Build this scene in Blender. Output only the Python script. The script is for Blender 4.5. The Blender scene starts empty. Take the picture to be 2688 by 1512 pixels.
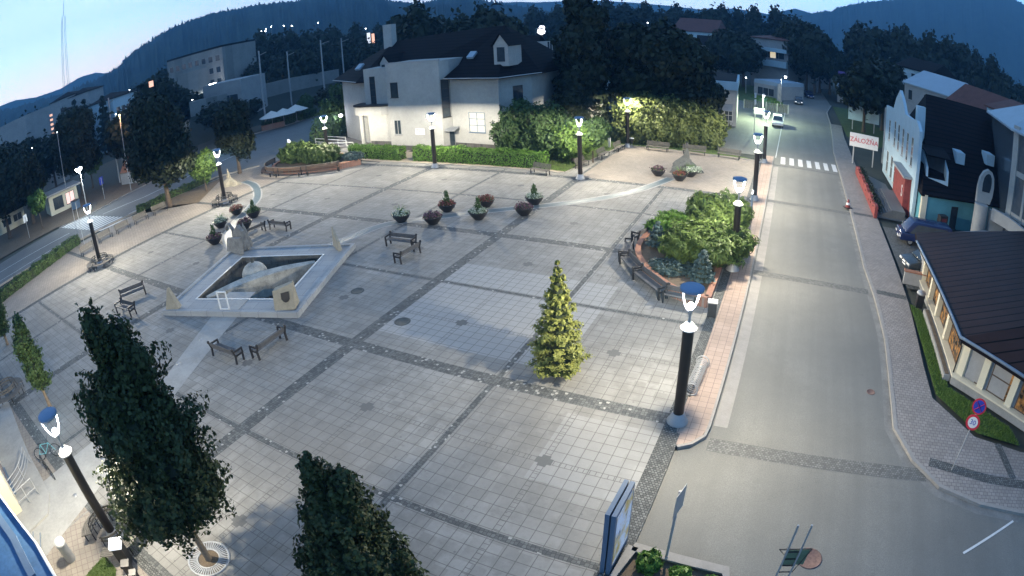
import bpy, bmesh, math, random
import numpy as np
from mathutils import Matrix, Vector
R = math.radians
rng = np.random.default_rng(7)
random.seed(7)
scene = bpy.context.scene
COL = scene.collection

# ---------------------------------------------------------------- camera (wide lens with barrel distortion, 14 m up)
CAM_H = 14.0
RIGHT = np.array([0.89539557, 0.44259842, -0.04871768])
UP = np.array([-0.15076039, 0.40429274, 0.902119])
FWD = np.array([-0.41897265, 0.80040865, -0.42872824])
F0, KA, KB = 1589.71506, -0.0893684407, -0.00462055618
cd = bpy.data.cameras.new('camera'); cam = bpy.data.objects.new('camera', cd); COL.objects.link(cam)
cam.matrix_world = Matrix([[RIGHT[0], UP[0], -FWD[0], 0], [RIGHT[1], UP[1], -FWD[1], 0], [RIGHT[2], UP[2], -FWD[2], CAM_H], [0, 0, 0, 1]])
cd.type = 'PANO'; cd.sensor_width = 36; cd.sensor_height = 20.25
cd.panorama_type = 'FISHEYE_LENS_POLYNOMIAL'; cd.fisheye_fov = R(171)
cd.fisheye_polynomial_k0 = 0
cd.fisheye_polynomial_k1 = -4.66550224e-02; cd.fisheye_polynomial_k2 = -1.33569862e-04
cd.fisheye_polynomial_k3 = 7.97734810e-06; cd.fisheye_polynomial_k4 = -7.72505327e-07
cd.clip_start = 0.1; cd.clip_end = 20000
scene.camera = cam

# ---------------------------------------------------------------- sky, light, exposure
SUN_AZ, SUN_EL = -125.0, 3.0            # degrees from +Y towards +X; low, behind the left shoulder
w = bpy.data.worlds.new('World'); scene.world = w; w.use_nodes = True
nt = w.node_tree; bg = nt.nodes['Background']
sky = nt.nodes.new('ShaderNodeTexSky'); sky.sky_type = 'NISHITA'; sky.sun_disc = False
sky.sun_elevation = R(SUN_EL); sky.sun_rotation = R(SUN_AZ); sky.altitude = 200
sky.air_density = 1.0; sky.dust_density = 1.0; sky.ozone_density = 4.0
# before sunrise the real dome is bluer overhead and pink low on the left: the texture is blended with that dome
def wn(t, **k):
    n_ = nt.nodes.new(t)
    for a_, v_ in k.items(): setattr(n_, a_, v_)
    return n_
tc = wn('ShaderNodeTexCoord'); sp = wn('ShaderNodeSeparateXYZ'); nt.links.new(tc.outputs['Generated'], sp.inputs[0])
mr = wn('ShaderNodeMapRange'); nt.links.new(sp.outputs[0], mr.inputs[0])          # -x is the pink side
for i_, v_ in zip((1, 2, 3, 4), (-0.95, 0.35, 0.0, 1.0)): mr.inputs[i_].default_value = v_
def ramp_(stops):
    r_ = wn('ShaderNodeValToRGB'); nt.links.new(sp.outputs[2], r_.inputs[0]); e = r_.color_ramp.elements
    e[0].position = stops[0][0]; e[0].color = (*stops[0][1], 1); e[1].position = stops[-1][0]; e[1].color = (*stops[-1][1], 1)
    for p_, c_ in stops[1:-1]: x_ = e.new(p_); x_.color = (*c_, 1)
    return r_
ra = ramp_([(0.0, (3.0, 2.6, 2.3)), (0.05, (3.0, 2.8, 2.6)), (0.12, (2.2, 3.0, 3.2)), (0.30, (0.7, 1.15, 1.7)), (1.0, (0.19, 0.37, 0.78))])
rb = ramp_([(0.0, (1.2, 2.2, 3.0)), (0.10, (1.3, 2.5, 3.7)), (0.30, (0.4, 0.85, 1.5)), (1.0, (0.19, 0.37, 0.78))])
mxa = wn('ShaderNodeMix', data_type='RGBA'); nt.links.new(mr.outputs[0], mxa.inputs[0]); nt.links.new(ra.outputs[0], mxa.inputs[6]); nt.links.new(rb.outputs[0], mxa.inputs[7])
gain = wn('ShaderNodeVectorMath', operation='SCALE'); gain.inputs[3].default_value = 1/0.15; nt.links.new(mxa.outputs[2], gain.inputs[0])
mxb = wn('ShaderNodeMix', data_type='RGBA'); mxb.inputs[0].default_value = 0.86
nt.links.new(sky.outputs[0], mxb.inputs[6]); nt.links.new(gain.outputs[0], mxb.inputs[7]); nt.links.new(mxb.outputs[2], bg.inputs[0])
bg.inputs[1].default_value = 0.15
scene.view_settings.view_transform = 'Standard'; scene.view_settings.look = 'None'
scene.view_settings.exposure = 0.0; scene.view_settings.gamma = 1.0
scene.render.engine = 'CYCLES'
scene.cycles.use_denoising = True
scene.cycles.max_bounces = 5; scene.cycles.diffuse_bounces = 2; scene.cycles.glossy_bounces = 2
scene.cycles.transparent_max_bounces = 8; scene.cycles.volume_bounces = 0
scene.cycles.sample_clamp_indirect = 3.0; scene.cycles.sample_clamp_direct = 0
scene.cycles.use_light_tree = True
LAMP_W = 2450.0      # watts of one square lamp

# ---------------------------------------------------------------- measuring: a sight line of the survey camera -> point in the place
def ray(x, y):
    dx, dy = x - 1344.0, 756.0 - y
    r = math.hypot(dx, dy) + 1e-9
    th = r / F0
    for _ in range(20):
        th -= (F0 * (th + KA * th**3 + KB * th**5) - r) / (F0 * (1 + 3 * KA * th**2 + 5 * KB * th**4))
    s = math.sin(th) / r
    return s * dx * RIGHT + s * dy * UP + math.cos(th) * FWD
def g(x, y, z=0.0):
    d = ray(x, y); t = (z - CAM_H) / d[2]
    return Vector((d[0] * t, d[1] * t, z))
def hz(b, x, y):                       # height of what stands at ground point b and is seen at x, y
    d = ray(x, y); return CAM_H + d[2] / math.hypot(d[0], d[1]) * math.hypot(b[0], b[1])
def far(x, y, dist):
    d = ray(x, y); k = dist / math.hypot(d[0], d[1])
    return Vector((d[0] * k, d[1] * k, CAM_H + d[2] * k))
def c(k, x, y, z=0.0):                 # ground point read from an enlarged view of tile k
    return g(int(k[0]) * 672 + x / 2.875, int(k[1]) * 504 + y / 2.875, z)
def cp(k, x, y): return (int(k[0]) * 672 + x / 2.875, int(k[1]) * 504 + y / 2.875)

# ---------------------------------------------------------------- node helpers and materials
class NT:
    def __init__(s, name):
        s.m = bpy.data.materials.new(name); s.m.use_nodes = True
        s.t = s.m.node_tree; s.b = s.t.nodes['Principled BSDF']
        s.b.inputs['Roughness'].default_value = 0.8
        s.b.inputs['Specular IOR Level'].default_value = 0.3
    def n(s, typ, **kw):
        nd = s.t.nodes.new(typ)
        for k, v in kw.items(): setattr(nd, k, v)
        return nd
    def put(s, sock, v):
        if isinstance(v, (int, float)): sock.default_value = v
        elif isinstance(v, tuple): sock.default_value = v if len(v) != 3 or sock.type != 'RGBA' else (*v, 1)
        else: s.t.links.new(v, sock)
    def math(s, op, a, b=0.0, cc=None, clamp=False):
        nd = s.n('ShaderNodeMath', operation=op, use_clamp=clamp)
        s.put(nd.inputs[0], a); s.put(nd.inputs[1], b)
        if cc is not None: s.put(nd.inputs[2], cc)
        return nd.outputs[0]
    def mix(s, f, a, b, mode='MIX'):
        nd = s.n('ShaderNodeMix', data_type='RGBA', blend_type=mode)
        s.put(nd.inputs[0], f); s.put(nd.inputs[6], a); s.put(nd.inputs[7], b)
        return nd.outputs[2]
    def pos(s):
        if not hasattr(s, '_p'): s._p = s.n('ShaderNodeNewGeometry').outputs['Position']
        return s._p
    def obj(s): return s.n('ShaderNodeTexCoord').outputs['Object']
    def noise(s, scale, detail=3, vec=None, rough=0.6):
        nd = s.n('ShaderNodeTexNoise'); nd.inputs['Scale'].default_value = scale; nd.inputs['Detail'].default_value = detail
        nd.inputs['Roughness'].default_value = rough
        s.t.links.new(vec if vec is not None else s.pos(), nd.inputs['Vector'])
        return nd.outputs['Fac']
    def ramp(s, f, lo, hi, a=0.0, b=1.0):
        nd = s.n('ShaderNodeMapRange'); s.put(nd.inputs[0], f)
        for i, v in zip((1, 2, 3, 4), (lo, hi, a, b)): nd.inputs[i].default_value = v
        return nd.outputs[0]
    def bump(s, h, dist=0.02, st=0.5):
        nd = s.n('ShaderNodeBump'); nd.inputs['Strength'].default_value = st; nd.inputs['Distance'].default_value = dist
        s.t.links.new(h, nd.inputs['Height']); s.t.links.new(nd.outputs[0], s.b.inputs['Normal'])
    def col(s, v): s.put(s.b.inputs['Base Color'], v)
    def set(s, **kw):
        for k, v in kw.items(): s.b.inputs[k.replace('_', ' ')].default_value = v

def scl(cl, k): return tuple(min(1, v * k) for v in cl)
def plain(name, col, rough=0.7, var=0.25, scale=3.0, bump=0.0, metal=0.0, spec=0.3, use_obj=False):
    m = NT(name)
    vec = m.obj() if use_obj else None
    f = m.noise(scale, 4, vec)
    f2 = m.noise(scale * 7.3, 3, vec)
    f = m.math('ADD', m.math('MULTIPLY', f, 0.65), m.math('MULTIPLY', f2, 0.35))
    m.col(m.mix(m.ramp(f, 0.3, 0.7), scl(col, 1 - var), scl(col, 1 + var)))
    m.set(Roughness=rough, Metallic=metal)
    m.b.inputs['Specular IOR Level'].default_value = spec
    if bump: m.bump(f2, bump, 0.6)
    return m.m
def glow(name, col, power, base=(0.9, 0.9, 0.9)):
    m = NT(name); m.col(base); m.b.inputs['Emission Color'].default_value = (*col, 1)
    m.b.inputs['Emission Strength'].default_value = power
    return m.m
def glassy(name, col=(0.03, 0.04, 0.05), rough=0.08):
    m = NT(name); f = m.noise(2.0, 2)
    m.col(m.mix(f, scl(col, 0.6), scl(col, 1.5))); m.set(Roughness=rough); m.b.inputs['Specular IOR Level'].default_value = 0.8
    return m.m
def leafmat(name, dark, light, trans=0.15):
    m = NT(name)
    geo = m.n('ShaderNodeNewGeometry')
    rnd = geo.outputs['Random Per Island']
    nz = m.noise(0.9, 3)
    f = m.math('ADD', m.math('MULTIPLY', rnd, 0.6), m.math('MULTIPLY', nz, 0.5), clamp=True)
    m.col(m.mix(f, dark, light))
    m.set(Roughness=0.55); m.b.inputs['Specular IOR Level'].default_value = 0.25
    if trans:
        tr = m.n('ShaderNodeBsdfTranslucent'); m.t.links.new(m.mix(f, dark, light), tr.inputs[0])
        mx = m.n('ShaderNodeMixShader'); mx.inputs[0].default_value = trans
        out = m.t.nodes['Material Output']
        m.t.links.new(m.b.outputs[0], mx.inputs[1]); m.t.links.new(tr.outputs[0], mx.inputs[2])
        m.t.links.new(mx.outputs[0], out.inputs[0])
    return m.m

# square paving: panels about 7.7 m wide between granite bands, small-tile cross in the middle of each panel
AX0, ACELL, BY0, BCELL = -2.65, 7.73, 2.70, 7.62
def make_paving():
    m = NT('square_paving'); N = m
    sep = N.n('ShaderNodeSeparateXYZ'); N.t.links.new(N.pos(), sep.inputs[0])
    X, Y = sep.outputs[0], sep.outputs[1]
    def axis(co, o, cell):
        t = N.math('DIVIDE', N.math('SUBTRACT', co, o), cell)
        near = N.math('ROUND', t)
        dline = N.math('MULTIPLY', N.math('ABSOLUTE', N.math('SUBTRACT', t, near)), cell)   # metres to the nearest band
        odd = N.math('ABSOLUTE', N.math('SUBTRACT', N.math('MULTIPLY', N.math('FRACT', N.math('MULTIPLY', near, 0.5)), 2.0), 0.0))
        halfw = N.math('SUBTRACT', 0.36, N.math('MULTIPLY', odd, 0.22))                      # wide and thin bands take turns
        band = N.math('LESS_THAN', dline, halfw)
        mid = N.math('SUBTRACT', cell / 2, dline)                                            # metres to the panel's middle line
        strip = N.math('LESS_THAN', mid, 0.11)
        u = N.math('FLOORED_MODULO', N.math('SUBTRACT', mid, 0.11), 0.5)
        ed = N.math('MINIMUM', u, N.math('SUBTRACT', 0.5, u))
        idx = N.math('FLOOR', N.math('DIVIDE', N.math('SUBTRACT', co, o), 0.5))
        return dict(d=dline, band=band, mid=mid, strip=strip, ed=ed, idx=idx, near=near)
    a, b = axis(X, AX0, ACELL), axis(Y, BY0, BCELL)
    def grid(v, s): 
        u = N.math('FLOORED_MODULO', v, s); return N.math('MINIMUM', u, N.math('SUBTRACT', s, u))
    joint = N.math('LESS_THAN', N.math('MINIMUM', a['ed'], b['ed']), 0.013)
    sj = N.math('MAXIMUM', N.math('MULTIPLY', a['strip'], N.math('LESS_THAN', grid(Y, 0.22), 0.012)),
                N.math('MULTIPLY', b['strip'], N.math('LESS_THAN', grid(X, 0.22), 0.012)))
    joint = N.math('MAXIMUM', joint, sj)
    # colour of one slab
    wn = N.n('ShaderNodeTexWhiteNoise', noise_dimensions='2D')
    cb = N.n('ShaderNodeCombineXYZ')
    N.t.links.new(N.math('FLOOR', N.math('DIVIDE', X, 0.5)), cb.inputs[0]); N.t.links.new(N.math('FLOOR', N.math('DIVIDE', Y, 0.5)), cb.inputs[1])
    N.t.links.new(cb.outputs[0], wn.inputs[0])
    slab = N.mix(wn.outputs[0], (0.24, 0.235, 0.218), (0.315, 0.31, 0.29))
    big = N.noise(0.16, 5); fine = N.noise(6.0, 4)
    slab = N.mix(N.ramp(big, 0.38, 0.66, 0, 0.8), slab, (0.185, 0.18, 0.168))
    slab = N.mix(N.ramp(N.noise(0.7, 6, rough=0.7), 0.48, 0.68, 0, 0.6), slab, (0.15, 0.146, 0.135))
    slab = N.mix(N.ramp(fine, 0.3, 0.7, 0, 0.22), slab, (0.17, 0.165, 0.15))
    gum = N.n('ShaderNodeTexVoronoi'); gum.inputs['Scale'].default_value = 1.7; N.t.links.new(N.pos(), gum.inputs['Vector'])
    slab = N.mix(N.ramp(gum.outputs['Distance'], 0.05, 0.09, 0.55, 0), slab, (0.10, 0.10, 0.095))
    drip = N.noise(2.2, 8, rough=0.8)
    slab = N.mix(N.ramp(drip, 0.56, 0.70, 0, 0.5), slab, (0.13, 0.127, 0.118))
    # newer, paler slabs relaid in two places
    def boxm(x0, x1, y0, y1):
        p = N.math('MULTIPLY', N.math('GREATER_THAN', X, x0), N.math('LESS_THAN', X, x1))
        q = N.math('MULTIPLY', N.math('GREATER_THAN', Y, y0), N.math('LESS_THAN', Y, y1)); return N.math('MULTIPLY', p, q)
    pale = N.math('MAXIMUM', boxm(-18.1, -8.35, 19.5, 28.3), N.math('MULTIPLY', 0.5, boxm(-6.8, -3.0, 13.1, 17.0)))
    slab = N.mix(N.math('MULTIPLY', pale, 0.6), slab, (0.37, 0.37, 0.36))
    # rosette in the middle of the panel
    rr = N.math('SQRT', N.math('ADD', N.math('MULTIPLY', a['mid'], a['mid']), N.math('MULTIPLY', b['mid'], b['mid'])))
    plus = N.math('MAXIMUM', N.math('MULTIPLY', N.math('LESS_THAN', a['mid'], 0.30), N.math('LESS_THAN', b['mid'], 0.16)),
                  N.math('MULTIPLY', N.math('LESS_THAN', a['mid'], 0.16), N.math('LESS_THAN', b['mid'], 0.30)))
    ros = N.math('MAXIMUM', plus, N.math('LESS_THAN', rr, 0.24))
    # granite setts of the bands
    vo = N.n('ShaderNodeTexVoronoi', feature='DISTANCE_TO_EDGE'); vo.inputs['Scale'].default_value = 7.5; vo.inputs['Randomness'].default_value = 0.35
    N.t.links.new(N.pos(), vo.inputs['Vector'])
    vc = N.n('ShaderNodeTexVoronoi'); vc.inputs['Scale'].default_value = 7.5; vc.inputs['Randomness'].default_value = 0.35
    N.t.links.new(N.pos(), vc.inputs['Vector'])
    sp = N.n('ShaderNodeSeparateColor'); N.t.links.new(vc.outputs['Color'], sp.inputs[0])
    sett = N.mix(sp.outputs[0], (0.075, 0.08, 0.08), (0.15, 0.155, 0.15))
    sett = N.mix(N.math('GREATER_THAN', sp.outputs[1], 0.955), sett, (0.33, 0.33, 0.31))
    sett = N.mix(N.ramp(vo.outputs[0], 0.0, 0.10), (0.035, 0.035, 0.035), sett)
    band = N.math('MAXIMUM', a['band'], b['band'])
    base = N.mix(N.math('MULTIPLY', joint, 0.8), slab, (0.10, 0.096, 0.088))
    base = N.mix(ros, base, (0.13, 0.13, 0.125))
    base = N.mix(band, base, sett)
    N.col(base)
    N.set(Roughness=0.75)
    h = N.math('SUBTRACT', N.math('SUBTRACT', 1.0, joint), N.math('MULTIPLY', band, N.math('SUBTRACT', 1.0, N.ramp(vo.outputs[0], 0, 0.12))))
    N.bump(h, 0.012, 0.5)
    return m.m
def make_small_pavers(name, base, sx=0.2, sy=0.2, mortar=(0.10, 0.095, 0.09), rot=0.0, vary=0.16):
    m = NT(name)
    mp = m.n('ShaderNodeMapping'); mp.inputs['Rotation'].default_value = (0, 0, rot); m.t.links.new(m.pos(), mp.inputs[0])
    br = m.n('ShaderNodeTexBrick'); br.offset = 0.5 if sx != sy else 0.0
    br.inputs['Scale'].default_value = 1.0; br.inputs['Brick Width'].default_value = sx; br.inputs['Row Height'].default_value = sy
    br.inputs['Mortar Size'].default_value = 0.012; br.inputs['Color1'].default_value = (*scl(base, 1 - vary), 1)
    br.inputs['Color2'].default_value = (*scl(base, 1 + vary), 1); br.inputs['Mortar'].default_value = (*mortar, 1)
    m.t.links.new(mp.outputs[0], br.inputs['Vector'])
    f = m.ramp(m.noise(0.5, 6, rough=0.7), 0.45, 0.75, 0, 0.5)
    m.col(m.mix(f, br.outputs[0], scl(base, 0.55)))
    m.set(Roughness=0.8); m.bump(br.outputs['Fac'], 0.01, -0.4)
    return m.m
def make_asphalt(name, base, warm=1.0):
    m = NT(name)
    f = m.noise(0.25, 6, rough=0.65); fn = m.noise(26, 3, rough=0.8)
    cl = m.mix(m.ramp(f, 0.35, 0.7), scl(base, 0.82), scl(base, 1.15))
    cl = m.mix(m.ramp(fn, 0.4, 0.6, 0, 0.65), cl, scl(base, 0.45))
    cl = m.mix(m.ramp(m.noise(9, 4, rough=0.8), 0.35, 0.7, 0, 0.4), cl, scl(base, 0.68))
    cl = m.mix(m.ramp(m.noise(0.9, 7, rough=0.75), 0.56, 0.66, 0, 0.38), cl, scl(base, 0.6))
    # long seams and wheel tracks along the street
    mp = m.n('ShaderNodeMapping'); mp.inputs['Scale'].default_value = (1.1, 0.03, 1); m.t.links.new(m.pos(), mp.inputs[0])
    tr = m.noise(1.0, 3, mp.outputs[0])
    cl = m.mix(m.ramp(tr, 0.42, 0.66, 0, 0.5), cl, scl(base, 0.62))
    vo = m.n('ShaderNodeTexVoronoi', feature='DISTANCE_TO_EDGE'); vo.inputs['Scale'].default_value = 0.22
    dist = m.n('ShaderNodeVectorMath', operation='ADD')
    nv = m.n('ShaderNodeTexNoise'); nv.inputs['Scale'].default_value = 1.2; nv.inputs['Detail'].default_value = 4; m.t.links.new(m.pos(), nv.inputs['Vector'])
    m.t.links.new(m.pos(), dist.inputs[0]); m.t.links.new(nv.outputs['Color'], dist.inputs[1]); m.t.links.new(dist.outputs[0], vo.inputs['Vector'])
    cl = m.mix(m.ramp(vo.outputs[0], 0.0, 0.003, 0.22, 0), cl, scl(base, 0.35))
    m.col(cl); m.set(Roughness=0.72); m.bump(fn, 0.004, 0.4)
    return m.m
def make_stripes(name, base, dark, period=0.5, axis=0, width=0.08, rough=0.4, metal=0.0):
    m = NT(name); sep = m.n('ShaderNodeSeparateXYZ'); m.t.links.new(m.obj(), sep.inputs[0])
    u = m.math('FLOORED_MODULO', sep.outputs[axis], period)
    ln = m.math('LESS_THAN', u, period * width)
    f = m.noise(0.6, 4)
    m.col(m.mix(ln, m.mix(f, scl(base, 0.7), scl(base, 1.3)), dark)); m.set(Roughness=rough, Metallic=metal); m.b.inputs['Specular IOR Level'].default_value = 0.06
    m.bump(ln, 0.03, 0.5)
    return m.m

M = {}
def mk(k, v): M[k] = v
mk('paving', make_paving())
mk('sett', make_small_pavers('granite_setts', (0.125, 0.13, 0.125), 0.115, 0.105, (0.03, 0.03, 0.03), vary=0.4))
mk('sett_worn', make_small_pavers('worn_setts', (0.15, 0.15, 0.14), 0.115, 0.105, (0.09, 0.09, 0.085), vary=0.3))
mk('pink', make_small_pavers('pink_slabs', (0.36, 0.275, 0.225), 0.36, 0.36, (0.20, 0.15, 0.13), vary=0.07))
mk('walk', make_small_pavers('footway_pavers', (0.27, 0.245, 0.225), 0.24, 0.2, (0.12, 0.11, 0.10), vary=0.12))
mk('walkwarm', make_small_pavers('warm_pavers', (0.27, 0.24, 0.205), 0.3, 0.3, (0.17, 0.14, 0.12), R(24), vary=0.08))
mk('concrete_path', plain('smooth_concrete', (0.32, 0.32, 0.305), 0.75, 0.2, 0.8, 0.003))
mk('concrete', plain('rough_concrete', (0.30, 0.295, 0.28), 0.85, 0.2, 1.5, 0.01))
mk('gutter', plain('gutter_concrete', (0.20, 0.195, 0.18), 0.85, 0.3, 1.5, 0.005))
mk('kerb', plain('kerb_stone', (0.27, 0.255, 0.235), 0.8, 0.15, 2.0, 0.005))
mk('asphalt', make_asphalt('street_asphalt', (0.225, 0.222, 0.20)))
mk('asphalt_old', make_asphalt('old_asphalt', (0.18, 0.18, 0.175)))
mk('rust', plain('rusty_iron', (0.16, 0.10, 0.085), 0.8, 0.4, 9, 0.01))
mk('paint', plain('road_paint', (0.62, 0.62, 0.60), 0.7, 0.15, 6))
mk('dirt', plain('bare_soil', (0.13, 0.10, 0.07), 0.95, 0.35, 3, 0.03))
mk('gravel', plain('sandy_gravel', (0.30, 0.26, 0.20), 0.95, 0.2, 3, 0.02))
mk('ground', plain('town_ground', (0.05, 0.055, 0.045), 0.95, 0.4, 0.05, 0.05))
mk('lawn', plain('lawn_soil', (0.07, 0.10, 0.03), 0.95, 0.4, 1.2, 0.04))
mk('grassblade', leafmat('grass_blades', (0.05, 0.10, 0.015), (0.16, 0.26, 0.05), 0.1))
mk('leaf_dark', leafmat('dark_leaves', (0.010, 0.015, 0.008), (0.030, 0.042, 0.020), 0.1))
mk('leaf_mid', leafmat('linden_leaves', (0.03, 0.06, 0.02), (0.09, 0.15, 0.05), 0.2))
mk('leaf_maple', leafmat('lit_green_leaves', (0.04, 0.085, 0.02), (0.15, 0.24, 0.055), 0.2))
mk('leaf_hedge', leafmat('hedge_leaves', (0.045, 0.10, 0.015), (0.13, 0.25, 0.04), 0.15))
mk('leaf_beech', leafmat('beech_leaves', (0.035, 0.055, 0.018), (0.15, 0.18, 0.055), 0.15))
mk('leaf_yew', leafmat('mountain_pine_needles', (0.014, 0.035, 0.010), (0.115, 0.17, 0.04), 0.1))
mk('leaf_conifer', leafmat('golden_spruce_needles', (0.07, 0.10, 0.025), (0.32, 0.33, 0.09), 0.15))
mk('leaf_blue', leafmat('blue_spruce_needles', (0.025, 0.05, 0.052), (0.09, 0.14, 0.14), 0.1))

mk('flower_red', leafmat('red_begonias', (0.06, 0.05, 0.02), (0.26, 0.06, 0.06), 0.1))
mk('flower_purple', leafmat('purple_leaves', (0.05, 0.03, 0.04), (0.18, 0.09, 0.12), 0.1))
mk('flower_white', leafmat('white_flowers', (0.10, 0.18, 0.08), (0.60, 0.65, 0.58), 0.1))
mk('bark', plain('bark', (0.10, 0.075, 0.055), 0.95, 0.4, 8, 0.02))
mk('bark_light', plain('light_bark', (0.22, 0.17, 0.12), 0.95, 0.3, 8, 0.02))
mk('black_metal', plain('black_painted_metal', (0.018, 0.017, 0.018), 0.45, 0.3, 4, spec=0.5))
mk('lamp_brown', plain('dark_brown_lamp_column', (0.016, 0.010, 0.008), 0.42, 0.3, 4, spec=0.4))
mk('white_metal', plain('white_painted_metal', (0.70, 0.70, 0.68), 0.4, 0.05, 2))
mk('grey_metal', plain('galvanised_metal', (0.34, 0.35, 0.36), 0.45, 0.1, 3, metal=0.3))
mk('blue_metal', plain('blue_grey_coated_metal', (0.11, 0.16, 0.23), 0.4, 0.1, 3))
mk('reflector', plain('grey_blue_reflector_top', (0.16, 0.24, 0.36), 0.5, 0.08, 4))
mk('opal', glow('opal_lamp_glass', (0.93, 0.93, 1.0), 2.6))
mk('lampglass', plain('clear_lamp_bowl', (0.45, 0.45, 0.5), 0.2, 0.02, 2))
mk('rough_slab', plain('rough_travertine', (0.20, 0.195, 0.18), 0.85, 0.45, 2.2, 0.02))
mk('leaf_near', leafmat('young_linden_leaves', (0.016, 0.026, 0.010), (0.068, 0.092, 0.032), 0.15))  # paler tone puts lit leaf edges into the colour, spread at random
mk('wood_dark', plain('dark_bench_slats', (0.085, 0.085, 0.088), 0.6, 0.3, 5))
mk('wood_brown', plain('brown_bench_slats', (0.10, 0.07, 0.052), 0.7, 0.3, 5))
mk('wood_grey', plain('weathered_slats', (0.13, 0.12, 0.105), 0.7, 0.3, 5))
mk('brick', make_small_pavers('red_brick', (0.24, 0.11, 0.075), 0.25, 0.075, (0.22, 0.19, 0.17)))
mk('brick_top', plain('brick_coping', (0.30, 0.15, 0.10), 0.8, 0.2, 5, 0.01))
mk('stone_warm', plain('sandstone', (0.31, 0.28, 0.215), 0.85, 0.2, 4, 0.01))
mk('marble', plain('worn_travertine', (0.38, 0.37, 0.33), 0.8, 0.5, 1.8, 0.01))
mk('slab_blue', make_small_pavers('pale_rim_slabs', (0.34, 0.35, 0.35), 1.25, 0.85, (0.19, 0.19, 0.19), R(-21.5), 0.07))
mk('basin', plain('stained_basin_wall', (0.15, 0.14, 0.12), 0.9, 0.6, 1.2, 0.02))
mk('basin_dark', plain('wet_dark_basin', (0.025, 0.027, 0.03), 0.35, 0.5, 1.0))
mk('rock', plain('grey_rock', (0.10, 0.105, 0.10), 0.95, 0.35, 3, 0.05))
mk('channel', plain('blue_slate_channel', (0.115, 0.15, 0.165), 0.5, 0.15, 2))
mk('render_white', plain('white_render', (0.37, 0.37, 0.355), 0.85, 0.16, 0.45, 0.004))
mk('render_cream', plain('cream_render', (0.62, 0.57, 0.44), 0.85, 0.06, 0.8, 0.004))
mk('render_blue', plain('pale_blue_render', (0.42, 0.55, 0.62), 0.85, 0.08, 0.8))
mk('render_grey', plain('grey_render', (0.30, 0.30, 0.30), 0.85, 0.15, 0.6))
mk('render_panel', make_small_pavers('concrete_panels', (0.22, 0.22, 0.21), 3.2, 2.8, (0.2, 0.2, 0.2)))
mk('plinth', make_small_pavers('stone_plinth', (0.10, 0.095, 0.09), 0.35, 0.2, (0.05, 0.05, 0.05)))
mk('roof_dark', make_stripes('dark_tiled_roof', (0.012, 0.009, 0.010), (0.004, 0.004, 0.004), 0.35, 2, 0.25, 0.7))
mk('roof_brown', make_stripes('dark_brown_seamed_roof', (0.034, 0.021, 0.019), (0.006, 0.005, 0.005), 0.66, 1, 0.14, 0.4))
mk('roof_blue', plain('pale_metal_roof', (0.30, 0.38, 0.45), 0.5, 0.1, 0.5))
mk('roof_red', plain('red_tile_roof', (0.12, 0.05, 0.04), 0.8, 0.3, 1))
mk('glass_pale', glassy('grey_facade_glass', (0.07, 0.09, 0.11), 0.2))
mk('glass', glassy('dark_window_glass'))
mk('frame_white', plain('white_window_frame', (0.55, 0.55, 0.52), 0.5, 0.05))
mk('blinds', plain('drawn_blinds', (0.5, 0.49, 0.44), 0.7, 0.05))
mk('red_paint', plain('red_painted_wall', (0.22, 0.045, 0.04), 0.7, 0.4, 2))
mk('blue_roof_felt', plain('blue_flat_roof', (0.05, 0.13, 0.25), 0.7, 0.3, 1.2))
mk('turquoise', plain('turquoise_wall', (0.12, 0.34, 0.40), 0.7, 0.1, 1))
mk('car_white', plain('white_car_paint', (0.65, 0.65, 0.62), 0.25, 0.02, spec=0.6))
mk('car_blue', plain('dark_blue_car_paint', (0.010, 0.018, 0.07), 0.25, 0.05, spec=0.6))
mk('car_dark', plain('dark_grey_car_paint', (0.03, 0.04, 0.05), 0.25, 0.05, spec=0.6))
mk('rubber', plain('tyre_rubber', (0.02, 0.02, 0.02), 0.8))
mk('rim', plain('alloy_rim', (0.4, 0.4, 0.4), 0.35, 0.1, metal=0.6))
mk('sign_white', plain('white_sign_face', (0.65, 0.65, 0.65), 0.5, 0.03))
mk('sign_red', plain('red_sign_face', (0.5, 0.03, 0.05), 0.5, 0.05))
mk('sign_blue', plain('blue_sign_face', (0.03, 0.05, 0.35), 0.5, 0.05))
mk('parasol', plain('cream_canvas', (0.62, 0.60, 0.55), 0.9, 0.05))
mk('flag', plain('yellow_green_flag', (0.60, 0.75, 0.10), 0.8, 0.1, 1))
mk('forest', plain('forest_cover', (0.030, 0.050, 0.036), 0.95, 0.6, 0.05, 6.0))
mk('screen', glow('lit_screen', (0.95, 0.96, 1.0), 0.9))
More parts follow.
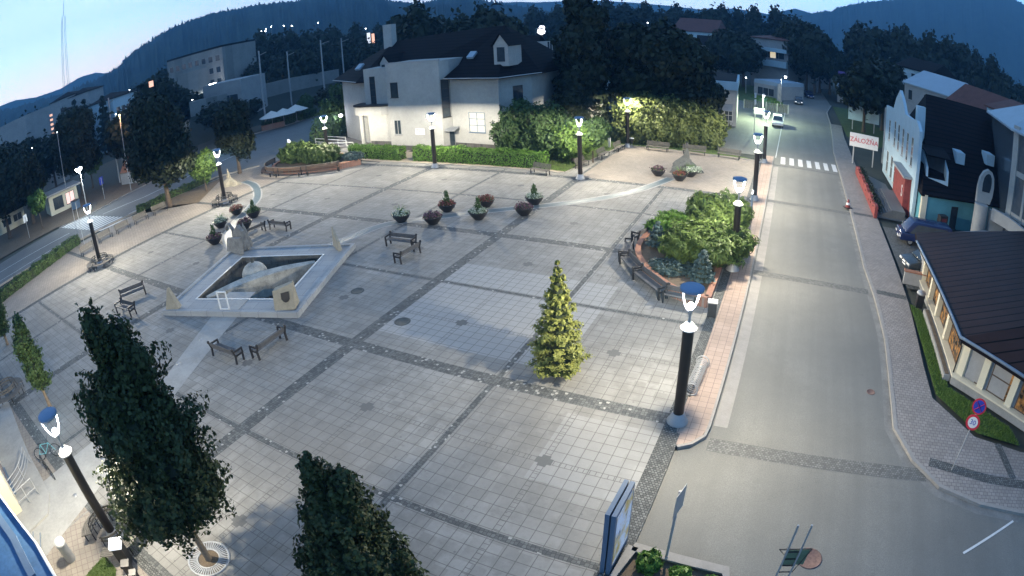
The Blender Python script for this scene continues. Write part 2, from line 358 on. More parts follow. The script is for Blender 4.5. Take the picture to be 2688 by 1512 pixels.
# ---------------------------------------------------------------- mesh builder
class MB:
    def __init__(s): s.v = []; s.f = []; s.sm = []
    def add(s, vs, fs, smooth=False):
        o = len(s.v); s.v += [tuple(p) for p in vs]; s.f += [tuple(i + o for i in f) for f in fs]; s.sm += [smooth] * len(fs); return s
    def box(s, x0, x1, y0, y1, z0, z1, M4=None):
        vs = [Vector(p) for p in ((x0,y0,z0),(x1,y0,z0),(x1,y1,z0),(x0,y1,z0),(x0,y0,z1),(x1,y0,z1),(x1,y1,z1),(x0,y1,z1))]
        if M4 is not None: vs = [M4 @ p for p in vs]
        return s.add(vs, ((3,2,1,0),(4,5,6,7),(0,1,5,4),(1,2,6,5),(2,3,7,6),(3,0,4,7)))
    def bar(s, a, b, w, h=None, up=(0,0,1)):
        a, b = Vector(a), Vector(b); d = (b - a); L = d.length; d.normalize(); h = h or w
        u = Vector(up); sd = d.cross(u)
        if sd.length < 1e-4: sd = d.cross(Vector((1,0,0)))
        sd.normalize(); u = sd.cross(d)
        m = Matrix([[d[i], sd[i], u[i], a[i]] for i in range(3)] + [[0,0,0,1]])
        return s.box(0, L, -w/2, w/2, -h/2, h/2, m)
    def lathe(s, prof, cx=0, cy=0, seg=16, smooth=True, cap=True):
        n = len(prof); vs = []
        for r, z in prof:
            for k in range(seg):
                a = 2*math.pi*k/seg; vs.append((cx + r*math.cos(a), cy + r*math.sin(a), z))
        fs = [(i*seg+k, i*seg+(k+1)%seg, (i+1)*seg+(k+1)%seg, (i+1)*seg+k) for i in range(n-1) for k in range(seg)]
        s.add(vs, fs, smooth)
        if cap:
            if prof[0][0] > 1e-3: s.add(vs[:seg], [tuple(range(seg))[::-1]])
            if prof[-1][0] > 1e-3: s.add(vs[-seg:], [tuple(range(seg))])
        return s
    def tube(s, pts, r, seg=8, smooth=True, closed=False):
        pts = [Vector(p) for p in pts]; n = len(pts); rs = [float(x) for x in r] if isinstance(r, (list, tuple)) else [float(r)]*n
        vs = []; pu = None
        for i, p in enumerate(pts):
            if closed: d = pts[(i+1)%n] - pts[i-1]
            else: d = pts[min(i+1,n-1)] - pts[max(i-1,0)]
            d.normalize()
            if pu is None: pu = d.orthogonal().normalized()
            u = (pu - d*pu.dot(d)); u = u.normalized() if u.length > 1e-6 else d.orthogonal().normalized(); pu = u
            w_ = d.cross(u)
            for k in range(seg):
                a = 2*math.pi*k/seg; vs.append(p + rs[i]*(math.cos(a)*u + math.sin(a)*w_))
        m = n if closed else n-1
        fs = [(i*seg+k, i*seg+(k+1)%seg, ((i+1)%n)*seg+(k+1)%seg, ((i+1)%n)*seg+k) for i in range(m) for k in range(seg)]
        s.add(vs, fs, smooth)
        if not closed:
            s.add(vs[:seg], [tuple(range(seg))[::-1]]); s.add(vs[-seg:], [tuple(range(seg))])
        return s
    def prism(s, poly, z0, z1, bottom=True):
        n = len(poly); a = sum(poly[i][0]*poly[(i+1)%n][1] - poly[(i+1)%n][0]*poly[i][1] for i in range(n))
        if a < 0: poly = poly[::-1]
        z0f = z0 if callable(z0) else (lambda x, y: z0); z1f = z1 if callable(z1) else (lambda x, y: z1)
        vs = [(p[0], p[1], z0f(p[0], p[1])) for p in poly] + [(p[0], p[1], z1f(p[0], p[1])) for p in poly]
        fs = [tuple(range(n, 2*n))] + [(i, (i+1)%n, n+(i+1)%n, n+i) for i in range(n)]
        if bottom: fs.append(tuple(range(n))[::-1])
        return s.add(vs, fs)
    def wall(s, a, b, z0, z1, t, holes=()):
        """wall slab from a to b (2D), thickness t to the left of a->b, rectangular holes (u0,u1,z0,z1)"""
        a, b = Vector(a[:2]), Vector(b[:2]); d = b - a; L = d.length; d.normalize(); nrm = Vector((-d.y, d.x))
        us = sorted({0.0, L, *[h[0] for h in holes], *[h[1] for h in holes]}); zs = sorted({z0, z1, *[h[2] for h in holes], *[h[3] for h in holes]})
        m = Matrix([[d.x, nrm.x, 0, a.x], [d.y, nrm.y, 0, a.y], [0, 0, 1, 0], [0, 0, 0, 1]])
        for i in range(len(us)-1):
            run = None
            for j in range(len(zs)-1):
                uc, zc = (us[i]+us[i+1])/2, (zs[j]+zs[j+1])/2
                solid = not any(h[0] < uc < h[1] and h[2] < zc < h[3] for h in holes)
                if solid and run is None: run = zs[j]
                if (not solid) and run is not None: s.box(us[i], us[i+1], 0, t, run, zs[j], m); run = None
            if run is not None: s.box(us[i], us[i+1], 0, t, run, zs[-1], m)
        return s
    def plate(s, pts, t=(0,0,0)):      # flat polygon with thickness vector t
        n = len(pts); t = Vector(t); vs = [Vector(p) for p in pts] + [Vector(p)+t for p in pts]
        fs = [tuple(range(n))[::-1], tuple(range(n,2*n))] + [(i,(i+1)%n,n+(i+1)%n,n+i) for i in range(n)]
        return s.add(vs, fs)
    def build(s, name, mat, parent=None, loc=None, local=True, **kw):
        me = bpy.data.meshes.new(name); me.from_pydata(s.v, [], s.f); 
        me.polygons.foreach_set('use_smooth', s.sm); me.update()
        me.materials.append(M[mat] if isinstance(mat, str) else mat)
        bm = bmesh.new(); bm.from_mesh(me); bmesh.ops.recalc_face_normals(bm, faces=bm.faces); bm.to_mesh(me); bm.free()
        o = bpy.data.objects.new(name, me); COL.objects.link(o)
        if parent is not None: o.parent = parent
        if loc is not None: o.location = loc
        return o

def tag(o, label=None, cat=None, group=None, kind=None):
    if label: o['label'] = label
    if cat: o['category'] = cat
    if group: o['group'] = group
    if kind: o['kind'] = kind
    return o
def thing(name, label, cat, loc=(0,0,0), rz=0.0, group=None):
    o = bpy.data.objects.new(name, None); COL.objects.link(o); o.empty_display_size = 0.3
    o.location = loc; o.rotation_euler = (0, 0, rz); return tag(o, label, cat, group)
def struct(name, mb, mat): return tag(mb.build(name, mat), kind='structure')
def dup(root, loc, rz=0.0, label=None, group=None, scale=None):
    r = root.copy(); COL.objects.link(r); r.location = loc; r.rotation_euler = (0, 0, rz)
    if scale: r.scale = scale if isinstance(scale, tuple) else (scale,)*3
    if label: r['label'] = label
    if group: r['group'] = group
    for ch in root.children:
        c_ = ch.copy(); COL.objects.link(c_); c_.parent = r
        for gr in ch.children:
            d_ = gr.copy(); COL.objects.link(d_); d_.parent = c_
    return r
def pl(mb, name, mat, label, cat, loc=(0,0,0), rz=0, group=None):     # a thing that is one mesh
    o = mb.build(name, mat); o.location = loc; o.rotation_euler = (0,0,rz); return tag(o, label, cat, group)

def text_part(s, size, loc, rot, mat, parent=None, name='lettering', extrude=0.01, ax='CENTER', sx=1.0):
    cu = bpy.data.curves.new(name, 'FONT'); cu.body = s; cu.size = size; cu.extrude = extrude; cu.align_x = ax; cu.align_y = 'CENTER'
    to = bpy.data.objects.new(name, cu); COL.objects.link(to)
    bpy.context.view_layer.update()
    me = bpy.data.meshes.new_from_object(to.evaluated_get(bpy.context.evaluated_depsgraph_get()))
    bpy.data.objects.remove(to); bpy.data.curves.remove(cu)
    me.materials.clear(); me.materials.append(M[mat])
    o = bpy.data.objects.new(name, me); COL.objects.link(o); o.location = loc; o.rotation_euler = rot; o.scale = (sx, 1, 1)
    if parent is not None: o.parent = parent
    return o

# ---------------------------------------------------------------- leaves
def leaf_mesh(name, P, Nn, size, mat, aspect=1.6, jitter=0.9, fold=0.25, parent=None, loc=None):
    n = len(P); P = np.asarray(P, float); Nn = np.asarray(Nn, float)
    Nn = Nn / (np.linalg.norm(Nn, axis=1, keepdims=True) + 1e-9)
    nr = Nn + jitter * rng.normal(size=(n, 3)) * 0.6; nr /= np.linalg.norm(nr, axis=1, keepdims=True) + 1e-9
    t = rng.normal(size=(n, 3)); t[:, 2] -= 0.6; t -= (t*nr).sum(1, keepdims=True)*nr; t /= np.linalg.norm(t, axis=1, keepdims=True) + 1e-9
    b = np.cross(nr, t); s_ = size * rng.uniform(0.65, 1.35, (n, 1))
    a0 = P - t*s_*0.5*aspect; a2 = P + t*s_*0.5*aspect
    a1 = P + b*s_*0.5 + nr*s_*fold; a3 = P - b*s_*0.5 + nr*s_*fold
    V = np.stack([a0, a1, a2, a3], 1).reshape(-1, 3)
    me = bpy.data.meshes.new(name); me.vertices.add(4*n); me.vertices.foreach_set('co', V.ravel())
    me.loops.add(4*n); me.loops.foreach_set('vertex_index', np.arange(4*n, dtype=np.int32))
    me.polygons.add(n); me.polygons.foreach_set('loop_start', np.arange(0, 4*n, 4, dtype=np.int32))
    me.polygons.foreach_set('loop_total', np.full(n, 4, dtype=np.int32)); me.update(calc_edges=True)
    me.materials.append(M[mat] if isinstance(mat, str) else mat)
    o = bpy.data.objects.new(name, me); COL.objects.link(o)
    if parent is not None: o.parent = parent
    if loc is not None: o.location = loc
    return o
def blob_points(blobs, n, depth=0.35, lump=0.16, seed=1):
    """points in the outer shell of a union of lumpy ellipsoids (cx,cy,cz,rx,ry,rz)"""
    r = np.random.default_rng(seed); B = np.array(blobs, float)
    w_ = (B[:,3]*B[:,4] + B[:,4]*B[:,5] + B[:,3]*B[:,5]); w_ /= w_.sum()
    idx = r.choice(len(B), n*2, p=w_); d = r.normal(size=(2*n, 3)); d /= np.linalg.norm(d, axis=1, keepdims=True)
    k = 3.3; ph = idx*1.7
    lum = 1 + lump*(np.sin(k*d[:,0]*2+ph)*np.cos(k*d[:,1]*2-ph) + 0.7*np.sin(7*d[:,2]+5*d[:,0]+ph) + 0.5*np.sin(13*d[:,1]+9*d[:,0]+ph))
    rad = lum * (1 - depth*r.random(2*n)**1.6)
    P = B[idx,:3] + d*B[idx,3:6]*rad[:,None]
    keep = np.ones(2*n, bool)
    for j, b in enumerate(B):
        q = ((P - b[:3])/b[3:6]); inside = (q**2).sum(1) < (1-depth)**2*0.8
        keep &= ~(inside & (idx != j))
    P, d = P[keep][:n], (d/ B[idx,3:6])[keep][:n]
    return P, d
def core_mesh(blobs, k=0.72, mat='leaf_dark', name='shade_core', parent=None):  # added dark core inside a crown, blocking light so its depth reads shaded
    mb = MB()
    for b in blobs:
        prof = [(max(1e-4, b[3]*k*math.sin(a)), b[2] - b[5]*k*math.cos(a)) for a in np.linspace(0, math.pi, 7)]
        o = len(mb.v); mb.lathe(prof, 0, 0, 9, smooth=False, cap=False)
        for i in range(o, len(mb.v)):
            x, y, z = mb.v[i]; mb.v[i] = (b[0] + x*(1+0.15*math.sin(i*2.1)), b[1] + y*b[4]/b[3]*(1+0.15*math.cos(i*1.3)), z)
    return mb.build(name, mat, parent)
def trunk_mb(h, r0, r1, limbs=(), lean=(0,0)):
    mb = MB(); pts = [(lean[0]*t*t, lean[1]*t*t, h*t) for t in np.linspace(0, 1, 6)]
    mb.tube(pts, [r0*1.35] + [r0 + (r1-r0)*t for t in np.linspace(0.2, 1, 5)], 8)
    for l in limbs: mb.tube(l, [r1*0.7, r1*0.5, r1*0.25][:len(l)], 6)
    return mb
def make_tree(name, label, cat, loc, blobs, n, leaf, mat, th, tr, group=None, seed=1, rz=0, bark='bark', aspect=1.5, depth=0.4, lump=0.16, core=True, lean=(0,0), corek=0.7):
    t = thing(name, label, cat, loc, rz, group)
    limbs = []
    for b in blobs[:7]:
        limbs.append([(lean[0]*.5, lean[1]*.5, th*0.75), ((b[0])*0.5, b[1]*0.5, (th*0.8+b[2])/2), (b[0]*0.9, b[1]*0.9, b[2])])
    trunk_mb(th, tr, tr*0.6, limbs, lean).build('trunk', bark, t)
    P, d = blob_points(blobs, n, depth, lump, seed)
    cr = leaf_mesh('crown', P, d, leaf, mat, aspect, parent=t)
    if core: core_mesh(blobs, corek, 'leaf_dark', 'shade_core', cr)
    return t
def round_blobs(rx, rz, z, n=9, seed=3, ry=None, sub=0.5):
    r = random.Random(seed); ry = ry or rx; out = [(0, 0, z, rx*0.78, ry*0.78, rz*0.82)]
    for i in range(n):
        a = 2*math.pi*i/n + r.uniform(-.3, .3); e = r.uniform(-0.75, 0.85)
        q = math.cos(e*1.2)
        out.append((rx*0.62*q*math.cos(a), ry*0.62*q*math.sin(a), z + rz*0.72*e, rx*sub*r.uniform(.75, 1.1), ry*sub*r.uniform(.75, 1.1), rz*sub*r.uniform(.65, 1.0)))
    return out
# ---------------------------------------------------------------- ground, roads, paving
def sheet(name, poly, z, mat):
    mb = MB(); poly = [tuple(p[:2]) for p in poly]
    a = sum(poly[i][0]*poly[(i+1)%len(poly)][1] - poly[(i+1)%len(poly)][0]*poly[i][1] for i in range(len(poly)))
    if a < 0: poly = poly[::-1]
    mb.add([(x, y, z) for x, y in poly], [tuple(range(len(poly)))]); return struct(name, mb, mat)
def slabp(name, poly, z0, z1, mat): return struct(name, MB().prism([tuple(p[:2]) for p in poly], z0, z1), mat)
def strip(path, w, z, mb=None):          # ribbon along a 2D path
    mb = mb or MB(); path = [Vector(p[:2]) for p in path]; n = len(path); vs = []
    for i, p in enumerate(path):
        d = (path[min(i+1, n-1)] - path[max(i-1, 0)]).normalized(); q = Vector((-d.y, d.x))
        vs += [(*(p + q*w/2), z), (*(p - q*w/2), z)]
    mb.add(vs, [(2*i, 2*i+1, 2*i+3, 2*i+2) for i in range(n-1)]); return mb
def kerbline(path, w, z0, z1, mb=None):
    mb = mb or MB(); path = [Vector(p[:2]) for p in path]; n = len(path); vs = []
    for i, p in enumerate(path):
        d = (path[min(i+1, n-1)] - path[max(i-1, 0)]).normalized(); q = Vector((-d.y, d.x))
        for s_, zz in ((w/2, z0), (w/2, z1), (-w/2, z1), (-w/2, z0)): vs.append((*(p + q*s_), zz))
    mb.add(vs, [(4*i+k, 4*i+(k+1)%4, 4*i+4+(k+1)%4, 4*i+4+k) for i in range(n-1) for k in range(4)] + [(0,1,2,3), (4*n-4, 4*n-3, 4*n-2, 4*n-1)])
    return mb
def smooth_path(pts, k=6):
    pts = [Vector(p[:2]) for p in pts]; out = []
    for i in range(len(pts)-1):
        p0, p1, p2, p3 = pts[max(i-1,0)], pts[i], pts[i+1], pts[min(i+2, len(pts)-1)]
        for j in range(k):
            t = j/k; out.append(0.5*((2*p1) + (p2-p0)*t + (2*p0-5*p1+4*p2-p3)*t*t + (3*p1-p0-3*p2+p3)*t**3))
    return out + [pts[-1]]
GZ, RZ = -0.16, -0.11           # town ground, road surface (the square itself is z = 0)

FA = Vector((-32.1, 15.1, 0)); FR = math.atan2(3.7, 9.4)
def fw(u, v): return (FA.x + u*math.cos(FR) - v*math.sin(FR), FA.y + u*math.sin(FR) + v*math.cos(FR))
hole = [fw(1.8, 1.8), fw(8.3, 1.8), fw(8.3, 8.3), fw(1.8, 8.3)]      # the fountain basin is sunk through both
mb = MB(); S = 1950
oc = [(-S, -S), (S, -S), (S, S), (-S, S)]
mb.add([(*p, GZ) for p in oc] + [(*p, GZ) for p in hole], [(i, (i+1) % 4, 4+(i+1) % 4, 4+i) for i in range(4)])
struct('ground', mb, 'ground')

# street on the right, its junction in the foreground, and the road on the left
KX = -1.38
right_kerb = [(8.5, 175), (9.3, 150), (9.7, 128.5), (7.9, 115), (7.6, 100), (7.1, 88), (6.4, 75), (6.3, 60), (6.3, 37), (6.6, 32.3), (6.75, 27.5), (6.6, 23.1), (6.55, 19.85), (7.32, 17.94), (8.52, 16.54), (10.53, 15.74), (12.85, 15.34), (20, 14.9), (40, 14.6)]
street = [(-7.5, 175), (-0.8, 150), (-1.2, 113), (KX, 100), (KX, 17.8), (-1.5, 17.2), (-1.9, 16.6), (-2.4, 16.3), (-2.4, -20), (40, -20)] + right_kerb[::-1] + [(16, 210), (8, 210)]
sheet('street', street, RZ, 'asphalt')
far_road = [(16, 210), (34, 350), (60, 520), (52, 520), (26, 350), (8, 210)]
sheet('street_far_part', far_road, RZ, 'asphalt_old')
sheet('side_yard', [(KX, 66.5), (-1.2, 113), (-6, 120), (-40, 122), (-40, 108), (-10, 98), (-14, 75), (-14, 66.5)], RZ + 0.004, 'asphalt')
leftroad = [(-62.0, -20), (-62.2, 8), (-62.2, 20), (-62.3, 32), (-62.4, 42), (-59.0, 47), (-57.6, 52), (-59.5, 58), (-63, 65), (-66, 80), (-68, 110), (-80, 110), (-83, 81), (-82.5, 73), (-84.6, 67), (-83, 55), (-76.5, 40), (-73.2, 27), (-74.4, 22), (-73, 11.4), (-73, -20)]
sheet('left_road', leftroad, RZ, 'asphalt_old')

# the square (paved slab with its kerb), its 6 m deep extension and the warm footway along the left road
square = [(-2.65, 17.5), (-2.65, 63.2), (-18.3, 63.6), (-19.9, 49.6), (-56.9, 49.6), (-61.0, 42.5), (-61.3, 28), (-60.6, 20), (-57.2, 13), (-55.2, 6), (-53.0, 0), (-52, -12), (-2.4, -12), (-2.4, 17.5)]
sq = square[::-1] if sum(square[i][0]*square[(i+1)%len(square)][1] - square[(i+1)%len(square)][0]*square[i][1] for i in range(len(square))) < 0 else square
k0 = min(range(len(sq)), key=lambda i: (sq[i][0]-hole[3][0])**2 + (sq[i][1]-hole[3][1])**2)
slabp('plaza_paving', sq[:k0+1] + [hole[3], hole[2], hole[1], hole[0], hole[3]] + sq[k0:], -0.3, 0.0, 'paving')
slabp('plaza_footway', [(-2.64, 17.6), (-2.64, 66.5), (KX - 0.12, 66.5), (KX - 0.12, 17.9), (-1.6, 17.3), (-2.0, 16.75), (-2.39, 16.5)], -0.3, 0.002, 'pink')
sheet('left_footway', [(-49.35, 2.9), (-49.35, 48.0), (-57.0, 49.2), (-60.6, 42.4), (-60.9, 28), (-60.2, 20), (-56.9, 13), (-54.9, 6), (-53.8, 2.9)], 0.004, 'walkwarm')
sheet('near_left_footway', [(-23.6, 2.35), (-49.35, 2.35), (-52.8, 0), (-51.8, -11.8), (-20.3, -11.8), (-20.3, 2.35)], 0.004, 'walkwarm')
sheet('near_footway', [(-20.2, 2.35), (-10.2, 2.35), (-10.2, -11.8), (-20.2, -11.8)], 0.004, 'walkwarm')
sheet('upper_terrace', [(-18.25, 48.75), (-3.05, 48.75), (-3.05, 63.0), (-18.0, 63.4)], 0.004, 'walkwarm')
mb = kerbline([(KX - 0.06, 66.5), (KX - 0.06, 18.0), (-1.5, 17.35), (-1.9, 16.75), (-2.35, 16.45)], 0.12, -0.3, 0.03)
kerbline([(-3.2, 63.15), (-18.4, 63.55), (-20.0, 49.7), (-41.0, 49.7)], 0.16, -0.3, 0.06, mb)
kerbline([(-62.1, 0), (-62.3, 20), (-62.4, 42), (-59.1, 46.9)], 0.18, -0.3, 0.04, mb)
kerbline([(x - 0.0, y) for x, y in right_kerb[::-1]][:17], 0.2, -0.3, 0.03, mb)
kerbline([(-74.3, 22), (-73.1, 27), (-76.4, 40), (-82.9, 55), (-84.5, 67), (-82.4, 73), (-82.9, 81)], 0.2, -0.3, 0.03, mb)
struct('kerb', mb, 'kerb')
# sett bands: down the street side of the square and across the street
mb = MB(); mb.add([(-3.13, -6, 0.006), (-2.42, -6, 0.006), (-2.42, 17.2, 0.006), (-2.66, 17.2, 0.006), (-2.66, 62.9, 0.006), (-3.13, 62.9, 0.006)], [(0,1,2,3,4,5)])
struct('sett_edging', mb, 'sett')
mb = MB()
def bandx(y0, y1, x0, x1, w): strip([(x0, y0), ((x0+x1)/2, (y0+y1)/2), (x1, y1)], w, RZ + 0.005, mb)
bandx(17.05, 17.2, -1.3, 7.9, 0.75); bandx(33.3, 33.2, -1.3, 6.2, 0.75); bandx(48.9, 48.9, -1.3, 6.2, 0.75)
bandx(62.8, 62.8, -1.3, 6.2, 0.3)
struct('sett_band_across_street', mb, 'sett_worn')
# right footway
rk = [p for p in right_kerb if p[1] <= 100]
outer = [(9.6, 100), (9.0, 88), (8.8, 75), (8.75, 46.4), (8.85, 38.8), (8.9, 32.4), (8.75, 25.4), (8.85, 22.5), (10.94, 19.94), (13.76, 19.2), (22, 18.2), (40, 18.0)]
slabp('right_footway', [(p[0] + 0.1, p[1]) for p in rk] + [(40, 17.9)] + outer[::-1][1:], -0.3, 0.012, 'walk')
mb = MB(); strip([(6.75, 33.2), (8.85, 33.05)], 0.6, 0.018, mb); strip([(8.1, 17.9), (11.2, 17.2), (13.6, 16.95)], 0.55, 0.018, mb); strip([(12.3, 19.6), (12.8, 17.3)], 0.45, 0.022, mb)
strip([(6.5, 48.9), (8.7, 48.9)], 0.6, 0.018, mb)
struct('sett_band_on_footway', mb, 'sett')
mb = MB(); strip([(6.05, 60), (6.05, 37), (6.3, 32.3), (6.5, 27.5), (6.35, 23.1), (6.25, 19.85), (7.05, 17.7), (8.35, 16.25), (10.4, 15.45), (12.8, 15.05)], 0.42, RZ + 0.004, mb)
struct('gutter_strip', mb, 'gutter')
mb = MB(); strip([(-1.02, 62), (-1.02, 18.2)], 0.55, RZ + 0.004, mb); struct('street_edge_strip', mb, 'kerb')
# pebble cobbles of the drive beside the blue van, and the café forecourt
sheet('van_drive', [(8.95, 46.6), (9.05, 38.9), (9.15, 34.6), (16, 34.6), (16, 46.6)], -0.012 + 0.03, 'sett')
sheet('shop_steps_apron', [(8.8, 48.9), (12.0, 48.9), (11.6, 62), (9.0, 66)], 0.02, 'asphalt_old')
# painted crossing
mb = MB()
for k in range(7):
    x = -0.55 + k*1.02; mb.add([(x, 63.75 + 0.05*k, RZ+0.009), (x+0.52, 63.75+0.05*k, RZ+0.009), (x+0.48, 67.35+0.05*k, RZ+0.009), (x-0.04, 67.35+0.05*k, RZ+0.009)], [(0,1,2,3)])
struct('zebra_crossing', mb, 'paint')
mb = MB()
for k in range(13):
    x = -74.0 + k*0.98; y = 22.3 + 0.10*k
    mb.add([(x, y, RZ+0.009), (x+0.55, y+0.05, RZ+0.009), (x+1.05, y+4.3, RZ+0.009), (x+0.5, y+4.3, RZ+0.009)], [(0,1,2,3)])
struct('left_zebra_crossing', mb, 'paint')
mb = MB()
strip([(-68.6, -5), (-68.4, 12), (-68.5, 21.6)], 0.14, RZ+0.009, mb); strip([(-64.2, -5), (-64.3, 12), (-65.4, 21.4)], 0.12, RZ+0.009, mb)
strip([(-69.8, 27.6), (-68.6, 34), (-70, 44), (-72.5, 56)], 0.14, RZ+0.009, mb); strip([(-63.3, 28.6), (-63.4, 40)], 0.12, RZ+0.009, mb)
strip([g(2532, 1447).to_2d(), g(2662, 1362).to_2d()], 0.11, RZ+0.009, mb)
strip([(-1.2, 66.5), (-0.9, 90), (-0.4, 113)], 0.10, RZ+0.009, mb)
struct('road_lines', mb, 'paint')
# dirt and gravel beside the hedges, lawns
sheet('gravel_strip', [(-41, 49.8), (-20.2, 49.8), (-20.5, 55.5), (-41, 54.6)], -0.03, 'gravel')
sheet('house_terrace', [(-58, 52), (-41, 49.8), (-41, 56.8), (-57, 62), (-60.5, 60)], -0.03, 'walkwarm')
lawnA = [(-19.8, 50.2), (-18.5, 63.6), (-3.2, 63.3), (-9.0, 66.3), (-14, 66.4), (-14, 74), (-30, 74), (-30, 52)]
sheet('lawn', lawnA, -0.02, 'lawn')
sheet('cafe_lawn', [(-73.4, 27), (-76.6, 40), (-83.2, 55), (-84.9, 67), (-83, 81), (-120, 81), (-120, -10), (-75.5, -10), (-75.2, 22)], -0.02, 'dirt')
grassR = [(8.95, 32.2), (9.0, 25.6), (9.1, 22.8), (11.1, 20.2), (13.8, 19.6), (13.4, 20.9), (10.0, 23.6), (9.75, 27.4), (9.7, 31.4)]
sheet('roadside_lawn', grassR, 0.03, 'lawn')
sheet('near_lawn', [c('02', 650, 1449), c('02', 790, 1290), c('02', 880, 1400), (-15.5, 0.6), (-17.5, -3), (-18.5, -3)], 0.02, 'lawn')
sheet('street_verge', [(-0.8, 113.5), (-1.1, 116), (-7, 150), (-20, 150), (-10, 116)], -0.05, 'lawn')
sheet('right_verge', [(9.6, 90), (10.0, 128), (14, 128), (20, 95), (14, 84)], -0.05, 'lawn')
sheet('left_tree_verge', [c('01', 1100, 130), c('01', 1300, 120), c('01', 1500, 80), (-60.5, 42), (-61, 28)], 0.010, 'dirt')
# grass blades as ground cover
def blades(name, poly, z, n, h, seed=1, mat='grassblade'):
    r = np.random.default_rng(seed); P = np.array([p[:2] for p in poly], float); lo, hi = P.min(0), P.max(0); pts = []
    while len(pts) < n:
        q = lo + (hi-lo)*r.random((n, 2)); ins = np.zeros(n, bool); j = len(P)-1
        for i in range(len(P)):
            cnd = ((P[i,1] > q[:,1]) != (P[j,1] > q[:,1])) & (q[:,0] < (P[j,0]-P[i,0])*(q[:,1]-P[i,1])/(P[j,1]-P[i,1]+1e-12)+P[i,0]); ins ^= cnd; j = i
        pts += list(q[ins])
    q = np.array(pts[:n]); s_ = np.sin(q[:,0]*1.3)*np.cos(q[:,1]*1.7)
    a = r.random(n)*6.28; hh = h*r.uniform(.5, 1.3, n)*(1+0.3*s_); d = np.stack([np.cos(a), np.sin(a)], 1); ww = h*0.16
    lean = r.normal(size=(n, 2))*h*0.35
    V = np.zeros((n, 3, 3)); V[:,0,:2] = q - d*ww; V[:,1,:2] = q + d*ww; V[:,2,:2] = q + lean; V[:,:2,2] = z; V[:,2,2] = z + hh
    me = bpy.data.meshes.new(name); me.from_pydata(V.reshape(-1,3).tolist(), [], [(3*i, 3*i+1, 3*i+2) for i in range(n)]); me.materials.append(M[mat])
    o = bpy.data.objects.new(name, me); COL.objects.link(o); return tag(o, kind='stuff')
blades('roadside_grass', grassR, 0.03, 14000, 0.10, 2)
blades('park_grass', lawnA, -0.02, 14000, 0.14, 3)
blades('near_grass', [c('02', 650, 1449), c('02', 790, 1290), c('02', 880, 1400), (-15.5, 0.6), (-17.5, -3), (-18.5, -3)], 0.02, 5000, 0.07, 4)
blades('verge_grass', [(-0.8, 113.5), (-1.1, 116), (-3, 125), (-8, 125), (-6, 116)], -0.05, 3000, 0.5, 5)

# slate channel of the artificial stream with its pale edging
arcR = smooth_path([(-26.8, 30.9), (-26.4, 33.6), (-24.2, 35.4), (-20.9, 37.8), (-18.2, 39.6), (-14.7, 42.8), (-12.8, 45.6), (-11.3, 48.8), (-10.4, 51.6)])
arcR = smooth_path([(-28.6, 27.9), (-28.2, 29.4), (-27.4, 32.4), (-25.4, 34.3), (-20.9, 37.8), (-17.6, 40.2), (-14.7, 42.9), (-12.6, 45.9), (-11.3, 48.9), (-10.4, 51.6)])
arcL = smooth_path([(-35.2, 24.6), (-37.4, 25.4), (-39.6, 26.8), (-41.7, 29.0), (-43.3, 31.6), (-44.6, 33.6), (-46.0, 35.5), (-48.4, 37.6), (-51.5, 39.6), (-54.5, 40.6)])
mb = MB(); strip(arcR, 1.05, 0.008, mb); strip(arcL, 1.05, 0.008, mb); struct('stream_edging', mb, 'concrete_path')
mb = MB(); strip(arcR, 0.72, 0.014, mb); strip(arcL, 0.72, 0.014, mb); struct('stream_channel', mb, 'channel')
# concrete path from the fountain to the building on the left
mb = MB(); mb.add([(-28.4, 16.7, 0.010), (-26.6, 17.35, 0.010), (-23.2, 9.8, 0.010), (-20.65, 2.45, 0.010), (-18.9, -3.6, 0.010), (-24.5, -5.8, 0.010), (-24.2, 1.6, 0.010), (-24.5, 9.3, 0.010)], [(0,1,2,3,4,5,6,7)])
struct('concrete_path', mb, 'concrete_path')
mb = MB()
for q in (c('01', 1520, 1115), c('01', 1350, 1300), g(270, 1206), g(197, 1301)):
    mb.lathe([(0.14, 0.0), (0.14, 0.016), (0.02, 0.018)], q.x, q.y, 16)
struct('path_ground_light_rings', mb, 'grey_metal')
# faint pavement bands in the far left and near part
mb = MB()
for y_ in (18.0, 33.2): strip([(-49.3, y_), (-60.2, y_)], 0.5, 0.009, mb)
strip([(-49.1, 2.8), (-49.1, 48.2)], 0.34, 0.011, mb)
strip([(-20.2, 2.6), (-10.4, 2.6)], 0.4, 0.011, mb); strip([(-10.35, 2.4), (-10.35, -9)], 0.4, 0.011, mb)
struct('sett_rows', mb, 'sett')

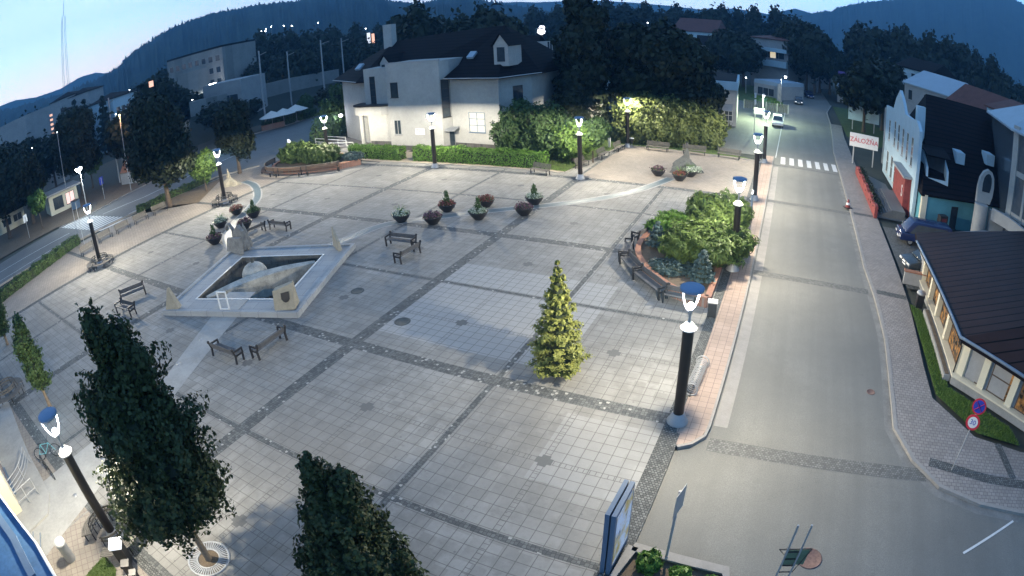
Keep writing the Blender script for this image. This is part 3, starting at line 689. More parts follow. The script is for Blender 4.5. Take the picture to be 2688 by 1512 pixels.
# ---------------------------------------------------------------- hills round the valley
def hill(name, pts, dist, depth, mat, rough=10, base=-5, seed=0, k=30, tree=3.0):
    """terrain ridge: skyline points read at a distance, sloping down to the valley in front and behind"""
    r = np.random.default_rng(seed); top = [far(x, y, dist) for x, y in pts]
    P = smooth_path([t.to_2d() for t in top], k); Z = []; KK = k
    for i in range(len(top)-1):
        for j in range(KK):
            t = j/KK; Z.append(top[i].z*(1-t) + top[i+1].z*t)
    Z.append(top[-1].z); n = len(P); rows = [-1.0, -0.8, -0.6, -0.4, -0.25, -0.12, -0.04, 0, 0.06, 0.4, 1.0]
    vs = []
    for k in rows:
        for i in range(n):
            q = P[i]*(1 + k*depth/dist); h = base + (Z[i]-base)*(1-abs(k)**1.15)
            if abs(k) > 0.01: h += rough*0.8*(math.sin(i*0.15+k*9)+math.sin(i*0.06-k*5))*(1-abs(k))*abs(k)*2.2
            h += abs(r.normal())*tree*(1 if abs(k) < 0.7 else 0.3)
            vs.append((q.x, q.y, h))
    mb = MB(); mb.add(vs, [(a*n+i, a*n+i+1, (a+1)*n+i+1, (a+1)*n+i) for a in range(len(rows)-1) for i in range(n-1)], True)
    return struct(name, mb, mat)
def dd(l): return [(x*1.04348, y*1.04348) for x, y in l]
hill('left_hill', dd([(-160, 330), (-60, 310), (60, 268), (160, 240), (235, 208), (290, 178), (330, 138), (400, 92), (470, 58), (540, 36), (620, 20), (720, 10), (800, -2), (860, -4), (930, -6), (990, 8), (1060, 12), (1130, -6), (1200, 2), (1270, 14), (1330, 22), (1420, 40), (1500, 50), (1600, 62), (1750, 80)]), 900, 500, 'forest', 9, seed=1)
hill('distant_left_mountain', dd([(-300, 330), (-120, 300), (0, 268), (40, 252), (90, 245), (150, 225), (200, 195), (240, 183), (290, 185), (360, 180), (500, 150), (700, 120)]), 1640, 240, 'forest', 4, seed=2, k=8, tree=0.8)
hill('right_mountain', dd([(1850, 60), (1930, 42), (1990, 46), (2050, 34), (2090, 30), (2140, 14), (2200, 6), (2280, -2), (2360, -12), (2440, -22), (2500, -14), (2560, 8), (2620, 40), (2760, 110), (2950, 210)]), 1450, 420, 'forest', 12, seed=3, tree=3.5)
hill('distant_centre_mountain', dd([(1200, 8), (1350, 6), (1500, 2), (1650, 12), (1760, 24), (1850, 22), (1930, 36), (2000, 22), (2060, 38), (2200, 60)]), 1700, 230, 'forest', 4, seed=4, k=8, tree=0.8)
# ---------------------------------------------------------------- square lamps
def lamp_light(parent, z, watts, color=(1.0, 0.90, 0.71), radius=0.20, name='lamp_light'):
    """light thrown down by the round reflector: a disc as wide as the reflector, brighter towards the sides than straight down"""
    ld = bpy.data.lights.new(name, 'AREA'); ld.shape = 'DISK'; ld.size = 2*radius; ld.energy = watts; ld.color = color; ld.spread = math.pi; ld.use_nodes = True
    t = ld.node_tree; em = t.nodes['Emission']
    ge = t.nodes.new('ShaderNodeNewGeometry'); sp = t.nodes.new('ShaderNodeSeparateXYZ'); t.links.new(ge.outputs['Incoming'], sp.inputs[0])
    def mth(op, a_, b_):
        n_ = t.nodes.new('ShaderNodeMath'); n_.operation = op
        for i_, v_ in enumerate((a_, b_)):
            if isinstance(v_, float): n_.inputs[i_].default_value = v_
            else: t.links.new(v_, n_.inputs[i_])
        return n_.outputs[0]
    ab = mth('ABSOLUTE', sp.outputs[2], 0.0)
    t.links.new(mth('MULTIPLY', mth('DIVIDE', mth('ADD', ab, 0.02), mth('ADD', ab, 0.05)), mth('POWER', mth('ADD', ab, 0.42), -2.6)), em.inputs['Strength'])
    o = bpy.data.objects.new(name, ld); COL.objects.link(o); o.location = (0, 0, z)
    if parent is not None: o.parent = parent
    return o
LH, LC = 5.55, 4.12
def make_square_lamp(label):
    t = thing('square_lamp', label, 'street lamp', (0, 0, 0), 0, 'tall lamps of the square')
    MB().lathe([(0.42, 0), (0.42, 0.04), (0.36, 0.12), (0.25, 0.38), (0.22, 0.42)], seg=24).build('base', 'grey_metal', t)
    MB().lathe([(0.205, 0.40), (0.205, 3.98)], seg=24).build('column', 'lamp_brown', t)
    MB().lathe([(0.23, 3.96), (0.29, 3.99), (0.30, 4.05), (0.22, 4.09), (0.20, 4.16), (0.12, 4.24), (0.0, 4.26)], seg=24).build('collar', 'white_metal', t)
    MB().lathe([(0.06, 4.2), (0.04, 4.5), (0.09, 4.68), (0.10, 4.74)], seg=12).build('neck', 'grey_metal', t)
    MB().lathe([(0.0, 4.72), (0.09, 4.74), (0.125, 4.80), (0.12, 4.92), (0.05, 4.98), (0.0, 4.99)], seg=14).build('bulb', 'opal', t)
    for k in range(2):
        a = math.pi*k + 0.5; mb = MB()
        pts = [(math.cos(a)*r_, math.sin(a)*r_, z) for r_, z in ((0.09, 4.72), (0.17, 4.80), (0.26, 4.95), (0.33, 5.15), (0.37, 5.34), (0.38, 5.45))]
        mb.tube(pts, 0.030, 8).build('lit_arm', 'opal', t)
    MB().lathe([(0.0, 5.50), (0.39, 5.50), (0.40, 5.455), (0.415, 5.455), (0.425, 5.55), (0.37, 5.585), (0.2, 5.61), (0.0, 5.62)], seg=28).build('reflector_disc', 'reflector', t)
    lamp_light(t, 5.44, LAMP_W)
    return t
lamps = [((-2.70, 17.9), 'dark lamp column nearest the street in front, standing where two sett bands meet'),
 ((-2.60, 32.95), 'dark lamp column rising out of the round shrub bed beside the street'),
 ((-2.45, 48.2), 'dark lamp column on the pink footway beyond the round shrub bed'),
 ((-2.38, 62.8), 'farthest street-side lamp column, near the painted crossing'),
 ((-17.95, 48.35), 'lamp column in front of the lit leafy bushes at the back edge of the square'),
 ((-17.70, 62.9), 'lamp column at the corner of the upper terrace under the tall lit hedge trees'),
 ((-33.3, 48.55), 'lamp column standing before the long clipped hedge and the white house'),
 ((-48.4, 48.9), 'lamp column behind the crescent shrub bed near the house entrance'),
 ((-49.3, 33.8), 'lamp column with a ring bench beside the small lit maple'),
 ((-48.8, 17.8), 'lamp column with a ring bench near the left road and its hedge'),
 ((-17.87, 2.48), 'lamp column in the near left corner with a ring bench at its foot')]
lp = make_square_lamp(lamps[0][1])
def dup_lamp(src, loc, rz, label):
    r = dup(src, loc, rz, label); return r
for i, ((x, y), lab) in enumerate(lamps):
    if i == 0: lp.location = (x, y, 0); lp['label'] = lab; lp.rotation_euler = (0, 0, R(20))
    else: dup_lamp(lp, (x, y, 0), R([20, 10, 0, 0, 40, 0, 0, 0, 0, 60, 70][i]), lab)
# second street lamp at far right near the terrace corner keeps a litter cup at its foot
def litter_cup(loc, lab):
    t = thing('litter_cup', lab, 'litter bin', loc, 0, 'small cup bins by the lamps')
    MB().lathe([(0.2, 0), (0.2, 0.04), (0.04, 0.06), (0.04, 0.4)], seg=12).build('foot', 'grey_metal', t)
    MB().lathe([(0.06, 0.4), (0.2, 0.75), (0.24, 1.0), (0.25, 1.02)], seg=14).build('cup', 'black_metal', t)
    MB().lathe([(0.26, 1.02), (0.26, 1.07), (0.18, 1.09), (0.17, 1.02)], seg=14, cap=False).build('rim', 'white_metal', t); return t
litter_cup(c('20', 905, 1112), 'black cup bin beside the lamp at the terrace corner')
litter_cup(c('20', 1897, 1232) + Vector((-0.35, 0.2, 0)), 'black cup bin at the foot of the farthest street-side lamp')

# ---------------------------------------------------------------- benches
def make_bench(name, label, L=1.9, style='park', wood='wood_brown', group=None):
    """front faces -Y, centre at origin"""
    t = thing(name, label, 'bench', (0,0,0), 0, group)
    s = MB()
    for k in range(6): y = -0.24 + k*0.085; s.box(-L/2, L/2, y, y+(0.065 if style != 'heavy' else 0.08), 0.43 + 0.02*abs(k-2.5)/2.5, 0.465 + 0.02*abs(k-2.5)/2.5)
    s.build('seat', wood, t)
    b = MB()
    for k in range(5 if style != 'heavy' else 3):
        z = 0.55 + k*0.085; y = 0.27 + k*0.028; b.box(-L/2, L/2, y, y+0.035, z, z+(0.065 if style != 'heavy' else 0.08))
    b.build('backrest', wood, t)
    for sx in (-1, 1):
        x = sx*(L/2 - (0.0 if style == 'heavy' else 0.12)); f = MB()
        wdt = 0.10 if style == 'heavy' else 0.05
        f.bar((x, -0.22, 0), (x, -0.24, 0.44), wdt, 0.07); f.bar((x, 0.30, 0), (x, 0.24, 0.45), wdt, 0.07)
        f.bar((x, -0.26, 0.42), (x, 0.28, 0.42), wdt, 0.05, up=(1,0,0)); f.bar((x, 0.26, 0.42), (x, 0.42, 0.98) if style != 'heavy' else (x, 0.37, 0.80), wdt, 0.06)
        if style == 'heavy':
            f.bar((x, -0.26, 0.42), (x, -0.24, 0.66), wdt, 0.06); f.bar((x, -0.28, 0.66), (x, 0.34, 0.68), wdt, 0.05, up=(1,0,0)); f.lathe([(0.0, 0.76), (0.08, 0.78), (0.08, 0.87), (0.0, 0.90)], x, 0.37, 8)
        f.build('side_frame', 'black_metal', t)
    return t
def facing(p, q):       # bench rotation so that its length runs p->q, front to the right-hand side of p->q
    d = Vector(q[:2]) - Vector(p[:2]); return math.atan2(d.y, d.x)
B0 = make_bench('street_bench', 'x', 1.9, 'park', 'wood_grey', 'wooden benches backing onto the left road')
sb = [((-54.6, 18.9), R(96), 'slatted bench nearest the hedge end in the row beside the left road'),
      ((-56.2, 21.9), R(97), 'second slatted bench from the hedge in the row beside the left road'),
      ((-56.2, 24.3), R(93), 'middle slatted bench of the row opposite the left crossing'),
      ((-56.4, 26.9), R(92), 'fourth slatted bench from the hedge, opposite the left crossing'),
      ((-56.5, 29.6), R(90), 'slatted bench at the big dark tree, last of the row beside the left road')]
for i, (p, a, lab) in enumerate(sb):
    if i == 0: B0.location = (*p, 0); B0.rotation_euler = (0, 0, a); B0['label'] = lab
    else: dup(B0, (*p, 0), a, lab)
# heavy benches in angled pairs round the fountain
B1 = make_bench('heavy_bench', 'x', 2.1, 'heavy', 'wood_dark', 'dark heavy benches in pairs round the fountain')
Z6 = lambda x, y: g(540 + x/6.0375, 480 + y/6.0375)
hb = [((c('01', 1000, 1250)*0 + c('01', 925, 835)), c('01', 1100, 765), 1, 'dark bench left of the fountain, the one nearer the road of its pair'),
      (c('01', 905, 905), c('01', 1010, 935), 1, 'bench left of the fountain whose seat catches the lamp light'),
      (c('11', 1000, 400), c('11', 1195, 425), 1, 'farther dark bench of the pair right of the fountain'),
      (c('11', 1215, 455), c('11', 1070, 540), 1, 'nearer dark bench of the pair right of the fountain, set at an angle'),
      (c('01', 1640, 1215), c('01', 1820, 1280), -1, 'left dark bench of the pair in front of the fountain'),
      (c('11', 0, 1260), c('11', 205, 1110), -1, 'right dark bench of the pair in front of the fountain'),
      (Z6(620, 890), Z6(920, 755), -1, 'dark bench behind the stone arch group at the back of the fountain'),
      (Z6(1060, 720), Z6(1320, 750), -1, 'dark bench standing apart behind the fountain, open towards the square')]
for i, (p, q, sgn, lab) in enumerate(hb):
    cx = (p + q)/2; a = facing(p, q) + (0 if sgn > 0 else math.pi)
    L = (q - p).length
    if i == 0: B1.location = (cx.x, cx.y, 0); B1.rotation_euler = (0,0,a); B1['label'] = lab; B1.scale = (max(0.7, min(1.25, L/2.1)), 1, 1)
    else: dup(B1, (cx.x, cx.y, 0), a, lab, scale=(max(0.7, min(1.25, L/2.1)), 1, 1))
# benches of the upper terrace
K20 = lambda x, y: c('20', x, y)
tb = [(K20(1030, 1130), K20(1165, 1145), 'pale slatted bench left of the rock, backing onto the lawn'),
      (K20(1310, 1160), K20(1440, 1172), 'pale slatted bench behind the rock, backing onto the lawn'),
      (K20(1568, 1185), K20(1705, 1205), 'slatted bench at the right end of the terrace lawn'),
      (K20(875, 1145), K20(812, 1172), 'bench nearest the corner lamp along the left lawn edge'),
      (K20(795, 1195), K20(725, 1212), 'middle bench along the left lawn edge of the terrace'),
      (K20(712, 1262), K20(635, 1295), 'first bench along the left lawn edge, close to the front lamp'),
      (K20(128, 1300), K20(298, 1328), 'pale bench in front of the end of the long clipped hedge')]
B2 = make_bench('terrace_bench', 'x', 2.0, 'park', 'wood_grey', 'slatted benches of the upper terrace')
for i, (p, q, lab) in enumerate(tb):
    cx = (p+q)/2; a = facing(p, q); 
    if 3 <= i <= 5: a = facing((-19.9, 49.6), (-18.3, 63.6))
    L = 2.6 if i < 3 else 2.0
    if i in (3, 4, 5): cx = Vector([(-18.0, 60.8, 0), (-18.6, 57.0, 0), (-19.2, 52.4, 0)][i-3])
    if i == 0: B2.location = (cx.x, cx.y, 0); B2.rotation_euler = (0,0,a); B2['label'] = lab; B2.scale = (L/2, 1, 1)
    else: dup(B2, (cx.x, cx.y, 0), a, lab, scale=(L/2, 1, 1))
# ring benches round three lamps
def ring_bench(x, y, lab, arcs, mat):
    t = thing('ring_bench', lab, 'bench', (x, y, 0), 0, 'ring benches round lamps')
    for a0, a1 in arcs:
        s = MB()
        for r_ in np.linspace(0.95, 1.42, 6):
            n = 12; pts = [(r_*math.cos(a), r_*math.sin(a)) for a in np.linspace(R(a0), R(a1), n)]
            kerbline(pts, 0.075, 0.43, 0.465, s)
        s.build('seat_segment', mat, t)
        b = MB()
        for z in (0.62, 0.78): kerbline([(0.86*math.cos(a), 0.86*math.sin(a)) for a in np.linspace(R(a0), R(a1), 12)], 0.03, z, z+0.09, b)
        b.build('back_segment', mat, t)
        for a in (a0+8, (a0+a1)/2, a1-8):
            a = R(a); l = MB(); l.bar((0.98*math.cos(a), 0.98*math.sin(a), 0), (0.98*math.cos(a), 0.98*math.sin(a), 0.44), 0.05)
            l.bar((1.38*math.cos(a), 1.38*math.sin(a), 0), (1.38*math.cos(a), 1.38*math.sin(a), 0.44), 0.05); l.bar((0.95*math.cos(a), 0.95*math.sin(a), 0.42), (1.40*math.cos(a), 1.40*math.sin(a), 0.42), 0.04)
            l.bar((0.95*math.cos(a), 0.95*math.sin(a), 0.42), (0.85*math.cos(a), 0.85*math.sin(a), 0.88), 0.04); l.build('leg_frame', 'black_metal', t)
    return t
ring_bench(-17.87, 2.48, 'round slatted bench with dark legs round the near left lamp', [(-55, 60), (75, 160), (185, 240)], 'wood_grey')
ring_bench(-48.8, 17.8, 'round bench encircling the lamp near the left road', [(-60, 50), (60, 170), (180, 290)], 'wood_grey')
ring_bench(-49.3, 33.8, 'round bench encircling the lamp by the lit maple', [(-60, 50), (60, 170), (180, 290)], 'wood_grey')
q = g(30, 1050)
ring_bench(q.x - 0.6, q.y, 'curved bench at the left edge of the picture beside the shop front', [(-60, 60), (80, 200)], 'wood_grey')

# ---------------------------------------------------------------- planters
def planter(p, kind, lab, s=1.0):
    t = thing('flower_bowl', lab, 'planter', (p.x, p.y, 0), rng.uniform(0, 6), 'round flower bowls')
    MB().lathe([(0.32*s, 0.0), (0.36*s, 0.05), (0.60*s, 0.34), (0.70*s, 0.55), (0.74*s, 0.60), (0.70*s, 0.62), (0.64*s, 0.55), (0.0, 0.52)], seg=22, cap=False).build('bowl', 'black_metal', t)
    mats = {'red': 'flower_red', 'purple': 'flower_purple', 'white': 'flower_white', 'green': 'leaf_mid'}
    fl, con = kind
    P, d = blob_points([(0, 0, 0.62, 0.66*s, 0.66*s, 0.30*s)], 420, 0.5, 0.15, 5)
    leaf_mesh('flowers', P, d, 0.10, mats[fl], 1.2, parent=t)
    P, d = blob_points([(0, 0, 0.58, 0.60*s, 0.60*s, 0.22*s)], 220, 0.6, 0.1, 6); leaf_mesh('greenery', P, d, 0.11, 'leaf_mid', 1.4, parent=t)
    if con == 'cone':
        P, d = blob_points([(0, 0, 0.95, 0.24, 0.24, 0.45), (0, 0, 1.35, 0.15, 0.15, 0.32)], 380, 0.5, 0.12, 7); leaf_mesh('dwarf_conifer', P, d, 0.08, 'leaf_mid', 1.5, parent=t)
    if con == 'palm':
        mb = MB()
        for k in range(16):
            a = k*0.9; L = 0.75
            pts = [(0, 0, 0.6), (0.12*math.cos(a), 0.12*math.sin(a), 0.95), (0.38*math.cos(a), 0.38*math.sin(a), 1.15+0.12*math.sin(k*3)), (0.6*math.cos(a), 0.6*math.sin(a), 1.05)]
            mb.tube(pts, [0.012, 0.012, 0.008, 0.002], 4)
        mb.build('spiky_plant', 'leaf_hedge', t)
    return t
pls = [(Z6(500, 500), ('red', None), 'flower bowl with reddish flowers nearest the ring bench by the maple'),
 (Z6(770, 545), ('green', 'cone'), 'bowl with a small upright conifer right of the left stream bend'),
 (Z6(630, 725), ('purple', None), 'bowl of dark purple foliage beside the stone sculptures'),
 (Z6(250, 705), ('white', 'palm'), 'bowl of white flowers at the far left of the planters by the fountain'),
 (Z6(155, 965), ('purple', 'cone'), 'bowl with a dwarf conifer over purple foliage, left of the fountain stones'),
 (c('11', 1100, 222), ('white', 'palm'), 'bowl of pale flowers at the left end of the middle planter row'),
 (c('11', 1338, 240), ('purple', None), 'purple leaved bowl, nearest of the middle planter row'),
 (c('11', 1445, 145), ('red', 'cone'), 'bowl with a dark round-topped dwarf conifer in the middle planter row'),
 (c('11', 1735, 112), ('red', None), 'bowl of red flowers behind the white flowered one'),
 (c('11', 1682, 204), ('white', 'cone'), 'bowl of white flowers with a dwarf conifer on the stream edge'),
 (c('21', 170, 92), ('white', 'cone'), 'white flowered bowl with a bushy conifer at the right end of the middle row'),
 (c('21', 92, 172), ('purple', None), 'dark purple bowl at the right end of the middle row'),
 (c('20', 1103, 1325), ('purple', None), 'bowl of mauve flowers left of the rock on the terrace'),
 (c('20', 1265, 1362), ('red', 'palm'), 'bowl of red flowers with a spiky plant in front of the rock'),
 (c('20', 1345, 1332), ('white', 'palm'), 'bowl of white daisies close to the rock')]
for p, k, lab in pls: planter(p, k, lab)

# ---------------------------------------------------------------- rock on the terrace and stone sculpture by the left trees
def lumpy(mb, base, h, rx, ry, seed, seg=14, rows=8, pw=1.3):
    r = random.Random(seed); ph = [r.uniform(0, 6.28) for _ in range(4)]; o = len(mb.v)
    prof = [(1e-3 if k == rows else 1 - (k/rows)**pw, h*k/rows) for k in range(rows+1)]
    mb.lathe(prof, 0, 0, seg, smooth=False, cap=False)
    for i in range(o, len(mb.v)):
        x, y, z = mb.v[i]; a = math.atan2(y, x); k = 1 + 0.22*math.sin(3*a+ph[0]+z*2) + 0.14*math.sin(5*a+ph[1]-z*4) + r.uniform(-.07, .07)
        mb.v[i] = (base[0] + x*rx*k, base[1] + y*ry*k, base[2] + z + r.uniform(-.04, .04))
    return mb
p = (c('20', 1225, 1282) + c('20', 1385, 1300))/2
t = thing('rock_fountain', 'pointed grey boulder on the upper terrace with flower bowls before it', 'rock', (p.x, p.y, 0))
lumpy(lumpy(MB(), (0, 0, -0.05), 1.75, 1.55, 1.2, 4), (0.15, 0, 0), 2.55, 0.55, 0.5, 8).build('boulder', 'rock', t)
MB().lathe([(0.14, 2.3), (0.12, 2.75), (0.0, 2.8)], 0.15, 0, 8).build('spout', 'black_metal', t)
P, d = blob_points([(0.95, -0.5, 0.4, 0.8, 0.6, 0.35)], 500, 0.5, 0.2, 4); leaf_mesh('creeping_plants', P, d, 0.09, 'flower_white', parent=t)
p = c('00', 1740, 1395)
t = thing('stone_mound', 'pale pointed stone mound under the tree at the far left corner of the square', 'rock', (p.x, p.y, 0))
lumpy(lumpy(MB(), (0, 0, -0.05), 1.0, 1.5, 1.1, 14), (-0.4, 0.2, 0), 1.9, 0.35, 0.35, 18).build('stones', 'stone_warm', t)

# ---------------------------------------------------------------- fountain: 10 m square rim turned 21.5 degrees
ft = thing('fountain', 'square sunken fountain with pale slab rim, stone ball and slanting stone beam', 'fountain', FA, FR)
def frame(mb, o0, o1, i0, i1, z0, z1):
    mb.box(o0, o1, o0, i0, z0, z1); mb.box(o0, o1, i1, o1, z0, z1); mb.box(o0, i0, i0, i1, z0, z1); mb.box(i1, o1, i0, i1, z0, z1)
mb = MB(); frame(mb, 0.0, 10.05, 1.75, 8.35, 0.0, 0.24); mb.build('rim_slabs', 'slab_blue', ft)
mb = MB(); frame(mb, 0.02, 10.03, 0.24, 9.81, 0.24, 0.33); mb.build('outer_curb', 'slab_blue', ft)
mb = MB(); frame(mb, 1.72, 8.38, 1.80, 8.30, 0.245, 0.285); mb.build('inner_lip', 'white_metal', ft)
mb = MB(); frame(mb, 1.74, 8.36, 1.80, 8.30, -1.6, 0.238); mb.build('basin_wall', 'basin', ft)
MB().box(1.8, 8.3, 1.8, 8.3, -1.62, -1.25).build('basin_floor', 'basin_dark', ft)
# slanting stone beam: a lens-shaped wall running corner to corner
mb = MB(); n = 14; vs = []
for i in range(n+1):
    u = i/n; x = 2.3 + 5.75*u; yc = 2.25 + 5.2*u; w_ = 0.14 + 0.55*math.sin(math.pi*min(1, u*1.02))**0.8
    dx, dy = -0.67, 0.74
    zt = 0.20 + 0.30*math.sin(math.pi*u); zb = -0.30 - 0.75*math.sin(math.pi*u)
    vs += [(x+dx*w_*0.5, yc+dy*w_*0.5, zt), (x-dx*w_*0.5, yc-dy*w_*0.5, zt-0.12), (x-dx*w_*0.5, yc-dy*w_*0.5, zb), (x+dx*w_*0.5, yc+dy*w_*0.5, zb)]
mb.add(vs, [(4*i+k, 4*i+(k+1)%4, 4*i+4+(k+1)%4, 4*i+4+k) for i in range(n) for k in range(4)] + [(0,1,2,3), (4*n+3, 4*n+2, 4*n+1, 4*n)])
mb.build('stone_beam', 'marble', ft)
sp = Vector((4.15, 5.85)); bw = fw(4.15, 5.85); bz = hz(bw, 682, 719)
mb = MB(); mb.lathe([(max(1e-3, 0.92*math.sin(a)), bz - 0.92*math.cos(a)) for a in np.linspace(0, math.pi, 18)], sp.x, sp.y, 30, cap=False); mb.build('stone_ball', 'marble', ft)
MB().lathe([(0.55, -1.26), (0.62, -1.0)], sp.x, sp.y, 20).build('ball_plinth', 'rock', ft)
MB().lathe([(0.11, bz + 0.88), (0.11, bz + 1.2), (0.14, bz + 1.22), (0.0, bz + 1.26)], sp.x, sp.y, 10).build('nozzle', 'rock', ft)
# slab bridge meeting the path
MB().box(3.9, 5.9, 0.35, 2.7, 0.246, 0.275).build('path_slab', 'concrete_path', ft)

def fworld(u, v): x, y = fw(u, v); return Vector((x, y, 0))
def wedge(name, lab, u, v, rz, pts, t, mat='stone_warm', hole=None):
    """upright carved stone: outline pts (x,z) extruded t, standing on the rim"""
    o = thing(name, lab, 'sculpture', fworld(u, v) + Vector((0, 0, 0.33)), FR + rz)
    mb = MB(); n = len(pts)
    tp = t*0.35
    zmax = max(p[1] for p in pts)
    vs = [(x, -t/2*(1-0.6*z/zmax), z) for x, z in pts] + [(x, t/2*(1-0.6*z/zmax), z) for x, z in pts]
    mb.add(vs, [tuple(range(n))[::-1], tuple(range(n, 2*n))] + [(i, (i+1)%n, n+(i+1)%n, n+i) for i in range(n)])
    mb.build('stone', mat, o)
    return o
wedge('stone_wedge', 'slim pointed stone wedge on the near left corner of the fountain rim', 0.75, 0.45, 0.1, [(-0.5, 0), (0.52, 0), (0.02, 1.35), (-0.08, 1.3)], 0.5)
w2 = wedge('stone_marker', 'broad stone block with a dark arched opening on the near right corner of the rim', 9.05, 0.75, 0.15, [(-0.62, 0), (0.62, 0), (0.60, 1.42), (-0.60, 1.05)], 0.95)
mb = MB(); mb.plate([(-0.1, -0.345, 0.95), (-0.1, -0.39, 0.62), (0.0, -0.405, 0.48), (0.15, -0.41, 0.42), (0.30, -0.405, 0.48), (0.40, -0.39, 0.62), (0.40, -0.33, 1.03)], (0, -0.012, -0.004)); mb.build('arched_opening', 'black_metal', w2)
wedge('stone_fin', 'leaning stone fin on the far right corner of the fountain', 9.1, 9.15, -0.9, [(-0.65, 0), (0.55, 0), (0.35, 0.6), (-0.75, 1.35)], 0.25, 'stone_warm')
a_ = thing('stone_arch_group', 'group of tall pale stone slabs and peaks at the far left corner of the fountain', 'sculpture', fworld(0.75, 9.3) + Vector((0, 0, 0.33)), FR - 0.45); a_.scale = (1.05, 1.05, 1.05)
MB().plate([(-1.0, -0.25, 0), (1.0, -0.25, 0), (0.95, -0.15, 1.15), (-0.75, -0.15, 0.95)], (0, 0.25, 0)).build('front_slab', 'rough_slab', a_)
MB().plate([(-0.9, 0.35, 0), (0.5, 0.35, 0), (0.45, 0.4, 1.35), (0.0, 0.4, 1.75), (-0.85, 0.4, 1.1)], (0, 0.3, 0)).build('back_slab', 'rough_slab', a_)
lumpy(MB(), (0.15, 0.85, 0), 1.9, 0.45, 0.4, 9).build('stone_peak', 'rough_slab', a_)
mb = MB(); P_ = [(-1.25 + 0.55*math.cos(a), 0.5, 0.75 + 0.95*math.sin(a)) for a in np.linspace(0.2, 2.6, 9)]
mb.tube(P_, 0.13, 8).build('curved_stone', 'rough_slab', a_)
f_ = thing('steel_frame', 'small upright pale metal frame on the front rim of the fountain', 'frame', fworld(4.95, 0.35) + Vector((0,0,0.276)), FR)
mb = MB(); mb.bar((-0.32, 0, 0), (-0.32, 0, 1.1), 0.07); mb.bar((0.32, 0, 0), (0.32, 0, 1.1), 0.07); mb.bar((-0.35, 0, 1.12), (0.35, 0, 1.12), 0.07); mb.bar((-0.35, 0, 0.04), (0.35, 0, 0.04), 0.07); mb.build('outer_frame', 'white_metal', f_)
MB().box(-0.22, 0.22, -0.02, 0.02, 0.75, 0.95).build('small_plate', 'grey_metal', f_)

# ---------------------------------------------------------------- conifer on the square
def conifer(name, lab, loc, H, Rr, mat, n, leaf, seed=1, group=None, thin=1.0, layers=9):
    t = thing(name, lab, 'conifer', loc, 0, group); r = np.random.default_rng(seed)
    trunk_mb(H*0.97, 0.02*H, 0.006).build('trunk', 'bark', t)
    P, Nn = [], []
    for k in range(layers):
        f = (k + 0.5)/layers; zc = H*(0.06 + 0.92*f); rad = Rr*(1-f)**0.75*(0.93 + 0.16*math.sin(k*2.7)); m = int(n*(1-f)**1.2*2.1/layers*thin) + 40
        nb = max(5, int(15*(1-f)+5))
        for j in range(nb):
            a = 2*math.pi*(j + 0.5*(k % 2))/nb + r.uniform(-.2, .2); L = rad*r.uniform(0.78, 1.15); mm = max(4, m//nb)
            s_ = r.random(mm)**0.6; droop = -0.12*L*s_ + 0.20*L*s_**2
            x = (s_*L)*math.cos(a); y = (s_*L)*math.sin(a); w_ = 0.24*L*(1.1 - s_*0.6)
            q = np.stack([x + r.normal(size=mm)*w_*0.55, y + r.normal(size=mm)*w_*0.55, zc + droop + r.normal(size=mm)*0.05*H/layers*2.2], 1)
            P.append(q); Nn.append(np.stack([0.5*np.cos(a)*np.ones(mm), 0.5*np.sin(a)*np.ones(mm), np.ones(mm)*0.9], 1))
    cr = leaf_mesh('needles', np.concatenate(P), np.concatenate(Nn), leaf, mat, 1.8, jitter=0.7, parent=t)
    MB().lathe([(Rr*0.60, H*0.06), (Rr*0.42, H*0.35), (Rr*0.22, H*0.65), (0.02, H*0.92)], seg=9, smooth=False).build('shade_core', 'leaf_dark', cr)  # added dark cone, blocks light between the branches
    return t
conifer('spruce', 'yellow-green young spruce standing free on the square', (-8.15, 19.35, 0), 5.3, 1.22, 'leaf_conifer', 26000, 0.065, 3, layers=15)

q = g(1510, 950)
t = thing('spruce_sign', 'small pale sign board beside the free-standing spruce', 'sign', (q.x, q.y, 0), R(10))
MB().box(-0.04, 0.04, -0.03, 0.03, 0, 0.7).build('post', 'grey_metal', t); MB().box(-0.16, 0.16, -0.035, -0.032+0.03, 0.45, 0.95).build('board', 'white_metal', t)

# ---------------------------------------------------------------- round shrub beds with brick walls and bench rows
def bed(name, lab, poly, h, cap='brick_top', wallm='brick', soil='dirt', closed=True):
    ctr = sum((Vector(p[:2]) for p in poly), Vector((0, 0)))/len(poly)
    t = thing(name, lab, 'planting bed', (ctr.x, ctr.y, 0)); L = [(p[0]-ctr.x, p[1]-ctr.y) for p in poly]
    inner = [(x*0.91, y*0.91) for x, y in L]
    kerbline(L + [L[0]], 0.22, 0.0, h, MB()).build('wall', wallm, t)
    kerbline(L + [L[0]], 0.34, h, h+0.06, MB()).build('coping', cap, t)
    MB().prism(L, 0.0, h-0.10).build('soil', soil, t)
    return t, ctr
bp = smooth_path([(-3.3, 27.6), (-5.2, 28.1), (-7.2, 30.1), (-8.4, 32.4), (-8.6, 35.0), (-7.9, 37.5), (-6.0, 39.6), (-3.3, 40.0)], 4)
bed1, bc1 = bed('round_bed', 'round brick-walled shrub bed by the street with benches along it', bp, 0.55)
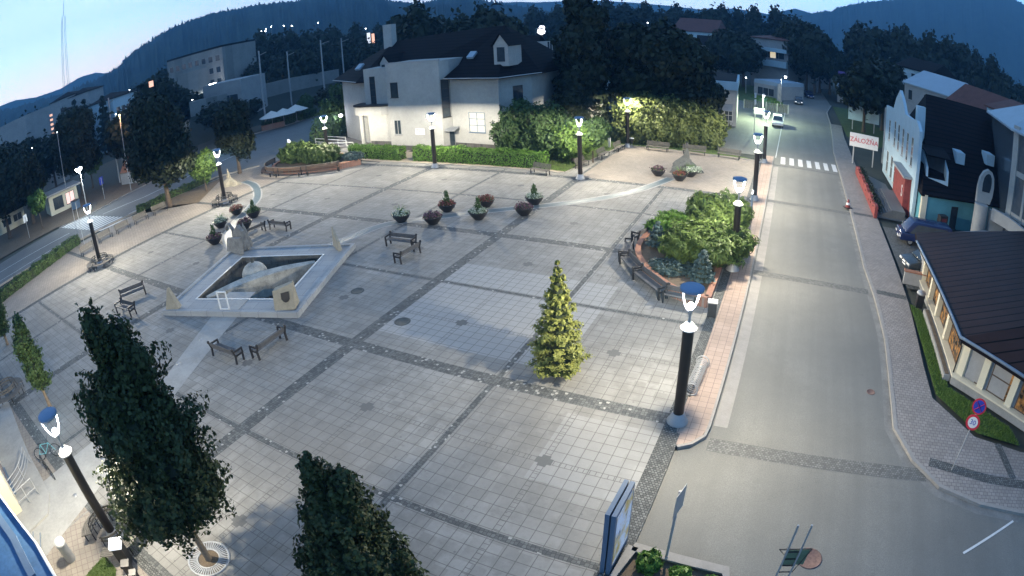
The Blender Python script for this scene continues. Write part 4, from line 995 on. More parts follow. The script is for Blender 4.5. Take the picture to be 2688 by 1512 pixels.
def shrub(name, lab, loc, rx, ry, h, mat, n, leaf, seed=1, group=None, cat='shrub', aspect=2.2, lump=0.22, z0=0.0, rz=0, nb=8, spiky=0.9):
    t = thing(name, lab, cat, loc, rz, group); r = random.Random(seed)
    bl = [(0, 0, z0 + h*0.45, rx*0.75, ry*0.75, h*0.52)]
    for i in range(nb):
        a = 2*math.pi*i/nb + r.uniform(-.3, .3); q = r.uniform(0.45, 0.68)
        bl.append((rx*q*math.cos(a), ry*q*math.sin(a), z0 + h*r.uniform(.3, .58), rx*r.uniform(.3, .45), ry*r.uniform(.3, .45), h*r.uniform(.3, .45)))
    P, d = blob_points(bl, n, 0.42, lump, seed)
    o = leaf_mesh('foliage', P, d + np.array([0, 0, spiky*0.4]), leaf, mat, aspect, 0.8, parent=t)
    core_mesh(bl, 0.72, 'leaf_dark', 'shade_core', o)
    mb = MB()
    for k in range(4): mb.tube([(0, 0, 0), (rx*0.25*math.cos(k*1.6), ry*0.25*math.sin(k*1.6), z0 + h*0.45)], [0.05, 0.03], 5)
    mb.build('stems', 'bark', t)
    return t
shrub('mountain_pine', 'large bushy mountain pine at the near side of the round bed by the street', (-4.4, 33.3, 0.45), 3.0, 2.8, 2.0, 'leaf_yew', 38000, 0.085, 11, z0=0, aspect=4.5)
shrub('mountain_pine', 'paler tall mountain pine behind, touching the street lamp of the round bed', (-4.3, 38.2, 0.45), 2.4, 2.2, 2.45, 'leaf_yew', 27000, 0.085, 12, aspect=4.5)
shrub('juniper', 'bright yellow-green juniper spilling over the left wall of the round bed', (-6.8, 36.6, 0.45), 2.0, 1.9, 1.05, 'leaf_hedge', 15000, 0.08, 13, aspect=4.5)
conifer('blue_spruce', 'small blue spruce behind the benches in the round bed', (-7.5, 33.6, 0.45), 1.7, 0.75, 'leaf_blue', 1500, 0.12, 5, layers=7)
conifer('blue_spruce', 'small blue spruce at the near end of the round bed behind the lamp head', (-4.0, 29.6, 0.45), 1.9, 0.85, 'leaf_blue', 1600, 0.12, 6, layers=7)
shrub('ground_cover', 'low blue-green ground cover behind the benches of the round bed', (-6.0, 30.6, 0.42), 1.6, 1.2, 0.45, 'leaf_blue', 1800, 0.10, 14)
seg = [((-3.9, 27.35), (-5.6, 27.5), 'near end bench of the round bed, partly behind the lamp head'), ((-5.75, 27.65), (-7.7, 29.6), 'long dark bench second along the round bed'),
       ((-7.75, 29.75), (-9.0, 31.4), 'dark bench third along the round bed'), ((-9.1, 31.6), (-9.35, 33.8), 'bench whose seat slats catch the light, at the outer bulge of the round bed'),
       ((-9.3, 35.0), (-8.3, 38.2), 'dark bench on the far side of the round bed')]
for i, (p, q, lab) in enumerate(seg):
    p, q = Vector((*p, 0)), Vector((*q, 0)); cx = (p+q)/2; a = facing(q, p) ; L = (q-p).length
    # front must look away from the bed
    fr = Vector((math.sin(a), -math.cos(a))); out = Vector((cx.x - bc1.x, cx.y - bc1.y))
    if fr.dot(out) < 0: a += math.pi
    o = dup(B1, (cx.x, cx.y, 0), a, lab, 'benches round the street-side shrub bed', (L/2.1, 1, 1))
tb_ = thing('litter_bin', 'dark square litter bin at the near end of the round bed', 'litter bin', (-2.9, 26.6, 0), R(5))
MB().prism([(-.22, -.2), (.22, -.2), (.22, .2), (-.22, .2)], 0.08, 0.82).build('bin_body', 'black_metal', tb_); MB().box(-.25, .25, -.23, .23, 0.84, 0.9).build('lid', 'grey_metal', tb_); MB().box(-.1, .1, -.1, .1, 0, 0.08).build('foot', 'grey_metal', tb_)
# crescent bed top left
bp = smooth_path([(-43.0, 48.3), (-44.5, 46.1), (-48.0, 44.2), (-52.3, 43.9), (-54.6, 46.2), (-54.0, 49.2), (-51.0, 50.6), (-46.0, 50.2)], 4)
bed2, bc2 = bed('crescent_bed', 'crescent shrub bed with a brick end pier in front of the house', bp, 0.6, 'brick_top', 'brick')
shrub('mountain_pine', 'wide dark mountain pine in the crescent bed, left half', (-51.6, 47.4, 0.5), 2.9, 2.2, 2.2, 'leaf_yew', 24000, 0.10, 21, aspect=4)
shrub('mountain_pine', 'mountain pine in the crescent bed, right half beside the lamp', (-47.9, 47.4, 0.5), 2.7, 1.8, 1.9, 'leaf_yew', 20000, 0.10, 22, aspect=4)
shrub('blue_juniper', 'low blue-grey juniper at the right end of the crescent bed', (-43.9, 48.2, 0.55), 1.5, 0.9, 0.9, 'leaf_blue', 2200, 0.13, 23)
for i, (a0, a1, lab) in enumerate([(0, 0.25, 'lit curved bench at the right part of the crescent bed'), (0.25, 0.5, 'curved bench in the middle of the crescent bed'), (0.5, 0.75, 'brown bench at the left bend of the crescent bed'), (0.75, 1.0, 'dark bench at the far left tip of the crescent bed')]):
    path = smooth_path([(-43.8, 45.9), (-46.5, 43.9), (-49.5, 42.9), (-52.8, 42.9), (-55.2, 44.6), (-56.2, 47.2)], 8); n = len(path)-1
    seg_ = path[int(a0*n):int(a1*n)+1]; ctr = seg_[len(seg_)//2]; seg_ = [(s_.x-ctr.x, s_.y-ctr.y) for s_ in seg_]
    t = thing('curved_bench', lab, 'bench', (ctr.x, ctr.y, 0), 0, 'curved benches along the crescent bed')
    s = MB(); od = (ctr - bc2).normalized()
    for k in range(5): kerbline([(x + od.x*(0.35-k*0.09), y + od.y*(0.35-k*0.09)) for x, y in seg_], 0.07, 0.42, 0.46, s)
    s.build('seat', 'wood_brown', t); s = MB()
    for z in (0.56, 0.67, 0.78, 0.89): kerbline([(x - od.x*0.14, y - od.y*0.14) for x, y in seg_], 0.04, z, z+0.085, s)
    s.build('backrest', 'wood_brown', t); s = MB(); kerbline([(x - od.x*0.14, y - od.y*0.14) for x, y in seg_], 0.10, 0.985, 1.01, s); s.build('top_rail', 'wood_grey', t)
    for x, y in (seg_[1], seg_[-2]):
        s = MB(); s.bar((x+od.x*0.3, y+od.y*0.3, 0), (x+od.x*0.3, y+od.y*0.3, 0.42), 0.12); s.bar((x-od.x*0.15, y-od.y*0.15, 0), (x-od.x*0.15, y-od.y*0.15, 0.98), 0.10); s.bar((x-od.x*.15, y-od.y*.15, .39), (x+od.x*.36, y+od.y*.36, .39), .08); s.build('leg', 'black_metal', t)

# ---------------------------------------------------------------- clipped hedges
def hedge(lab, pts, w_, h, n, seed=1, leaf=0.11, mat='leaf_hedge', name='clipped_hedge', wav=0.05):
    pts = [Vector(p[:2]) for p in pts]; o0 = pts[0]; t = thing(name, lab, 'hedge', (o0.x, o0.y, 0)); r = np.random.default_rng(seed)
    L = [p - o0 for p in pts]; seg = [(L[i], L[i+1]) for i in range(len(L)-1)]; ln = np.array([(b-a).length for a, b in seg]); P, Nn = [], []
    per = w_ + 2*h
    for _ in range(n):
        i = r.choice(len(seg), p=ln/ln.sum()); a, b = seg[i]; d = (b-a).normalized(); q = Vector((-d.y, d.x)); u = r.random(); s_ = r.random()*per; base = a + (b-a)*u
        wv = 1 + wav*math.sin(u*40) + wav*math.sin(u*17+2) + r.normal()*0.05; dp = r.random()**2*0.25
        if s_ < w_: off, z, nn = (s_-w_/2)*wv, h*wv - dp*0.4, (0, 0, 1)
        else:
            sd = 1 if s_ - w_ < h else -1; z = ((s_-w_) % h); off = sd*w_/2*wv - sd*dp*0.5; nn = (q.x*sd, q.y*sd, 0.25)
        P.append((base.x + q.x*off, base.y + q.y*off, z)); Nn.append(nn)
    for (a, b, sg) in ((L[0], L[1], -1), (L[-1], L[-2], -1)):
        d = (b-a).normalized(); q = Vector((-d.y, d.x))
        for _ in range(int(n*0.02)+20): 
            s_ = (r.random()-.5)*w_; P.append((a.x + q.x*s_ , a.y + q.y*s_, r.random()*h)); Nn.append((-d.x, -d.y, 0.2))
    cr = leaf_mesh('foliage', np.array(P), np.array(Nn), leaf, mat, 1.4, 0.8, parent=t)
    kerbline(L, w_*0.80, 0.0, h*0.88, MB()).build('shade_core', 'leaf_dark', cr)  # added dark block that keeps light out of the hedge
    return t
hedge('short clipped hedge before the entrance terrace of the white house', [(-47.0, 51.6), (-39.2, 51.1)], 1.3, 1.35, 5200, 1)
hedge('long bright clipped hedge running in front of the white house and bushes', [(-37.4, 51.2), (-22.3, 51.0)], 1.3, 1.45, 9000, 2)
hedge('low loose hedge between the left road and the square', [(-54.6, 4.5), (-57.6, 13.0), (-59.9, 18.0), (-60.6, 19.9)], 1.0, 0.95, 6500, 3, 0.13, 'leaf_mid', 'loose_hedge', 0.12)
hedge('small low hedge by the big dark tree at the left road', [(-61.2, 29.0), (-61.4, 40.0)], 0.8, 0.7, 2500, 4, 0.13, 'leaf_mid', 'loose_hedge', 0.12)

# ---------------------------------------------------------------- lit poster box, posts, rails, covers
t = thing('poster_box', 'tall blue-framed light box with a glowing poster facing the street', 'advertising box', (-2.82, 10.85, 0), R(88))
for sy in (-1, 1): MB().box(-0.72, 0.72, sy*0.09-0.065, sy*0.09+0.065, 0.0, 2.6).build('frame', 'blue_metal', t)
mp_ = NT('poster_print'); cmx = mp_.mix(mp_.ramp(mp_.noise(1.6, 5), 0.45, 0.62), (0.92, 0.90, 0.97), (0.85, 0.55, 0.16)); cmx = mp_.mix(mp_.ramp(mp_.noise(3.1, 4), 0.58, 0.7), cmx, (0.30, 0.26, 0.30))
mp_.col(cmx); mp_.t.links.new(cmx, mp_.b.inputs['Emission Color']); mp_.b.inputs['Emission Strength'].default_value = 0.085; M['poster'] = mp_.m
MB().box(-0.60, 0.60, -0.168, -0.157, 0.36, 2.46).build('lit_poster', 'poster', t); MB().box(-0.60, 0.60, 0.157, 0.168, 0.36, 2.46).build('lit_poster', 'poster', t)
q = c('22', 1158, 1330)
t = thing('sign_post', 'grey road sign seen edge-on, standing in the small shrub bed at the junction', 'sign', (q.x, q.y, 0), R(78))
MB().tube([(0, 0, 0), (0.0, 0, 3.0)], 0.04, 10).build('post', 'grey_metal', t); MB().box(-0.30, 0.30, -0.055, -0.04, 2.2, 3.05).build('sign_plate', 'grey_metal', t); MB().box(-0.05, 0.05, -0.04, 0.04, 2.5, 2.58).build('clamp', 'grey_metal', t)
# shrub bed at the junction
bp = [(-2.38, 11.3), (0.55, 11.15), (1.0, 9.6), (-2.6, 9.6)]
t, bc3 = bed('junction_bed', 'kerbed bed of bare soil with small shrubs at the junction', bp, 0.12, 'kerb', 'kerb', 'dirt')
for i, (x, y, s_, lab) in enumerate([(-1.75, 10.75, 0.42, 'leftmost small green shrub in the junction bed'), (-0.72, 10.55, 0.36, 'middle small green shrub in the junction bed'), (0.15, 10.45, 0.30, 'right small yellowish shrub in the junction bed'), ]):
    shrub('small_shrub', lab, (x, y, 0.03), s_, s_, s_*1.3, 'leaf_hedge', 900, 0.09, 30+i, 'small shrubs of the junction bed', aspect=2.6, nb=5)
# tall double post with ladder rungs and a green panel
q = g(2030, 1512)
t = thing('twin_post_sign', 'twin metal posts with rungs and a green panel rising from the junction bed', 'sign frame', (q.x + 0.2, q.y - 0.35, 0), R(12))
for x in (-0.2, 0.2):
    MB().tube([(x, 0, 0), (x, 0, 2.75)], 0.035, 8).build('post', 'grey_metal', t)
mb = MB(); [mb.bar((-0.2, 0, z), (0.2, 0, z), 0.03) for z in (0.7, 1.0, 1.3, 1.62)]; mb.bar((-0.45, 0.02, 1.72), (0.55, 0.02, 1.72), 0.03); mb.bar((-0.45, 0.02, 1.72), (0.1, 0.3, 0.9), 0.02); mb.bar((0.55, 0.02, 1.72), (0.2, -0.1, 0.8), 0.02); mb.build('rungs', 'black_metal', t)
MB().box(-0.16, 0.5, 0.03, 0.045, 1.0, 1.66).build('green_panel', plain('pale_green_panel', (0.12, 0.17, 0.11), 0.6), t)
# spiral hose / rack behind the front lamp
t = thing('bicycle_rack', 'coiled metal bicycle rack lying on the sett band behind the front lamp', 'bicycle rack', (-2.55, 20.8, 0), R(88))
mb = MB(); mb.tube([(-1.05 + 2.1*k/140, 0.24*math.cos(k*0.72), 0.30 + 0.24*math.sin(k*0.72)) for k in range(141)], 0.018, 5); mb.build('coil', 'grey_metal', t)
for x in (-1.1, 1.1):
    MB().tube([(x, 0.28*math.cos(a), 0.30 + 0.28*math.sin(a)) for a in np.linspace(0, 2*math.pi, 17)[:-1]], 0.03, 6, closed=True).build('end_hoop', 'grey_metal', t)
MB().box(-1.2, 1.2, -0.04, 0.04, 0.0, 0.05).build('base_rail', 'black_metal', t)
# blue advertising board beside the second street lamp
q = g(1972, 590)
t = thing('blue_board', 'narrow blue advertising board on the footway behind the shrub bed', 'sign', (-2.3, 42.2, 0), R(90)); MB().box(-0.6, 0.6, -0.05, 0.05, 0.3, 2.3).build('panel', 'blue_metal', t)
for x in (-0.45, 0.45): MB().box(x-0.04, x+0.04, -0.04, 0.04, 0, 0.3).build('leg', 'grey_metal', t)
# covers in the paving
for (k, x, y), s_, lab in [(('11', 1105, 978), 0.42, 'round iron cover on the pale paving left of the spruce'), (('11', 765, 747), 0.40, 'round iron cover right of the fountain rim'), (('32', 320, 1300), 0.45, 'round reddish iron cover on the asphalt beside the twin posts'), (('32', 780, 45), 0.22, 'small iron valve cover in the middle of the street')]:
    p = c(k, x, y); z = 0.004 if k == '11' else RZ + 0.002
    pl(MB().lathe([(s_, 0), (s_, 0.012), (s_*0.92, 0.016), (s_*0.9, 0.010), (0, 0.012)], seg=24), 'manhole_cover', 'rust' if k == '32' else 'rock', lab, 'manhole cover', (p.x, p.y, z), 0, 'iron covers')
q = g(1345, 692)
# ---------------------------------------------------------------- building helpers (all part coordinates are relative to the building's base point)
class Bld:
    def __init__(s, name, lab, cat, o, rz=0):
        s.o = Vector((o[0], o[1], 0)); s.t = thing(name, lab, cat, s.o, rz)
    def L(s, p): return (p[0]-s.o.x, p[1]-s.o.y)
    def block(s, poly, z0, z1, mat, name='wall'):
        return MB().prism([s.L(p) for p in poly], z0, z1).build(name, mat, s.t)
    def window(s, a, b, u, z, w_, h, frame='frame_white', pane='glass', cols=2, rows=1, proud=0.03, name='window', lit=None):
        """window on the wall line a->b (outer face to the right of a->b), u metres from a, sill at z"""
        a, b = Vector(s.L(a)), Vector(s.L(b)); d = (b-a).normalized(); nrm = Vector((d.y, -d.x))
        m = Matrix([[d.x, nrm.x, 0, a.x], [d.y, nrm.y, 0, a.y], [0, 0, 1, 0], [0, 0, 0, 1]])
        f = MB(); t = 0.07
        f.box(u, u+w_, -0.04, proud, z-t, z, m); f.box(u, u+w_, -0.04, proud, z+h-t, z+h, m)
        f.box(u, u+t, -0.04, proud, z, z+h-t, m); f.box(u+w_-t, u+w_, -0.04, proud, z, z+h-t, m)
        for k in range(1, cols): x = u + w_*k/cols; f.box(x-t/2, x+t/2, -0.04, proud-0.005, z, z+h-t, m)
        for k in range(1, rows): zz = z + h*k/rows; f.box(u+t, u+w_-t, -0.04, proud-0.008, zz-t/2, zz+t/2, m)
        f.box(u-0.06, u+w_+0.06, 0, 0.14, z-t-0.05, z-t-0.002, m)
        fo = f.build(name, frame, s.t)
        MB().box(u+t, u+w_-t, -0.03, proud-0.02, z, z+h-t, m).build('pane', pane, fo)
        return fo
    def roof(s, eave, ridge, ze, zr, mat='roof_dark', name='roof', thick=0.18):
        """eave: polygon; ridge: list of 1+ points; each eave edge rises to the ridge point(s) nearest"""
        E_ = [Vector((*s.L(p[:2]), p[2] if len(p) > 2 else ze)) for p in eave]; Rg = [Vector((*s.L(p[:2]), p[2] if len(p) > 2 else zr)) for p in ridge]
        near = [min(range(len(Rg)), key=lambda j: (Rg[j].to_2d()-e.to_2d()).length) for e in E_]
        vs = [tuple(v) for v in E_ + Rg]; n = len(E_); fs = []
        for i in range(n):
            j = (i+1) % n
            if near[i] == near[j]: fs.append((i, j, n+near[i]))
            else:
                step = 1 if near[j] > near[i] else -1; ch = list(range(near[i], near[j]+step, step)); fs.append((i, j, *[n+k for k in ch[::-1]]))
        mb = MB(); mb.add(vs, fs); mb.add([tuple(v - Vector((0, 0, thick))) for v in E_], [tuple(range(n))[::-1]])
        mb.add([tuple(v) for v in E_] + [tuple(v - Vector((0, 0, thick))) for v in E_], [(i, (i+1) % n, n+(i+1) % n, n+i) for i in range(n)])
        return mb.build(name, mat, s.t)
    def gutter(s, pts, z, mat='grey_metal', r=0.07, name='gutter'):
        return MB().tube([(*s.L(p), z) for p in pts], r, 6).build(name, mat, s.t)

# ---------------------------------------------------------------- white house behind the square
H = Bld('white_house', 'white rendered house with a dark steep roof and a round entrance balcony', 'house', (-42, 60))
H.block([(-57.3, 62.3), (-49.3, 58.0), (-48.7, 57.95), (-48.7, 61.1), (-43.9, 61.1), (-43.9, 70), (-54, 73)], 0.0, 8.0, 'render_white', 'left_wall')
H.block([(-48.65, 56.9), (-43.85, 56.9), (-43.85, 61), (-48.65, 61)], 0.0, 9.9, 'render_white', 'tower_wall')
H.block([(-43.8, 55.2), (-36.5, 55.3), (-35.95, 56.5), (-35.95, 60), (-43.8, 60)], 0.55, 10.4, 'render_white', 'front_wall')
H.block([(-43.75, 55.25), (-36.53, 55.35), (-35.98, 56.55), (-35.98, 60), (-43.75, 60)], 0.0, 0.55, 'plinth', 'plinth')
H.block([(-35.9, 56.5), (-29.6, 55.9), (-27.8, 60.3), (-28, 71), (-35.9, 71)], 0.8, 8.8, 'render_white', 'right_wall')
H.block([(-35.87, 56.55), (-29.63, 55.95), (-27.85, 60.3), (-28.05, 70.9), (-35.87, 70.9)], 0.0, 0.8, 'plinth', 'plinth')
H.block([(-43.9, 55.15), (-36.45, 55.25), (-36.4, 55.5), (-43.9, 55.42)], 10.402, 10.55, 'grey_metal', 'parapet_cap')
H.roof([(-59.6, 62.9), (-50.0, 56.9), (-44, 57.2), (-36.3, 57.2), (-36.0, 55.4), (-28.9, 54.8), (-26.9, 61.0), (-26.9, 73), (-55, 76)], [(-50.0, 65.5, 12.9), (-32.5, 64, 13.9)], 8.35, 16, 'roof_dark')
H.gutter([(-59.6, 62.9), (-50.0, 56.9)], 8.3); H.gutter([(-36.0, 55.35), (-28.9, 54.75), (-26.85, 61.0)], 8.3)
# entrance: round balcony, column, glazing, panel wall
bal = [(-50.6 + 0.0, 58.6)] + [(-48.2 - 2.5*math.cos(a)*1.0, 57.5 - 1.9*math.sin(a)) for a in np.linspace(0.15, 1.45, 8)] + [(-45.2, 55.5), (-43.85, 55.9), (-43.85, 58)]
bal = [(float(x), float(y)) for x, y in bal]
H.block(bal, 4.2, 5.25, 'render_white', 'balcony'); H.block([((x+47)*1.03-47, (y-57)*1.05+57-0.04) for x, y in bal], 5.252, 5.4, 'black_metal', 'balcony_rim')
ppl = H.L((-48.9, 56.1)); MB().lathe([(0.30, 0), (0.30, 4.2)], ppl[0], ppl[1], 14).build('column', 'render_white', H.t)
H.block([(-47.7, 56.0), (-44.3, 55.8), (-44.3, 56.0), (-47.7, 56.2)], 0.9, 4.19, 'render_white', 'panel_wall')
H.block([(-47.65, 56.05), (-44.3, 55.85), (-44.3, 56.85), (-47.65, 56.85)], 0.1, 0.898, 'plinth', 'plinth')
H.window((-48.5, 56.9), (-43.85, 56.9), 0.02, 0.9, 0.75, 3.2, 'grey_metal', 'glass', 1, 3, name='glass_door')
H.window((-57.3, 62.3), (-49.3, 58.0), 6.9, 0.3, 1.7, 3.0, 'frame_white', 'blinds', 2, 2, name='door')
dpi = H.L((-44.1, 55.7)); MB().tube([(dpi[0], dpi[1], 0), (dpi[0], dpi[1], 9.6)], 0.10, 8).build('downpipe', 'grey_metal', H.t)
dpi = H.L((-29.5, 55.75)); MB().tube([(dpi[0], dpi[1], 0), (dpi[0], dpi[1], 8.2)], 0.09, 8).build('downpipe', 'grey_metal', H.t)
FA_, FB_ = (-43.8, 55.2), (-36.5, 55.3)
H.window(FA_, FB_, 0.55, 6.4, 1.05, 1.75, 'black_metal', 'glass', 1); H.window(FA_, FB_, 0.65, 1.95, 1.0, 1.7, 'grey_metal', 'glass', 2)
H.window((-36.5, 55.3), (-35.95, 56.5), 0.14, 3.9, 1.05, 4.3, 'black_metal', 'glass', 1, 4)
H.window((-48.65, 56.9), (-43.85, 56.9), 0.9, 5.5, 0.85, 3.4, 'black_metal', 'glass', 1, 4)
H.window((-35.9, 56.5), (-29.6, 55.9), 2.3, 2.15, 2.1, 2.2, 'blue_metal', 'blinds', 2, 3)
H.window((-29.6, 55.9), (-27.8, 60.3), 2.0, 5.0, 1.4, 2.1, 'black_metal', 'glass', 2); H.window((-29.6, 55.9), (-27.8, 60.3), 2.0, 1.7, 1.3, 1.9, 'grey_metal', 'glass', 2)
# notice board with three lines of print, wall box, small canopy
sgn = H.block([(-40.15, 55.12), (-38.85, 55.14), (-38.85, 55.19), (-40.15, 55.17)], 1.9, 2.62, 'sign_white', 'notice_board')
for k, (ln, sz) in enumerate((('MESTSKY DOM', 0.15), ('kultury', 0.12), ('vstup z boku', 0.10))):
    text_part(ln, sz, (-39.5+42, 55.105-60, 2.46-0.2*k), (math.pi/2, 0, R(0.8)), 'black_metal', sgn, 'lettering', 0.003)
cnb = H.L((-35.6, 56.0)); mb = MB(); mb.plate([(cnb[0]-0.9, cnb[1]+0.45, 2.6), (cnb[0]+0.6, cnb[1]+0.45, 2.6), (cnb[0]+0.75, cnb[1]-0.9, 2.35), (cnb[0]-0.6, cnb[1]-0.9, 2.35)], (0, 0, 0.08))
mb.build('door_canopy', 'grey_metal', H.t)
H.window((-36.2, 55.95), (-35.6, 56.45), 0.05, 0.3, 0.7, 2.0, 'grey_metal', 'glass', 1, name='side_door')
# dormers, roof lights and chimney
def dormer(cx, cy, z, w_, h, dz):
    mb = MB(); x, y = H.L((cx, cy)); mb.box(x-w_/2, x+w_/2, y, y+3.2, z, z+h)
    mb.add([(x-w_/2, y, z+h), (x+w_/2, y, z+h), (x, y, z+h+dz)], [(0, 1, 2)]); d_ = mb.build('dormer', 'render_white', H.t)
    mb = MB(); mb.add([(x-w_/2-.2, y-.25, z+h-0.1), (x, y-.25, z+h+dz+.12), (x, y+4.5, z+h+dz+.12), (x-w_/2-.2, y+4.5, z+h-0.1), (x+w_/2+.2, y-.25, z+h-0.1), (x+w_/2+.2, y+4.5, z+h-0.1)], [(0, 1, 2, 3), (1, 4, 5, 2)]); mb.build('dormer_roof', 'roof_dark', d_)
    f = MB().box(x-0.45, x+0.45, y-0.05, y, z+0.5, z+h-0.2).build('dormer_window', 'glass', d_)
dormer(-29.6, 56.9, 9.4, 1.7, 2.3, 1.2)
dormer(-46.3, 58.3, 9.4, 1.4, 1.0, 0.9)
for (px_, py_, zz) in ((-34.0, 58.6, 10.35), (-52.0, 60.4, 9.75)):
    x, y = H.L((px_, py_)); m4 = Matrix.Translation((x, y, zz)) @ Matrix.Rotation(R(31), 4, 'X') @ Matrix.Rotation(R(0), 4, 'Z')
    MB().box(-0.4, 0.4, -0.6, 0.6, 0.25, 0.5, m4).build('roof_light', 'roof_blue', H.t)
x, y = H.L((-50.2, 64.8)); MB().box(x-0.7, x+0.7, y-0.55, y+0.55, 11.0, 15.4).build('chimney', 'render_white', H.t)
# steps, ramp rails
q = (-47.5, 53.2)
t = thing('entrance_steps', 'entrance steps and landing of the white house behind the clipped hedge', 'steps', (*q, 0))
MB().prism([(-4.5, 0.4), (3.0, -0.2), (3.4, 3.0), (-3.2, 3.6)], -0.03, 0.16).prism([(-3.6, 1.0), (3.0, 0.5), (3.4, 3.1), (-3.0, 3.5)], 0.16, 0.34).build('landing', 'concrete', t)
for k in range(4): MB().box(2.8, 3.4, 0.0+0.2*k, 0.2+0.2*k, -0.03, 0.10+0.07*k).build('step', 'concrete', t)
for pts_ in ([(-58.5, 57.0), (-53.5, 56.2), (-51.2, 55.4)], [(-55.3, 53.6), (-52.6, 54.4), (-49.6, 54.8)], [(-58.6, 58.4), (-53.4, 57.6)]):
    t = thing('handrail', {-58.5: 'left white handrail of the entrance ramp of the white house', -55.3: 'bent white handrail in front of the entrance column', -58.6: 'rear rail of the ramp against the bushes of the white house'}[pts_[0][0]], 'handrail', (*pts_[0], 0), 0, 'ramp handrails')
    ll = [(p[0]-pts_[0][0], p[1]-pts_[0][1]) for p in pts_]
    for z in (0.55, 1.0): MB().tube([(*p, z) for p in ll], 0.04, 6).build('rail', 'white_metal', t)
    for p in ll: MB().tube([(*p, 0), (*p, 1.0)], 0.04, 6).build('post', 'white_metal', t)
# wall lamp at the left corner of the house
t = thing('wall_lamp', 'bright round wall lamp on the left corner of the white house', 'lamp', (-57.9, 62.0, 3.2))
MB().lathe([(0.0, -0.3), (0.26, -0.16), (0.32, 0.0), (0.26, 0.16), (0, 0.3)], seg=12).build('globe', 'opal', t); MB().bar((0, 0, 0), (0.6, 0.3, 0), 0.06).build('bracket', 'grey_metal', t)
ld = bpy.data.lights.new('globe_light', 'POINT'); ld.energy = 200; ld.color = (0.85, 0.88, 1.0); ld.shadow_soft_size = 0.35; lo = bpy.data.objects.new('globe_light', ld); COL.objects.link(lo); lo.parent = t; lo.location = (-0.3, -0.35, 0)

# ---------------------------------------------------------------- restaurant on the right with the low brown roof
Rr = Bld('restaurant', 'low restaurant with white pillars, wide windows and a dark brown seamed roof', 'restaurant', (12, 28))
W0, W1, W2 = (10.35, 35.6), (10.45, 24.1), (14.6, 20.9)
back = [(26, 12), (32, 20), (30, 45), (17.5, 44), (10.35, 40)]
Rr.block([(10.62, 35.4), (10.62, 24.25), (14.7, 21.15), (25.9, 12.6), (30, 20), (29, 44), (18, 43.5), (10.62, 39)], 0.0, 2.35, 'render_grey', 'inner_wall')
Rr.block([(10.20, 35.6), (10.2, 24.0), (14.5, 20.75), (14.7, 21.05), (10.56, 24.2), (10.56, 35.6)], 0.0, 0.42, 'concrete', 'sill_wall')
Rr.block([(10.12, 35.6), (10.12, 23.95), (14.45, 20.68), (14.72, 21.08), (10.6, 24.22), (10.6, 35.6)], 0.422, 0.50, 'render_cream', 'sill_cap')
def pillar(p, wd, a): 
    x, y = Rr.L(p); m4 = Matrix.Translation((x, y, 0)) @ Matrix.Rotation(a, 4, 'Z'); MB().box(-wd/2, wd/2, -0.16, 0.16, 0.50, 2.35, m4).build('pillar', 'render_cream', Rr.t)
aB = math.atan2(W2[1]-W1[1], W2[0]-W1[0])
for y_ in (35.3, 32.6, 30.3, 27.6): pillar((10.42, y_), 0.35, R(90))
pillar((10.65, 24.25), 0.62, R(-50))
for k in (1.55, 3.55): d_ = Vector((W2[0]-W1[0], W2[1]-W1[1])).normalized(); pillar((W1[0]+0.1+d_.x*k, W1[1]+0.1+d_.y*k), 0.42, aB)
wmat = NT('warm_lit_interior'); cmw = wmat.mix(wmat.ramp(wmat.noise(2.4, 5), 0.40, 0.66), (0.02, 0.018, 0.015), (0.42, 0.20, 0.06)); wmat.col(cmw); wmat.set(Roughness=0.15); wmat.t.links.new(cmw, wmat.b.inputs['Emission Color']); wmat.b.inputs['Emission Strength'].default_value = 0.22; M['warm_window'] = wmat.m
for y0, y1 in ((24.9, 27.4), (27.85, 30.1), (30.55, 32.4), (32.8, 35.1)): Rr.window((10.6, y1), (10.6, y0), 0.0, 0.55, y1-y0, 1.65, 'wood_brown', 'warm_window', 2, 2)
for k0, k1 in ((0.35, 1.35), (1.78, 3.35), (3.8, 5.0)): Rr.window((10.75, 24.2), (14.75, 21.1), k0, 0.55, k1-k0, 1.65, 'wood_brown', 'warm_window', 1, 2)
ev = [(9.75, 36.3), (9.95, 23.9), (13.6, 21.0), (25, 12.2), (33, 14), (31, 45), (16.2, 41.6), (10.0, 38.4)]
mb = MB(); zf = lambda x, y: 2.42 + 0.0
E3 = [(*Rr.L(p), 2.5) for p in ev]; rp = [(*Rr.L((20.5, 36.0)), 5.4), (*Rr.L((20.5, 24.5)), 5.4)]
mb.add(E3 + rp, [(0, 1, 9, 8), (1, 2, 3, 9), (3, 4, 9), (4, 5, 8, 9), (5, 6, 7, 8), (7, 0, 8)]); mb.build('roof', 'roof_brown', Rr.t)
mb = MB(); mb.prism([Rr.L(p) for p in ev], 2.26, 2.49).build('fascia', 'roof_dark', Rr.t)
Rr.gutter([(9.68, 36.4), (9.88, 23.84), (13.55, 20.9), (25, 12.1)], 2.55, 'blue_metal', 0.085)
Rr.gutter([(9.95, 23.84), (10.25, 24.0)], 2.3, 'black_metal', 0.05, 'pipe_elbow'); dpx = Rr.L((10.28, 24.3)); MB().tube([(dpx[0]-.25, dpx[1]-.1, 2.3), (dpx[0], dpx[1]-.05, 1.9), (dpx[0]-.02, dpx[1]-.05, 0.05)], 0.045, 8).build('downpipe', 'black_metal', Rr.t)
